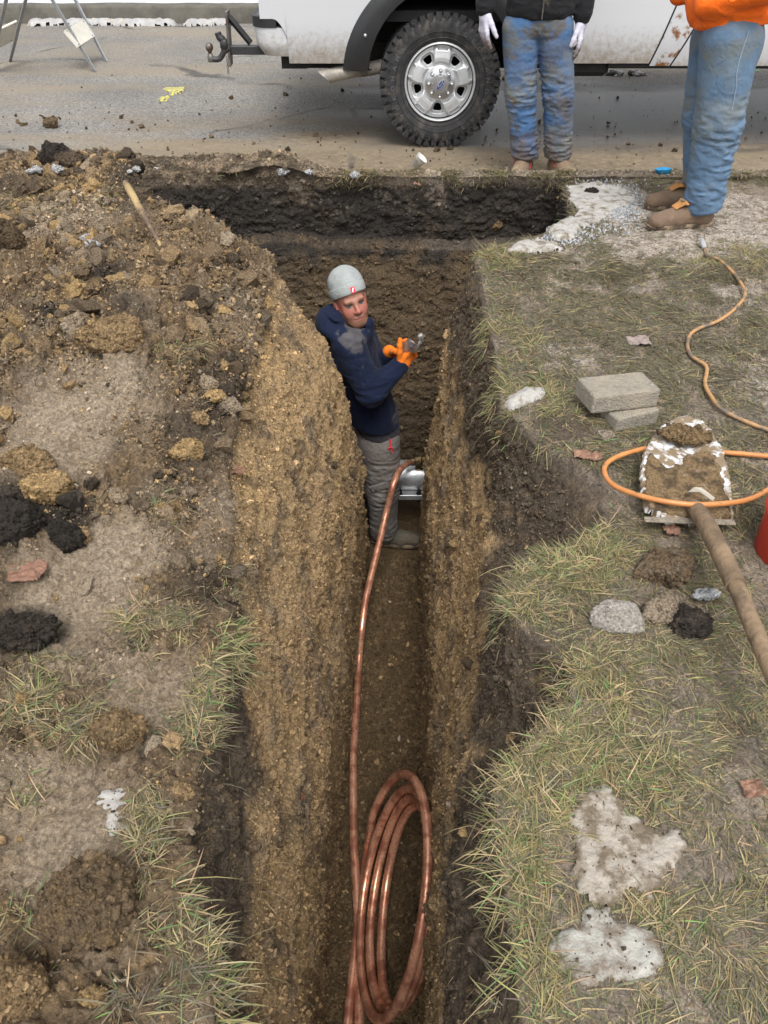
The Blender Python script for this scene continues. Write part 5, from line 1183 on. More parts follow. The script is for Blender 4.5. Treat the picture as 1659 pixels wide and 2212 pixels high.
bodypart('jeans', B, .0070, M_jean2, P2, wrinkle([(tuple(n_an + np.array([0, 0, .07])), .08, .028), (tuple(n_kn + np.array([.05, -.03, -.06])), .12, .022), (tuple(f_kn), .10, .016)], base=.006, sc=8), lambda V: jeancol(V, (1.35, 1.0, .68), -9, [(n_kn + np.array([-.04, -.09, .10]), .10), (n_hip + np.array([-.04, -.1, -.08]), .06)]))
bb = MB()
pts = [n_hip + np.array([.018, -.128, .06]), n_hip + np.array([.010, -.134, -.08]), (n_hip + n_kn) / 2 + np.array([.012, -.121, 0]), n_kn + np.array([.012, -.106, 0]), (n_kn + n_an) / 2 + np.array([.012, -.098, 0]), n_an + np.array([.012, -.09, .06])]
bb.tube(spline(pts, 6), .0022, 5); bb.build('side_seam', mat('pale_denim_seam', (.25, .31, .38), .9), P2)
boot(n_an, n_an + np.array([-1, -.12, 0]), .004, M_boot2, P2, .33, .155, tongue=True); boot(f_an, f_an + np.array([-1, .0, 0]), .004, M_boot2, P2, .32, .15, tongue=True)
def rotm(n, rs):
    q = rs.normal(size=(n, 4)); q /= np.linalg.norm(q, axis=1)[:, None]; w_, x, y, z = q.T
    return np.stack([1 - 2 * (y * y + z * z), 2 * (x * y - z * w_), 2 * (x * z + y * w_), 2 * (x * y + z * w_), 1 - 2 * (x * x + z * z), 2 * (y * z - x * w_), 2 * (x * z - y * w_), 2 * (y * z + x * w_), 1 - 2 * (x * x + y * y)], 1).reshape(n, 3, 3)
CV = np.array([(x, y, z) for z in (-1, 1) for y in (-1, 1) for x in (-1, 1)], float) * .6; CF = np.array([(0, 2, 3, 1), (4, 5, 7, 6), (0, 1, 5, 4), (2, 6, 7, 3), (0, 4, 6, 2), (1, 3, 7, 5)])
# ================================================================== PIPE, MAIN, COIL
M_cop = None
m, nt, b, out = newmat('copper_tube'); tc = N(nt, 'ShaderNodeTexCoord').outputs['Object']
n1 = N(nt, 'ShaderNodeTexNoise', Scale=14.0, Detail=6.0, Roughness=.65); nt.links.new(tc, n1.inputs[0])
f1 = ramp(nt, n1.outputs[0], [(.44, (0, 0, 0)), (.56, (1, 1, 1))]); c = mixn(nt, f1, (.80, .41, .26), (.42, .17, .105))
n2 = N(nt, 'ShaderNodeTexNoise', Scale=30.0, Detail=7.0, Roughness=.7); nt.links.new(tc, n2.inputs[0]); f2 = ramp(nt, n2.outputs[0], [(.60, (0, 0, 0)), (.68, (1, 1, 1))]); c = mixn(nt, f2, c, (.22, .15, .09))
nt.links.new(c, b.inputs['Base Color']); nt.links.new(mixn(nt, f2, mixn(nt, f1, (.26,) * 3, (.42,) * 3), (.85,) * 3), b.inputs['Roughness'])
inv = N(nt, 'ShaderNodeMath', operation='SUBTRACT'); inv.inputs[0].default_value = .55; nt.links.new(f2, inv.inputs[1]); inv.use_clamp = True; nt.links.new(inv.outputs[0], b.inputs['Metallic'])
bp = N(nt, 'ShaderNodeBump', Strength=.35, Distance=.004); nt.links.new(n2.outputs[0], bp.inputs['Height']); nt.links.new(bp.outputs[0], b.inputs['Normal']); M_cop = m
M_brass = mat('aged_brass', (.20, .15, .08), .45, metal=.8, var=.3, vs=20, c2=(.10, .08, .06), t2=(.45, .65), s2=20); M_brassb = mat('bright_brass', (.70, .52, .22), .3, metal=1.0, var=.1)
M_clamp = mat('stainless_band', (.50, .51, .52), .38, metal=.55, var=.12, vs=8, c2=(.10, .085, .065), t2=(.64, .72), s2=22, bump=.15, bs=30)
M_iron = mat('cast_iron', (.045, .035, .028), .8, metal=.2, var=.4, vs=10, bump=.6, bs=50, c2=(.13, .07, .035), t2=(.5, .7), s2=8)
PY, PZ = 3.86, -1.545
mn = root('water_main', (.15, PY, PZ), 'buried water main with silver repair clamp crossing the bottom of the trench behind the worker', 'pipe')
bb = MB(); bb.tube([(x, PY, PZ + .006 * math.sin(x * 3)) for x in np.linspace(-1.5, 1.3, 24)], .086, 28); bb.build('iron_pipe', M_iron, mn, smooth=True)
bb = MB(); bb.lathe([(.088, -.26), (.098, -.258), (.0985, -.20), (.0995, 0), (.0985, .20), (.098, .258), (.088, .26)], (.16, PY, PZ), (1, 0, 0), 48)
band = bb.build('clamp_band', M_clamp, mn, smooth=True)
bb = MB(); fy, fz = PY - .088, PZ - .062; bb.box((.16, fy - .020, fz), (.50, .050, .012), bev=.003); bb.box((.16, fy - .020, fz - .022), (.50, .050, .010), bev=.003); bb.box((.16, fy - .047, fz - .010), (.50, .006, .036), bev=.002); sub(bb, 'clamp_flange', M_clamp, band)
for k in range(4):
    x_ = -.02 + k * .12; bb = MB(); bb.tube([(x_, fy - .03, fz - .06), (x_, fy - .03, fz + .045)], .007, 8); bb.lathe([(0, .03), (.014, .03), (.014, .012), (.018, .012), (.018, .006), (0, .006)], (x_, fy - .03, fz), (0, 0, 1), 6); sub(bb, 'clamp_bolt', M_under, band)
tp = UY(905, 1020, PY - .055); bb = MB(); bb.lathe([(.0, -.02), (.030, -.02), (.030, .006), (.022, .010), (.020, .045), (.026, .047), (.026, .066), (.0, .068)], (tp.x, PY - .03, PZ + .085), (0, -.25, 1), 12); bb.build('corporation_stop', M_brass, mn, smooth=True)
tz = PZ + .085 + .075; bb = MB(); bb.lathe([(.034, -.006), (.040, -.004), (.040, .006), (.034, .008)], (tp.x + .022, PY - .055, tz - .005), (.9, -.35, .35), 20, True); bb.build('brass_ring', M_brassb, mn, smooth=True)
bb = MB(); a_ = Vector((tp.x + .03, PY - .05, tz)); b2 = Vector((tp.x - .075, PY - .075, tz - .004)); bb.lathe([(.0, 0), (.026, .002), (.026, .03), (.031, .03), (.031, .06), (.024, .064), (.024, .085), (.0, .087)], a_, b2 - a_, 8); bb.build('coupling_nut', M_brass, mn)
st = a_.lerp(b2, .8)
run = [st, UY(880, 1002, 3.70), UY(864, 1016, 3.52), UY(849, 1050, 3.40), UY(834, 1110, 3.34), UY(820, 1170, 3.19), UY(804, 1235, 3.02), UY(790, 1295, 2.86), UY(781, 1360, 2.71), U(775, 1430, -1.82), U(771, 1510, -1.83), U(767, 1570, -1.835), U(763, 1640, -1.838), U(763, 1730, -1.84), U(765, 1830, -1.846), U(771, 1940, -1.842), U(775, 2050, -1.84), U(776, 2150, -1.835), U(777, 2260, -1.83), U(776, 2400, -1.83)]
rt = put('copper_pipe', None, label='straight copper service line running along the trench floor from the main to the camera', cat='pipe')
bpy.data.objects.remove(rt)
bb = MB(); bb.tube(spline([tuple(p) for p in run], 10), .019, 18); cp = bb.build('copper_pipe', M_cop, None, smooth=True, label='long copper service line running along the trench floor from the silver clamp towards the camera', cat='copper pipe')
# coil standing in the trench
C = np.array([.040, 1.235, -1.455]); Uv = np.array([.13, .90, .38]); Uv /= np.linalg.norm(Uv); Vv = np.array([math.sin(R(17)), -.38 * math.cos(R(17)), .92 * math.cos(R(17))]); Vv -= Uv * (Vv @ Uv); Vv /= np.linalg.norm(Vv); Nv = np.cross(Uv, Vv)
pts = []
T0_, T1_ = -2.6, 2 * math.pi * 3 + 1.2
for t in np.linspace(T0_, T1_, 260):
    k = t / (2 * math.pi); rr = .412 - .028 * k + .008 * math.sin(1.7 * t + 1); off = (.033 * k - .035) * (.80 - .20 * math.sin(t)) + .003 * math.sin(2.3 * t); p = C + (Uv * math.cos(t) + Vv * math.sin(t) * .97) * rr + Nv * off * (1 if True else 0) + np.array([0, -.006 * k, -.004 * k]); p[2] = max(p[2], FLOOR + .022)
    p[0] = np.clip(p[0], float(eL3(p[1])) + .03, float(eR3(p[1])) - .012 + .02 * max(0, p[2] + 1.6)); pts.append(tuple(p))
e0 = Vector(pts[0]); t0 = (Vector(pts[0]) - Vector(pts[3])).normalized()
tail = [tuple(U(742, 2330, -1.82)), tuple(U(752, 2200, -1.83)), tuple(U(764, 2080, -1.84)), tuple(U(778, 1960, -1.845)), tuple(U(792, 1850, -1.84))]
pts = pts[20:]; 
allp = spline(tail + [pts[0]], 8)[:-1] + [Vector(p) for p in pts]
bb = MB(); bb.tube(allp, .0178, 18); bb.build('copper_coil', M_cop, None, smooth=True, label='coil of copper tubing leaning against the right wall of the trench in the foreground', cat='copper coil')
# ================================================================== THINGS ON THE GRASS
M_conc = mat('concrete_block', (.24, .215, .175), .9, var=.25, vs=60, bump=.8, bs=150, c2=(.30, .26, .20), t2=(.48, .66), s2=9)
M_concd = mat('rust_stained_concrete', (.235, .20, .155), .9, var=.3, vs=50, bump=.9, bs=150, c2=(.36, .24, .13), t2=(.55, .7), s2=25)
def prism_obj(name, corners_top, zt, zb, mt, bev=.006, noise=.002, **kw):
    pass
def block(name, base, yaw, dims, mt, tilt=(0, 0), **kw):
    L_, W_, H_ = dims; nx, ny, nz = 40, 22, 16
    B = Body(.004); Mz = np.array((Matrix.Rotation(yaw, 3, 'Z') @ Matrix.Rotation(tilt[0], 3, 'X') @ Matrix.Rotation(tilt[1], 3, 'Y')))
    c = np.array(base) + Mz @ np.array([0, 0, H_ / 2]); B.box(c, (L_ / 2, W_ / 2, H_ / 2), Mz, rd=.005)
    V, Fc = B.mesh(.0045, lambda P: .0016 * fbm(P, 60, 3, 301) + .002 * ss(fbm(P, 18, 2, 303), .4, .7))
    me = mk(name, V, Fc); return put(name, me, mt, **kw), Mz, c
# lower block
pa, pb = U(1290, 905, 0), U(1385, 915, 0)
bl, Mz1, c1 = block('paving_block', (float(U(1352, 914, 0).x), float(U(1352, 914, 0).y) + .005, 0.0), R(22), (.17, .11, .066), M_conc, label='lower concrete block, mostly hidden under the longer one on the grass', cat='concrete block')
bl2, Mz2, c2 = block('paving_block', (float(U(1332, 850, .095).x) + .0, float(U(1332, 850, .095).y) - .0, .066), R(13), (.240, .135, .066), M_conc, tilt=(R(-3), R(1.5)), label='long concrete block lying on top of a smaller block on the grass', cat='concrete block')
def hz_(p, up=0.0): return hit(p[0], p[1]) + Vector((0, 0, up))
# orange air hose: two stretches
M_hose = mat('orange_rubber_hose', (.50, .20, .06), .5, var=.15, vs=30, c2=(.16, .11, .06), t2=(.60, .66), s2=24, coat=.15)
M_hosed = mat('muddy_hose', (.44, .24, .10), .6, var=.2, c2=(.14, .11, .08), t2=(.46, .58), s2=12)
hp1 = [(1520, 533), (1524, 550), (1552, 560), (1582, 592), (1605, 630), (1590, 662), (1545, 690), (1500, 712), (1484, 738), (1492, 768), (1520, 795), (1524, 830), (1528, 858), (1560, 885), (1610, 910), (1668, 935), (1720, 950)]
pl = [hz_(p, .004 + .010) for p in hp1]; bb = MB(); bb.tube(spline(pl, 8), .0072, 10); ho = bb.build('air_hose', M_hosed, None, smooth=True, label='thin orange hose snaking over the muddy grass from the brown boots past the blocks', cat='hose')
e_ = pl[0]; bb = MB(); bb.tube([e_ + Vector((0, -.005, 0)), e_ + Vector((-.002, .03, .012)), e_ + Vector((-.002, .055, .02))], [.011, .012, .009], 10); sub(bb, 'hose_fitting', M_clamp, ho)
lp = [(1740, 985, .01), (1660, 985, .01), (1600, 980, .01), (1520, 974, .012), (1440, 968, .02), (1395, 969, .03), (1345, 982, .03), (1312, 1000, .03), (1306, 1022, .035), (1325, 1048, .045), (1370, 1067, .06), (1430, 1082, .07), (1500, 1090, .075), (1570, 1087, .07), (1620, 1078, .06), (1655, 1060, .05), (1700, 1030, .03), (1750, 1010, .02)]
lpv = [U(u, v, z + float(G(np.array([float(U(u, v, 0).x)]), np.array([float(U(u, v, 0).y)]))[0]) + .012) for u, v, z in lp]
bb = MB(); bb.tube(spline(lpv, 8), .0080, 12); bb.build('air_hose', M_hose, None, smooth=True, label='bright orange hose looped across the muddy shovel blade', cat='hose')
# shovel
SH = root('shovel', U(1480, 1100, .02), 'mud-covered round point shovel lying on the grass under the orange hose loop', 'shovel')
M_blade = mat('white_enamel_blade', (.62, .63, .65), .5, var=.08, c2=(.21, .155, .095), t2=(.42, .52), s2=22, bump=.6, bs=90)
outl = [(1393, 1112), (1385, 1070), (1383, 1020), (1392, 980), (1408, 945), (1430, 918), (1458, 902), (1484, 900), (1512, 912), (1538, 942), (1560, 984), (1574, 1030), (1580, 1070), (1584, 1118), (1540, 1122), (1500, 1124), (1440, 1126)]
OW = np.array([list(U(u, v, .055 + .02 * (1030 - v) / 100))[:2] for u, v in outl]); cx_ = OW.mean(0)
def shz(P):
    q = (P[:, :2] - cx_); return .055 + 1.2 * (q[:, 0]) ** 2 + .10 * q[:, 1]
sheet([tuple(p) for p in OW], 0, .004, 'blade', M_blade, .002, 5, .006, base=shz)
bl_ = bpy.data.objects[-1] if False else [o for o in bpy.data.objects if o.name == 'blade'][0]
bl_.data.transform(Matrix.Translation(-SH.location)); bl_.parent = SH
M_clodc = mat_col('loose_soil', .92, var=.6, vs=130, bumps=((45, .018), (120, .012), (300, .006)), spec=.2)
def lumpy(name, c, r, col, col2=None, par=None, seed=0, res=.006, rough=.35, M=None, fac=.55, mt=None, **kw):
    r = np.array(r, float); c = np.array(c, float); n = int(max(34, min(150, 6 * r.max() / res))); th, ph = np.meshgrid(np.linspace(.001, math.pi - .001, n), np.linspace(0, 2 * math.pi, 2 * n, endpoint=False), indexing='ij')
    D = np.stack([np.sin(th) * np.cos(ph), np.sin(th) * np.sin(ph), np.cos(th)], -1).reshape(-1, 3)
    s_ = 1 + rough * .9 * fbm(D, 1.6, 3, 311 + seed, .6) + rough * .45 * fbm(D, 4, 3, 312 + seed, .6, True) + rough * .30 * fbm(D, 11, 3, 313 + seed, .6, True) + rough * .13 * fbm(D, 30, 2, 314 + seed)
    # broken, flat-ish facets
    rg = np.random.RandomState(seed + 5)
    for _ in range(7):
        nn = rg.normal(size=3); nn /= np.linalg.norm(nn); dd = D @ nn * s_; s_ = np.where(dd > .74, s_ * (.74 + .2 * (dd - .74)) / np.maximum(dd, 1e-3), s_)
    V = D * s_[:, None] * r
    if M is not None: V = V @ np.array(M).T
    V = V + c; nf = fbm(V, 30, 3, 315 + seed); cc = np.tile(np.array(col, float), (len(V), 1)); c2_ = np.array(col2 if col2 is not None else np.array(col) * .45); cc = mixc(cc, c2_, ss(nf, -.1, .45) * fac)
    Fc = grid_faces(n, 2 * n, True)
    if r.max() > .018 and mt is None and rough > .3:      # crumbs that make up its surface
        m_ = int(min(1500, 300 * (r.max() / .05) ** 1.6)); k = rg.choice(len(V), m_, p=(np.sin(th).ravel() + .02) / (np.sin(th).ravel() + .02).sum()); sz = (.0025 + .003 * rg.pareto(2.4, m_)).clip(0, max(.005, r.max() * .16))
        Q = CV[None] * (1 + rg.uniform(-.3, .3, (m_, 8, 1))) * np.stack([rg.uniform(.8, 1.5, m_), rg.uniform(.7, 1.2, m_), rg.uniform(.5, 1, m_)], 1)[:, None]; Q = np.einsum('nij,nmj->nmi', rotm(m_, rg), Q) * sz[:, None, None] + V[k][:, None]
        Fc = np.vstack([Fc, (CF[None] + (np.arange(m_) * 8)[:, None, None]).reshape(-1, 4) + len(V)]); V = np.vstack([V, Q.reshape(-1, 3)]); cc = np.vstack([cc, np.repeat(cc[k] * rg.uniform(.6, 1.5, (m_, 1)), 8, 0)])
    if par is not None: V = V - np.array(rootloc(par))
    return put(name, mk(name, V, Fc, cc), mt or M_clodc, par, **kw)
bm = U(1475, 940, .095); lumpy('clay_cake', (bm.x, bm.y, .10), (.072, .036, .020), CLAY * .75, BRN, SH, 3, rough=.5)
# mud spread over the blade
mudp = [(1396, 1112), (1388, 1060), (1390, 1000), (1405, 985), (1440, 1010), (1470, 1000), (1480, 985), (1520, 975), (1545, 990), (1560, 1030), (1572, 1080), (1580, 1116), (1500, 1122), (1440, 1122)]
sheet([tuple(U(u, v, .06 + .02 * (1030 - v) / 100))[:2] for u, v in mudp], 0, .010, 'mud_layer', M_clodc, .012, 9, .006, base=lambda P: shz(P) + .003)
ml = [o for o in bpy.data.objects if o.name == 'mud_layer'][0]; nv = len(ml.data.vertices); cv = np.empty(nv * 3, np.float32); ml.data.vertices.foreach_get('co', cv); cv = cv.reshape(-1, 3)
cl_ = np.ones((nv, 4), np.float32); c3 = np.tile(CLAY * .85, (nv, 1)); c3 = mixc(c3, BRN * 1.0, ss(fbm(cv, 26, 3, 321), -.1, .3)); c3 = mixc(c3, PALE * .8, ss(fbm(cv, 40, 2, 323), .3, .6)); cl_[:, :3] = c3
a = ml.data.color_attributes.new('Col', 'FLOAT_COLOR', 'POINT'); a.data.foreach_set('color', cl_.ravel()); ml.data.transform(Matrix.Translation(-SH.location)); ml.parent = SH
bb = MB(); l0, l1, l2 = U(1393, 1113, .06), U(1480, 1127, .045), U(1590, 1120, .06); bb.box((l0 + l2) / 2 + Vector((-.0, -.004, -.012)), ((l2 - l0).length, .022, .006), Matrix.Rotation(math.atan2((l2 - l0).y, (l2 - l0).x), 3, 'Z'), bev=.002); bb.build('foot_rest', M_concd, SH)
M_wood = mat('muddy_wood_handle', (.22, .15, .09), .75, var=.25, vs=14, bump=.5, bs=60, c2=(.11, .075, .045), t2=(.42, .58), s2=9)
hpth = [U(1490, 1085, .05), U(1515, 1115, .085), U(1545, 1170, .12), U(1590, 1265, .14), U(1640, 1385, .15), U(1700, 1520, .17), U(1760, 1660, .18)]
bb = MB(); bb.tube(spline(hpth[:4], 6), [.014, .018, .021, .023, .024, .025] + [.025] * 13, 14); bb.build('socket', M_wood, SH, smooth=True)
bb = MB(); bb.tube(spline(hpth[2:], 8), .0205, 14); bb.build('handle', M_wood, SH, smooth=True)
V = [U(1487, 1062, .085), U(1500, 1052, .10), U(1515, 1053, .10), U(1545, 1075, .085), U(1540, 1082, .082), U(1512, 1062, .095), U(1500, 1062, .09)]
M_film = mat('clear_film', (.42, .38, .32), .25, var=.05); M_film.node_tree.nodes['Principled BSDF'].inputs['Alpha'].default_value = .7
o_ = put('plastic_scrap', mkpoly('plastic_scrap', V + [v + Vector((0, 0, -.002)) for v in V], [tuple(range(7)), tuple(range(7, 14))[::-1]] + [(k, (k + 1) % 7, 7 + (k + 1) % 7, 7 + k) for k in range(7)]), M_film, label='strip of clear plastic stuck on the muddy shovel blade', cat='plastic scrap')
# red bucket cut by the right edge
bc = U(1712, 1200, 0); BK = root('bucket', (bc.x, bc.y, 0), 'red plastic bucket with wire bail standing at the right edge beside the shovel', 'bucket')
M_redp = mat('red_plastic', (.48, .030, .015), .42, var=.1, c2=(.30, .16, .11), t2=(.58, .72), s2=14)
rb = (bc.x - U(1650, 1200, .1).x) ; rb = .115
bb = MB(); bb.lathe([(.0, .004), (rb * .86, .004), (rb * .9, .012), (rb * .97, .15), (rb * 1.04, .155), (rb * 1.04, .165), (rb, .17), (rb * .97, .168), (rb * .86, .02), (.0, .015)], (bc.x, bc.y, 0), (0, 0, 1), 36); bb.build('pail', M_redp, BK, smooth=True)
bb = MB(); bb.tube([(bc.x + rb * 1.02 * math.cos(t), bc.y + .05 * math.sin(t) * .3, .155 + .14 * math.sin(t)) for t in np.linspace(0, math.pi, 16)], .0035, 8); bb.build('wire_bail', M_jaw, BK, smooth=True)
# litter
def crumple(name, u, v, z, w_, h_, mt, seed, up=.03, **kw):
    c = U(u, v, z) if z is not None else hit(u, v); n = 14; V = []; rg = np.random.RandomState(seed)
    for j in range(n):
        for i in range(n):
            a, b_ = i / (n - 1) - .5, j / (n - 1) - .5; V.append((c.x + a * w_, c.y + b_ * h_, c.z))
    V = np.array(V); F1 = fbm(V, 22 + seed % 3, 3, 331 + seed); V[:, 2] += .006 + up * np.abs(F1) * 1.4; V[:, 0] += .25 * w_ * fbm(V, 15, 2, 332 + seed); V[:, 1] += .25 * h_ * fbm(V, 15, 2, 333 + seed)
    V2 = V - np.array([0, 0, .002]); nn = len(V); Fg = grid_faces(n, n); me = mk(name, np.vstack([V, V2]), np.vstack([Fg, Fg[:, ::-1] + nn]), smooth=False)
    return put(name, me, mt, **kw)
M_paper = mat('white_litter', (.58, .57, .54), .7, var=.1, vs=20, c2=(.22, .17, .12), t2=(.6, .75), s2=20); M_cupb = mat('blue_cup', (.02, .27, .55), .45, var=.08, c2=(.55, .62, .68), t2=(.62, .66), s2=38)
M_glv = mat('grey_work_glove', (.42, .41, .40), .9, var=.2, vs=30, c2=(.04, .04, .04), t2=(.46, .52), s2=14)
def cup(name, u, v, z, mt, tilt, r0, r1, L_, squash, **kw):
    c = U(u, v, z); bb = MB(); ax = Vector(tilt).normalized(); bb.lathe([(.001, 0), (r0, .0), (r1, L_), (r1 + .003, L_), (r1 + .001, L_ - .002), (r0 - .002, .003)], (0, 0, 0), ax, 22)
    V = np.array(bb.V); V[:, 2] *= squash; V = V + .006 * np.stack([fbm(V, 25, 2, 341), fbm(V, 25, 2, 342), fbm(V, 25, 2, 343)], 1); V[:, 2] -= V[:, 2].min() - c.z; V[:, 0] += c.x; V[:, 1] += c.y
    me = mkpoly(name, V, bb.F, True); return put(name, me, mt, **kw)
cup('paper_cup', 896, 364, RZ + .02, M_paper, (.6, -.2, .75), .024, .037, .075, .95, label='crushed white paper cup on the muddy road edge below the rear wheel', cat='cup')
cup('paper_cup', 1432, 384, .0, M_cupb, (-.1, .2, .9), .026, .050, .055, .8, label='crushed blue cup with white print by the kerb beside the brown boots', cat='cup')
# pair of gloves on the road beyond the truck
for k, (u, v, s_) in enumerate(((1343, 158, .75), (1362, 158, .9))):
    c = np.array(U(u, v, RZ + .02)); B = Body(.008); hand(B, c, (1 if k else -1, .3, 0), (0, .1, -1), (.3, -1, .1), 1.0, (.3, .5, .7, .3), .012, thumb=.7); bodypart('glove', B, .0055, M_glv, None, lambda P: .004 * fbm(P, 30, 2, 12), label=('dark grey work glove dropped on the road under the truck, the left one' , 'pale work glove dropped on the road under the truck, the right one')[k], cat='glove')
# wooden handle sticking out of the spoil heap by the wide pit
a_, b__ = hit(347, 520), UY(272, 394, 4.15); a_ = Vector((a_.x, a_.y, a_.z - .02)); bb = MB(); n_ = 10
b__ = UY(270, 393, a_.y + .28)
bb.tube([a_.lerp(b__, k / n_) for k in range(n_ + 1)], [.007 + .009 * min(1, k / 7) for k in range(n_)] + [.011], 12)
M_hand = mat('yellow_wood_handle', (.33, .24, .11), .7, var=.25, vs=9, c2=(.10, .065, .045), t2=(.44, .56), s2=12); bb.build('tool_handle', M_hand, None, smooth=True, label='worn wooden tool handle sticking up out of the soil beside the wide pit', cat='tool handle')
# ================================================================== ICE AND SNOW ON THE GRASS
def ice_mat(name, c, c2, t2, s2):
    return mat(name, c, .55, var=.14, vs=22, bump=.9, bs=55, c2=c2, t2=t2, s2=s2, spec=.5)
M_ice1 = ice_mat('dirty_ice', (.33, .295, .25), (.125, .095, .062), (.42, .56), 22); M_ice2 = ice_mat('pale_ice', (.29, .28, .25), (.14, .11, .08), (.46, .60), 20); M_ice3 = ice_mat('white_ice', (.36, .345, .32), (.17, .14, .10), (.50, .62), 20)
def slab(px, th, name, mt, jag, seed, label, cat='ice', z=.0):
    P2 = [tuple(U(u, v, z))[:2] for u, v in px]; return sheet(P2, 0, th, name, mt, jag, seed, .006, base=lambda P: G(P[:, 0], P[:, 1]) + .006 + z * 0, label=label, cat=cat)
slab([(1262, 1705), (1310, 1700), (1350, 1735), (1400, 1790), (1430, 1800), (1465, 1795), (1490, 1840), (1470, 1870), (1430, 1885), (1425, 1925), (1405, 1945), (1370, 1920), (1345, 1935), (1310, 1965), (1270, 1950), (1240, 1910), (1232, 1850), (1240, 1800), (1208, 1785), (1230, 1740)], .013, 'ice_slab', M_ice1, .016, 31, 'large brownish slab of dirty ice on the grass at the lower right')
slab([(1250, 1965), (1300, 1960), (1325, 1990), (1390, 2000), (1420, 2030), (1430, 2080), (1415, 2110), (1360, 2130), (1310, 2120), (1270, 2140), (1230, 2130), (1195, 2090), (1192, 2040), (1210, 2010), (1245, 2000)], .011, 'ice_slab', M_ice2, .014, 32, 'pale greenish ice slab just below the large brownish one')
slab([(225, 1712), (270, 1706), (290, 1730), (282, 1760), (300, 1800), (280, 1830), (240, 1835), (215, 1800), (200, 1750)], .020, 'snow_lump', M_ice3, .018, 33, 'white lump of old snow beside the grass at the lower left', 'snow')
slab([(235, 1850), (262, 1850), (275, 1890), (262, 1960), (225, 1970), (222, 1930), (245, 1900)], .022, 'snow_lump', M_ice1, .008, 34, 'grey strip of old snow just below the white snow lump at the lower left', 'snow')
slab([(205, 1950), (245, 1945), (250, 1985), (215, 1992)], .02, 'snow_lump', M_ice1, .008, 36, 'small grey snow scrap beside the brown clay boulder at the lower left', 'snow')
slab([(1095, 862), (1130, 848), (1170, 845), (1180, 862), (1150, 878), (1105, 893), (1088, 885)], .03, 'snow_lump', M_ice3, .010, 35, 'grimy snow lump on the lip of the trench left of the concrete blocks', 'snow')
slab([(1110, 530), (1160, 522), (1200, 530), (1215, 545), (1160, 552), (1100, 550)], .02, 'snow_patch', M_ice3, .02, 37, 'thin snow crust along the near corner of the wide pit', 'snow')
slab([(1180, 500), (1230, 470), (1262, 478), (1240, 520), (1200, 525)], .02, 'snow_patch', M_ice3, .02, 38, 'gritty snow patch between the wide pit and the white salt heap', 'snow')
slab([(1228, 402), (1290, 398), (1360, 415), (1372, 440), (1330, 452), (1300, 480), (1262, 500), (1240, 480), (1246, 450), (1226, 430)], .014, 'salt_crust', M_ice3, .040, 39, 'white crust under the salt granules at the right end of the wide pit', 'salt')
def pxr(w_px, P): return w_px / F_ * (P[1] * _c - (P[2] - CAM_H) * _s)
def clod(name, u, v, wp_, hp_, col, label, cat='clod', col2=None, seed=0, rough=.42, fac=.55, sink=.25, mt=None, dp=.8):
    """a lump seen centred on (u, v), wp_ x hp_ wide and high in the view"""
    g = hit(u, v + hp_ * .35); rx = pxr(wp_, g) / 2; rz = pxr(hp_, g) / 2
    c = (g.x, g.y + rz * .3, g.z + rz * (.55 - sink)); M = Matrix.Rotation(rnd.uniform(-.4, .4), 3, 'Z')
    return lumpy(name, c, (rx * 1.12, rx * dp, rz * 1.05), col, col2, None, seed, rough=rough, fac=fac, label=label, cat=cat, mt=mt)
lumpy('ice_lump', tuple(hit(1335, 1340) + Vector((0, 0, .012))), (.070, .055, .032), (.50, .46, .41), (.28, .23, .18), None, 40, rough=.22, label='rounded dirty ice lump in the grass right of the trench', cat='ice')
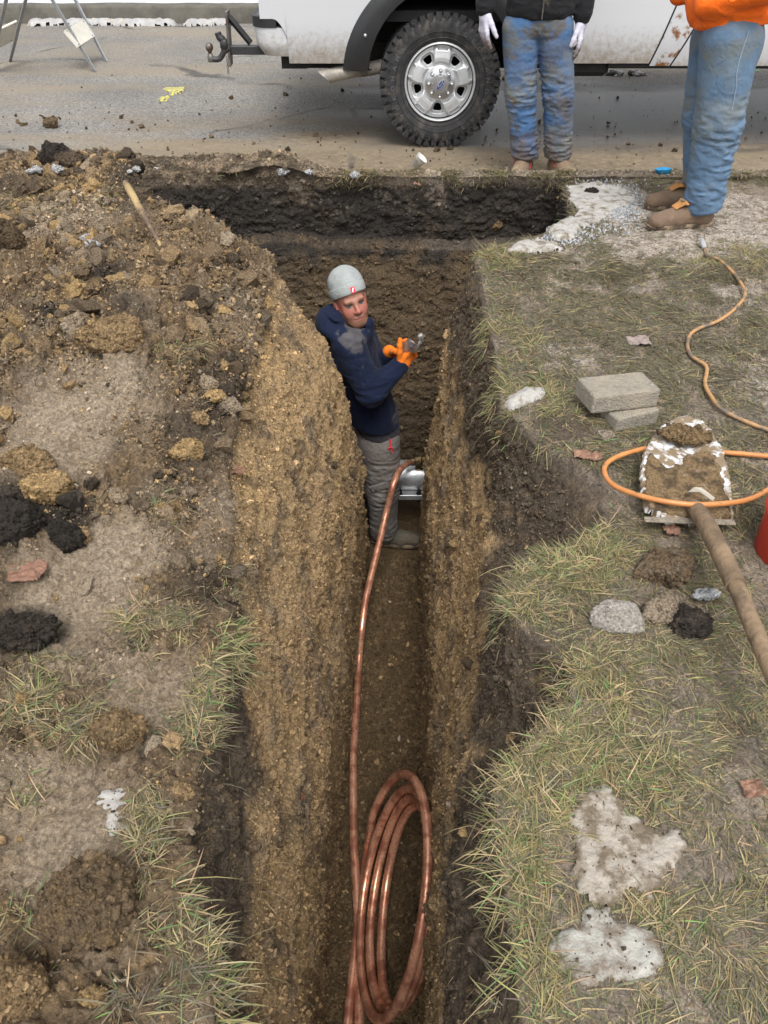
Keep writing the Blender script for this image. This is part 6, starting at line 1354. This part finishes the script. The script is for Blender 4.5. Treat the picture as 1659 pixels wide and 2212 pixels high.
cl = [
 ('clay_lump', 92, 1040, 90, 58, OCH * 1.15, 'bright yellow ochre clay lump near the left edge', BRN * 1.5),
 ('clay_lump', 60, 990, 85, 60, CLAY * .95, 'brown crumbly clay lump just above the bright yellow one', BRN),
 ('soil_clod', 38, 1120, 95, 90, BLK * 1.3, 'large black soil clod at the left edge below the yellow clay', BLK),
 ('soil_clod', 142, 1148, 64, 66, BLK * 1.15, 'round black soil clod just right of the large black one', BLK * .6),
 ('soil_clod', 45, 1355, 110, 80, BLK * 1.5, 'black soil heap above the grass tuft at the left edge', TOP),
 ('clay_lump', 180, 1150, 40, 55, CLAY * 1.25, 'tan clay lump touching the round black clod', CLAY * .6),
 ('clay_lump', 152, 700, 46, 68, PALE * .95, 'pale upright stone-like clay lump high on the spoil heap', CLAY * .7),
 ('clay_lump', 245, 715, 110, 60, CLAY * 1.0, 'broad brown clay clod beside the pale upright lump', BRN * 1.2),
 ('clay_lump', 175, 690, 60, 44, CLAY * .9, 'brown clay lump behind the pale upright one', BRN),
 ('clay_lump', 14, 505, 56, 66, BRN * 1.3, 'brown clod cut by the left edge below the top of the heap', BRN * .7),
 ('soil_clod', 128, 332, 64, 66, BLK * 1.5, 'dark block of topsoil standing on top of the heap against the road', BLK * .7),
 ('soil_clod', 160, 345, 46, 34, TOP * 1.5, 'grassy brown clod leaning against the dark topsoil block', BRN),
 ('clay_lump', 455, 825, 34, 34, PALE * .95, 'small pale clay piece among crumbs, uppermost of its cluster', CLAY),
 ('clay_lump', 470, 846, 42, 30, OCH * 1.25, 'yellow clay piece in the middle of the small cluster on the heap', CLAY),
 ('clay_lump', 500, 868, 44, 30, PALE * .8, 'grey clay piece lowest in the small cluster on the heap', CLAY * .7),
 ('clay_lump', 440, 900, 36, 26, CLAY * 1.2, 'tan clay crumb left of the small clay cluster', BRN),
 ('clay_lump', 395, 960, 58, 44, OCH * .95, 'knobbly ochre clay lump in the middle of the heap', CLAY * .6),
 ('clay_lump', 255, 1075, 32, 34, PALE * .85, 'small light clay lump on the heap right of the yellow one', CLAY),
 ('clay_lump', 190, 1930, 190, 200, BRN * 1.45, 'big brown clay boulder at the lower left', OCH * .75),
 ('clay_lump', 35, 2120, 120, 160, CLAY * 1.1, 'large clay clod cut by the lower left corner', BRN * 1.1),
 ('clay_lump', 255, 1570, 95, 80, CLAY * .80, 'crumbly clay clod between the two grass patches on the left', BRN * .8),
 ('clay_lump', 200, 2145, 50, 44, OCH * 1.0, 'small ochre clay lump below the big brown boulder', BRN),
 ('clay_lump', 400, 1700, 40, 30, CLAY * 1.05, 'small clay crumb near the left trench edge', BRN),
 ('soil_clod', 1440, 1215, 110, 70, BRN * 1.45, 'muddy soil clod below the shovel blade', MUD * .7),
 ('soil_clod', 1490, 1330, 90, 56, BLK * 1.6, 'black soil clod with ice on it below the shovel handle', MUD * .5),
 ('clay_lump', 1430, 1310, 80, 40, PALE * .8, 'pale mud lump beside the black clod below the shovel', MUD * .7),
 ('soil_clod', 1282, 408, 24, 20, BLK * 1.3, 'small black clod on the white salt beside the wide pit', BLK),
 ('soil_clod', 112, 266, 30, 25, BRN * 1.4, 'brown mud clod lying alone on the road at the left', BRN * .6),
 ('soil_clod', 1075, 493, 24, 20, CLAY * .8, 'small tan clod stuck in the black wall of the wide pit', BRN),
 ('clay_lump', 1310, 930, 34, 16, MUD * 1.3, 'flat grey pebble below the lower concrete block', MUD),
]
for i, (nm, u, v, a, b_, col, lab, c2_) in enumerate(cl):
    if nm == 'soil_clod' and v == 266:
        p = U(u, v + 10, RZ); lumpy(nm, (p.x, p.y + .02, RZ + .03), (.052, .045, .042), col, c2_, None, i, label=lab, cat='clod'); continue
    clod(nm, u, v, a, b_, col, lab, 'clod', c2_, i, rough=.5 if 'boulder' not in lab else .4)
lumpy('ice_lump', tuple(hit(1520, 1290) + Vector((0, 0, .02))), (.035, .018, .014), (.62, .63, .64), (.4, .4, .4), None, 61, label='white ice chip stuck to the black clod below the shovel handle', cat='ice')
# bits of snow on the heap top
SB = ['white snow bit on the heap just left of the dark topsoil block', 'white snow bit touching the foot of the dark topsoil block', 'tiny snow bit furthest left on the heap by the road', 'snow scrap on the heap left of the wooden handle, upper of two', 'snow scrap on the heap left of the wooden handle, lower of two', 'snow crumb on the rim above the wooden handle, middle of three', 'snow crumb on the rim above the wooden handle, leftmost of three', 'snow crumb on the rim above the wooden handle, rightmost of three', 'snow bit on the grassy rim of the wide pit, left of the paper cup', 'snow bit on the rim of the wide pit nearest the paper cup', 'small snow bit midway along the grassy rim of the wide pit']
for i, (u, v, s_) in enumerate([(88, 358, .022), (118, 359, .026), (72, 362, .015), (186, 505, .02), (208, 525, .022), (300, 355, .015), (285, 360, .012), (335, 354, .012), (612, 379, .03), (770, 382, .025), (670, 380, .018)]):
    p = hit(u, v + 3); lumpy('snow_bit', (p.x, p.y, p.z + s_ * .3), (s_ * 1.3, s_, s_ * .7), (.55, .55, .55), (.33, .31, .28), None, 70 + i, label=SB[i], cat='snow')
# dead leaf and scraps of rusty bark
M_leaf = mat('dead_leaf', (.25, .20, .18), .7, var=.2, vs=40, bump=.3); M_bark = mat('orange_bark', (.19, .10, .065), .8, var=.3, vs=40, c2=(.36, .24, .16), t2=(.55, .7), s2=30, bump=.4)
for i, (u, v, s_, mt, lab) in enumerate([(1380, 740, .085, M_leaf, 'grey dead leaf lying on the mud behind the concrete blocks'), (1625, 1708, .05, M_bark, 'reddish bark scrap on bare mud at the lower right'), (1285, 992, .04, M_bark, 'rusty bark flake on the trench lip beside the hose loop'), (1255, 985, .05, M_bark, 'orange bark flake on the dark lip left of the hose loop'), (512, 1018, .05, M_bark, 'pinkish bark shred on the left wall of the trench'), (1450, 1148, .05, M_bark, 'orange bark shred under the shovel socket'), (900, 402, .045, M_bark, 'pink bark piece on the rim of the wide pit'), (60, 1240, .09, M_bark, 'flat reddish brick chip under the black clods at the left')]):
    p = hit(u, v); crumple('dead_leaf' if i == 0 else 'bark_scrap', u, v, p.z + .004, s_, s_ * .8, mt, i + 3, .02, label=lab, cat='leaf' if i == 0 else 'bark')
# ================================================================== LOOSE CRUMBS, GRASS
def crumbs(name, pos, nor, size, col, label, rs, mt, cat='loose soil', flat=.75, sub_=False):
    n = len(pos)
    if sub_:   # 26-vertex rounder lumps
        g = [(x, y, z) for z in (-1, 0, 1) for y in (-1, 0, 1) for x in (-1, 0, 1)]; ix = {p: k for k, p in enumerate([p for p in g if p != (0, 0, 0)])}
        BV = np.array([p for p in g if p != (0, 0, 0)], float); BV = BV / np.linalg.norm(BV, axis=1)[:, None] * .8; BF = []
        for ax in range(3):
            for s_ in (-1, 1):
                for i in (-1, 0):
                    for j in (-1, 0):
                        f = []
                        for (a, b) in ((i, j), (i + 1, j), (i + 1, j + 1), (i, j + 1)):
                            t = [0, 0, 0]; t[ax] = s_; t[(ax + 1) % 3] = a; t[(ax + 2) % 3] = b; f.append(ix[tuple(t)])
                        BF.append(f if s_ > 0 else f[::-1])
        BF = np.array(BF)
    else: BV, BF = CV, CF
    m_ = len(BV); V = BV[None] * (1 + rs.uniform(-.32, .32, (n, m_, 1))) + rs.uniform(-.16, .16, (n, m_, 3)); V = V * np.stack([rs.uniform(.8, 1.4, n), rs.uniform(.7, 1.1, n), rs.uniform(.5, .9, n)], 1)[:, None]
    V = np.einsum('nij,nmj->nmi', rotm(n, rs), V) * size[:, None, None]
    P = pos + nor * (size * .25)[:, None]; V = (V + P[:, None]).reshape(-1, 3); Fc = (BF[None] + (np.arange(n) * m_)[:, None, None]).reshape(-1, 4)
    C = np.repeat(col, m_, 0); return put(name, mk(name, V, Fc, C, smooth=False), mt, kind='stuff', label=label, cat=cat)
M_crumb = mat_col('soil_crumb', .9, var=.45, vs=160, bumps=((130, .006),), spec=.25)
def pick(mask, n, rs, Q=None):
    w_ = (AREA if Q is None else Q) * mask; w_ = w_ / w_.sum(); return rs.choice(len(w_), n, p=w_)
RS = np.random.RandomState(12)
NPd = NEAR[0]; NNd = NEAR[1]; x_, y_, z_ = NPd.T; upz = NNd[:, 2]
inview = np.where((_pu > -60) & (_pu < 1720) & (_pv > 300) & (_pv < 2290), 1.0, np.where((_pu > -700) & (_pu < 2400) & (_pv > 250) & (_pv < 2900), .45, 0))
dist_ = np.clip(_pd, .8, 6)
colS = SOILCOL
isl = ss(-x_, .30, .42); wallm = ss(1 - upz, .2, .5) * ss(-z_, .02, .1); flm = ss(-z_, 1.6, 1.8) * (1 - wallm)
nclus = ss(fbm(NPd, 5, 3, 401), -.25, .4)
def tint(idx, rs, lo=.6, hi=1.5, och=.25):
    c = colS[idx] * rs.uniform(lo, hi, (len(idx), 1)); k = rs.random(len(idx)) < och
    pal = np.array([OCH * .9, CLAY * 1.2, PALE * .8, BRN, TOP * 1.2, OCH, CLAY])[rs.randint(0, 7, len(idx))]; c = np.where(k[:, None], pal * rs.uniform(.75, 1.15, (len(idx), 1)), c); return c
def jit(idx, rs, s_=.004): return NPd[idx] + rs.normal(size=(len(idx), 3)) * s_ * np.array([1, 1, .3])
hm = isl * (1 - wallm) * (1 - flm) * inview * (.12 + nclus) * (1 - .85 * smooth_) * (.35 + .65 * ss(y_, 1.0, 1.7))
i1 = pick(hm / dist_ ** .6, 110000, RS); crumbs('soil_crumbs', jit(i1, RS), NNd[i1], (.0022 + .0026 * RS.pareto(2.6, len(i1))).clip(0, .009) * (dist_[i1] / 2.8).clip(.5, 1.1), tint(i1, RS), 'fine loose crumbs of soil scattered over the spoil heap left of the trench', RS, M_crumb)
i2 = pick(hm * (nclus > .35) * (z_ > -.02), 7500, RS); crumbs('soil_lumps', jit(i2, RS), NNd[i2], (.0065 + .0075 * RS.pareto(2.1, len(i2))).clip(0, .05) * (dist_[i2] / 2.8).clip(.45, 1.1), tint(i2, RS, .6, 1.4, .4), 'coarse clay lumps and clods strewn over the spoil heap left of the trench', RS, M_clodc, 'loose clods', sub_=True)
wm = wallm * inview * (y_ < 3.5) * (np.abs(x_) < .8); i3 = pick(wm / dist_ ** .5 * (.15 + ss(fbm(NPd, 7, 3, 403), -.1, .4)), 60000, RS); crumbs('soil_crumbs', NPd[i3], NNd[i3], (.0022 + .0022 * RS.pareto(3, len(i3))).clip(0, .010), tint(i3, RS, .6, 1.25, .02), 'crumbly soil grains clinging to the two long walls of the trench', RS, M_crumb)
fm = flm * inview; i4 = pick(fm, 30000, RS); crumbs('soil_crumbs', jit(i4, RS), NNd[i4], (.003 + .0035 * RS.pareto(2.8, len(i4))).clip(0, .018), tint(i4, RS, .6, 1.3, .02), 'dark brown soil crumbs littering the floor of the trench', RS, M_crumb)
iz = pick(wm * (z_ > -1.5), 420, RS); crumbs('wall_stones', NPd[iz], NNd[iz], (.006 + .006 * RS.pareto(2.2, len(iz))).clip(0, .028), tint(iz, RS, .7, 1.3, .4), 'small stones and clay nodules embedded in the trench walls', RS, M_clodc, 'stones', sub_=True)
for nm_ in ('ice_slab', 'ice_slab.001', 'snow_lump', 'snow_lump.001'):
    o_ = bpy.data.objects[nm_]; q_ = np.array([tuple(v.co) for v in o_.data.vertices]); q_ = q_[q_[:, 2] > np.median(q_[:, 2]) - .004]; k_ = RS.choice(len(q_), 46)
    gp_ = q_[k_]; crumbs('soil_specks', gp_, np.tile([0, 0, 1.], (46, 1)), (.0016 + .0014 * RS.pareto(2.6, 46)).clip(0, .005), np.tile(TOP, (46, 1)) * RS.uniform(.5, 2, (46, 1)), 'dark grit stuck on the old ice and snow', RS, M_crumb, 'grit')
dk = ss(.10 - colS.mean(1), .0, .05) * ss(x_, .2, .35) * (z_ > -.5) * inview * ((_pv < 1560) | (wallm > .3)); i5 = pick(dk, 26000, RS); crumbs('soil_crumbs', jit(i5, RS), NNd[i5], (.0026 + .0025 * RS.pareto(2.8, len(i5))).clip(0, .010), tint(i5, RS, .7, 1.5, .04), 'dark topsoil crumbs on the slumped right lip of the trench', RS, M_crumb)
FPd, FN = FAR; fw_ = (FPd[:, 0] > -2.6) & (FPd[:, 0] < 1.3) & (FPd[:, 2] > -1.8)
i6 = RS.choice(np.where(fw_ & (FPd[:, 2] < -.02))[0], 26000); c6 = FARCOL[i6] * RS.uniform(.6, 1.6, (len(i6), 1)); crumbs('soil_crumbs', FPd[i6], FN[i6], (.004 + .003 * RS.pareto(2.6, len(i6))).clip(0, .02), c6, 'soil crumbs on the dark far face of the wide pit', RS, M_crumb)
i6 = RS.choice(np.where((FPd[:, 0] > -2.7) & (FPd[:, 0] < 2.6) & (FPd[:, 2] > -.03) & (RS.random(len(FPd)) < np.where(FPd[:, 0] < -.25, 1, .12)))[0], 9000); c6 = FARCOL[i6] * RS.uniform(.6, 1.5, (len(i6), 1)); k6 = RS.random(len(i6)) < .25; c6[k6] = c6[k6] * .7 + TOP * .3; crumbs('soil_crumbs', FPd[i6], FN[i6] * 0 + np.array([0, 0, 1]), (.0035 + .003 * RS.pareto(2.6, len(i6))).clip(0, .018), c6, 'crumbs and small clods along the rim between the wide pit and the road', RS, M_crumb)
# salt and ice granules right of the wide pit
cu_, cv_ = RS.normal(0, 1, 6500) * 42 + 1295, RS.normal(0, 1, 6500) * 22 + 440; cu2, cv2 = RS.normal(0, 1, 700) * 40 + 1210, RS.normal(0, 1, 700) * 16 + 505
gp = np.array([tuple(U(u, v, .012)) for u, v in list(zip(cu_, cv_)) + list(zip(cu2, cv2))]); ok = (gp[:, 1] > yn(gp[:, 0]) * 0 + 3.7) & (gp[:, 1] < 4.8) & (gp[:, 0] > 1.08 - .9 * (gp[:, 1] < 4.12) * (4.2 - gp[:, 1])); gp = gp[ok]
gp = gp[(gp[:, 0] > 1.09) | (gp[:, 1] < yn(gp[:, 0]) - .04)]; gp[:, 2] = G(gp[:, 0], gp[:, 1]) + .006
gc = np.where(RS.random(len(gp))[:, None] < .12, np.array([.36, .46, .56]), np.array([.68, .68, .68])) * RS.uniform(.7, 1.1, (len(gp), 1))
crumbs('ice_granules', gp, np.tile([0, 0, 1.], (len(gp), 1)), RS.uniform(.0025, .007, len(gp)), gc * .66, 'heap of white and bluish salt and ice granules at the right end of the wide pit', RS, M_crumb, 'salt')
# mud crumbs on the road
n = 700; rx, ry = RS.uniform(-3.3, 3.3, n), 4.95 + np.abs(RS.normal(0, 1, n)) * 1.2; k = ry < 9; gp = np.stack([rx[k], ry[k], np.full(k.sum(), RZ + .004)], 1)
crumbs('soil_crumbs', gp, np.tile([0, 0, 1.], (len(gp), 1)), (.004 + .004 * RS.pareto(2, len(gp))).clip(0, .026), np.tile(BRN * .7, (len(gp), 1)) * RS.uniform(.4, 1.6, (len(gp), 1)), 'small mud crumbs scattered over the road', RS, M_crumb)
# ---- grass
m, nt, b, out = newmat('grass_blades'); at = N(nt, 'ShaderNodeAttribute', attribute_name='Col').outputs['Color']; nt.links.new(at, b.inputs['Base Color']); b.inputs['Roughness'].default_value = .55; b.inputs['Specular IOR Level'].default_value = .35
tr = N(nt, 'ShaderNodeBsdfTranslucent'); nt.links.new(at, tr.inputs[0]); mxs = nt.nodes.new('ShaderNodeMixShader'); mxs.inputs[0].default_value = .22; nt.links.new(b.outputs[0], mxs.inputs[1]); nt.links.new(tr.outputs[0], mxs.inputs[2]); nt.links.new(mxs.outputs[0], out.inputs[0]); M_grass = m
STRAW = np.array([.35, .275, .15]); GREEN = np.array([.115, .135, .055]); OLIVE = np.array([.135, .122, .065]); MUDDY = np.array([.145, .125, .09]); YG = np.array([.26, .235, .10]); BRIGHT = np.array([.16, .25, .085])
def blades(name, base, az, el, L, wd, col, droop, label, cat='grass'):
    n = len(base); ts = np.array([0, .3, .62, .86, 1.0]); wf = np.array([.8, 1, .85, .5, .06]); h = np.stack([np.cos(az), np.sin(az), 0 * az], 1); s_ = np.stack([-np.sin(az), np.cos(az), RS.uniform(-.5, .5, n)], 1)
    V = []
    for t, f in zip(ts, wf):
        z = L * (t * np.sin(el) - droop * t * t); fw2 = L * t * np.cos(el); p = base + h * fw2[:, None]; p = p + np.stack([0 * z, 0 * z, z], 1)
        bend = np.sin(t * 2.2 + az * 3) * L * .06; p = p + s_ * bend[:, None]; V += [p - s_ * (wd * f / 2)[:, None], p + s_ * (wd * f / 2)[:, None]]
    V = np.stack(V, 1).reshape(-1, 3); q = np.array([(0, 1, 3, 2), (2, 3, 5, 4), (4, 5, 7, 6), (6, 7, 9, 8)]); Fc = (q[None] + (np.arange(n) * 10)[:, None, None]).reshape(-1, 4)
    g = np.repeat(col, 10, 0).reshape(n, 10, 3); g[:, 8:] = g[:, 8:] * .6 + STRAW * .4; g[:, :2] *= .85; return put(name, mk(name, V, Fc, g.reshape(-1, 3)), M_grass, kind='stuff', label=label, cat=cat)
def gcol(n, w_):
    pal = np.array([STRAW, GREEN, OLIVE, MUDDY, YG, BRIGHT]); w_ = np.array(w_, float); k = RS.choice(6, n, p=w_ / w_.sum()); return pal[k] * RS.uniform(.65, 1.35, (n, 1)) * (1 + RS.normal(0, .06, (n, 3)))
def pblob(u, v, ru, rv, soft=.35):
    d = np.sqrt(((_pu - u) / ru) ** 2 + ((_pv - v) / rv) ** 2) + .35 * NBd; return 1 - ss(d, 1 - soft, 1 + soft)
NBd = fbm(NPd, 9, 3, 31)
flat_top = (1 - wallm) * (z_ > -.06) * inview
rr_ = ss(x_, .2, .26) * flat_top; rr_ = rr_ * ss(x_ - eR0(y_), -.005, .03)
bare = np.zeros(len(NPd))
for (u, v, ru, rv, k) in [(1500, 520, 270, 45, .93), (1640, 460, 140, 70, .97), (1330, 440, 110, 50, 1), (1200, 500, 60, 30, .8), (1440, 1215, 70, 50, .9), (1640, 1215, 60, 60, .8), (1620, 1690, 55, 90, .85), (1500, 900, 90, 45, .75), (1600, 650, 60, 40, .7), (1640, 840, 60, 50, .7), (1230, 765, 90, 26, .7), (1150, 1080, 150, 90, .97),
                          (1210, 930, 70, 30, .8), (1180, 1420, 70, 60, .9), (1300, 1060, 60, 60, .9), (1330, 620, 120, 22, .5), (1430, 1650, 60, 40, .6), (1260, 1350, 70, 45, .6), (1540, 1420, 60, 40, .5), (1310, 545, 120, 20, .6), (1120, 960, 60, 60, .9), (1500, 1330, 80, 30, .8), (1540, 1850, 50, 60, .5), (1160, 840, 70, 60, .5), (1330, 1830, 110, 110, .97), (1310, 2060, 110, 70, .97)]:
    bare = np.maximum(bare, pblob(u, v, ru, rv) * k)
gm = rr_ * (1 - bare) * ss(fbm(NPd, 6, 3, 411) + .5 * fbm(NPd, 20, 2, 412), -.30, .22)
ig = pick(gm / dist_ ** .35, 215000, RS); n = len(ig); far_ = ss(y_[ig], 1.2, 2.6); fld = fbm(NPd[ig], 3.5, 2, 421) * 6
near_w = gcol(n, (3.2, 1.0, 2.8, 3.8, 1.0, .2)); far_w = gcol(n, (1.0, .15, 2.6, 5.2, .25, .04)); col_ = np.where((RS.random(n) < far_ * .85 + .08)[:, None], far_w, near_w)
blades('grass', jit(ig, RS, .003), fld + RS.normal(0, 1.0, n), np.abs(RS.normal(.04, .10, n)) + .02, RS.gamma(5, .0074, n).clip(.012, .09), RS.uniform(.0010, .0026, n) * (1 + .45 * far_), col_, RS.uniform(0, .12, n), 'flattened muddy lawn grass right of the trench')
ik = pick(rr_ * (.25 + (1 - bare)) / dist_ ** .3, 80000, RS); n = len(ik); blades('thatch', jit(ik, RS, .003), RS.uniform(0, 6.28, n), np.abs(RS.normal(.0, .06, n)) + .015, RS.gamma(5, .0042, n).clip(.008, .05), RS.uniform(.0012, .0040, n), gcol(n, (1.6, .05, 1.6, 6, .1, 0)) * .9, RS.uniform(0, .05, n), 'matted dead thatch and mud-caked clippings on the lawn right of the trench', 'thatch')
# livelier tufts along the right lip and in patches
tuft = np.zeros(len(NPd))
for (u, v, ru, rv, k) in [(1220, 1210, 130, 70, 1), (1130, 1270, 60, 50, .9), (1230, 1600, 110, 110, 1), (1180, 1700, 90, 120, 1), (1120, 1850, 70, 90, 1), (1130, 1950, 90, 60, .8), (1280, 1500, 90, 80, .7), (1400, 1700, 90, 90, .5), (1150, 860, 70, 40, .8), (1075, 860, 40, 50, .8), (1060, 560, 60, 30, .9), (1100, 740, 60, 50, .5), (1200, 1030, 40, 25, .3), (1160, 2120, 60, 90, .7), (1400, 1970, 60, 50, .6), (1440, 1120, 40, 20, .3), (1600, 560, 120, 30, .3), (1100, 1330, 30, 60, .7)]:
    tuft = np.maximum(tuft, pblob(u, v, ru, rv) * k)
tm = rr_ * tuft * ss(fbm(NPd, 9, 2, 416), -.35, .2) * (1 - ss(np.abs(_pu - 1330), 60, 130) * 0); it = pick(tm, 15000, RS); n = len(it); caz = fbm(NPd[it], 14, 2, 431) * 9
blades('grass', jit(it, RS, .004), caz + RS.normal(0, 1.0, n), RS.uniform(.0, .7, n), RS.gamma(5, .0088, n).clip(.015, .11), RS.uniform(.0010, .0028, n), gcol(n, (4.2, 1.3, 1.2, .6, 3.0, .6)), RS.uniform(.05, .45, n), 'upright yellow-green grass tufts along the right lip of the trench')
# blades hanging over the right lip
em = (np.abs(x_ - eR0(y_)) < .035) * (z_ > -.10) * inview * (x_ > .1) * (1 - pblob(1240, 1080, 110, 90)); ie = pick(em * ss(fbm(NPd, 5, 2, 413), -.1, .35), 1500, RS); n = len(ie)
blades('grass', NPd[ie], math.pi + RS.normal(0, 1.1, n), RS.uniform(-.6, .6, n), RS.gamma(6, .0082, n).clip(.02, .11), RS.uniform(.0012, .0030, n), gcol(n, (3.6, 1.4, 1, .8, 2.4, .8)), RS.uniform(.2, .7, n), 'grass blades hanging over the right lip of the trench')
# left: patches on the heap and along the left lip
lt = np.zeros(len(NPd)); 
for (u, v, ru, rv, k) in [(100, 1500, 150, 75, 1), (200, 1540, 70, 60, .8), (340, 1345, 85, 45, 1), (480, 1270, 45, 40, .7), (430, 1520, 45, 80, .9), (400, 1620, 60, 60, .7), (330, 1790, 45, 90, 1), (350, 1900, 60, 90, .9), (390, 2010, 80, 90, 1), (420, 2120, 90, 90, .8), (300, 2120, 110, 60, .9), (40, 1700, 60, 50, .5), (60, 1960, 60, 40, .5), (340, 1105, 50, 30, .5), (390, 760, 50, 30, .6), (60, 440, 70, 30, .6), (240, 430, 50, 20, .7), (330, 1400, 60, 30, .6), (300, 1740, 30, 40, .6), (110, 1600, 100, 50, .5)]:
    lt = np.maximum(lt, pblob(u, v, ru, rv) * k)
lm = (x_ < eL0(y_) + .03) * flat_top * lt; il = pick(lm * ss(fbm(NPd, 8, 2, 415), -.2, .3), 12500, RS); n = len(il); caz = fbm(NPd[il], 10, 2, 441) * 8
dim = pblob(320, 2110, 130, 70)[il] > .5
cl_ = gcol(n, (4.0, .9, 2.0, 2.0, 1.8, .35)); cl_ = np.where(dim[:, None], gcol(n, (.7, .5, 2, 5, .3, .1)), cl_)
blades('grass', jit(il, RS, .004), caz + RS.normal(0, 1.1, n), np.where(dim, .1, 1) * RS.uniform(.0, .6, n), RS.gamma(5, .0076, n).clip(.012, .10), RS.uniform(.0010, .0026, n), cl_, RS.uniform(.05, .4, n), 'patches of torn turf and straw-coloured grass left of the trench')
em = (np.abs(x_ - eL0(y_)) < .035) * (z_ > -.10) * inview * (_pv > 1350) * (x_ < 0); ie = pick(em * ss(fbm(NPd, 5, 2, 414), .0, .4), 800, RS); n = len(ie)
blades('grass', NPd[ie], RS.normal(0, .9, n), RS.uniform(-.3, .8, n), RS.gamma(6, .009, n).clip(.02, .12), RS.uniform(.0014, .0036, n), gcol(n, (3.2, 1.8, 1, .6, 2.4, 1.2)), RS.uniform(.1, .5, n), 'grass blades hanging over the left lip of the trench')
# straw bits over the whole heap and thin roots on the walls
ih = pick(hm, 3200, RS); n = len(ih); blades('dry_straw', jit(ih, RS, .004), RS.uniform(0, 6.28, n), RS.uniform(-.05, .3, n), RS.gamma(4, .010, n).clip(.01, .09), RS.uniform(.0009, .0022, n), gcol(n, (5, .5, 1.5, 2, .8, .1)), RS.uniform(0, .2, n), 'dry straw and root bits scattered over the spoil heap', 'straw')
iw = pick(wallm * inview * (z_ > -.6) * (z_ < -.02), 1500, RS); n = len(iw); blades('thin_roots', NPd[iw] + NNd[iw] * .004, np.where(x_[iw] < 0, 0, math.pi) + RS.normal(0, 1.1, n), RS.uniform(-.9, .3, n), RS.gamma(4, .010, n).clip(.01, .09), RS.uniform(.0006, .0014, n), gcol(n, (5, .1, 1.0, 3, .3, 0)) * 1.0, RS.uniform(.2, .9, n), 'fine pale roots hanging from the topsoil of the trench walls', 'roots')
# grass along the rim of the wide pit and the kerb
fr = np.where((FPd[:, 2] > -.05) & (FPd[:, 0] > -2.2) & (FPd[:, 0] < 2.6) & (FPd[:, 1] < 4.90))[0]; pr = ss(fbm(FPd[fr], 5, 2, 451), -.15, .4) + .05; pr = pr * np.where(FPd[fr, 0] > -.3, 1, .25); pr /= pr.sum(); ir = RS.choice(fr, 7000, p=pr); n = len(ir)
blades('grass', FPd[ir] + RS.normal(0, .004, (n, 3)) * [1, 1, 0], RS.uniform(0, 6.28, n) * .5 + math.pi * 1.0, RS.uniform(.0, .9, n), RS.gamma(5, .0085, n).clip(.015, .09), RS.uniform(.0018, .0036, n), gcol(n, (3, .8, 2, 2, 1.2, .2)), RS.uniform(.1, .5, n), 'strip of thin grass between the wide pit and the kerb')
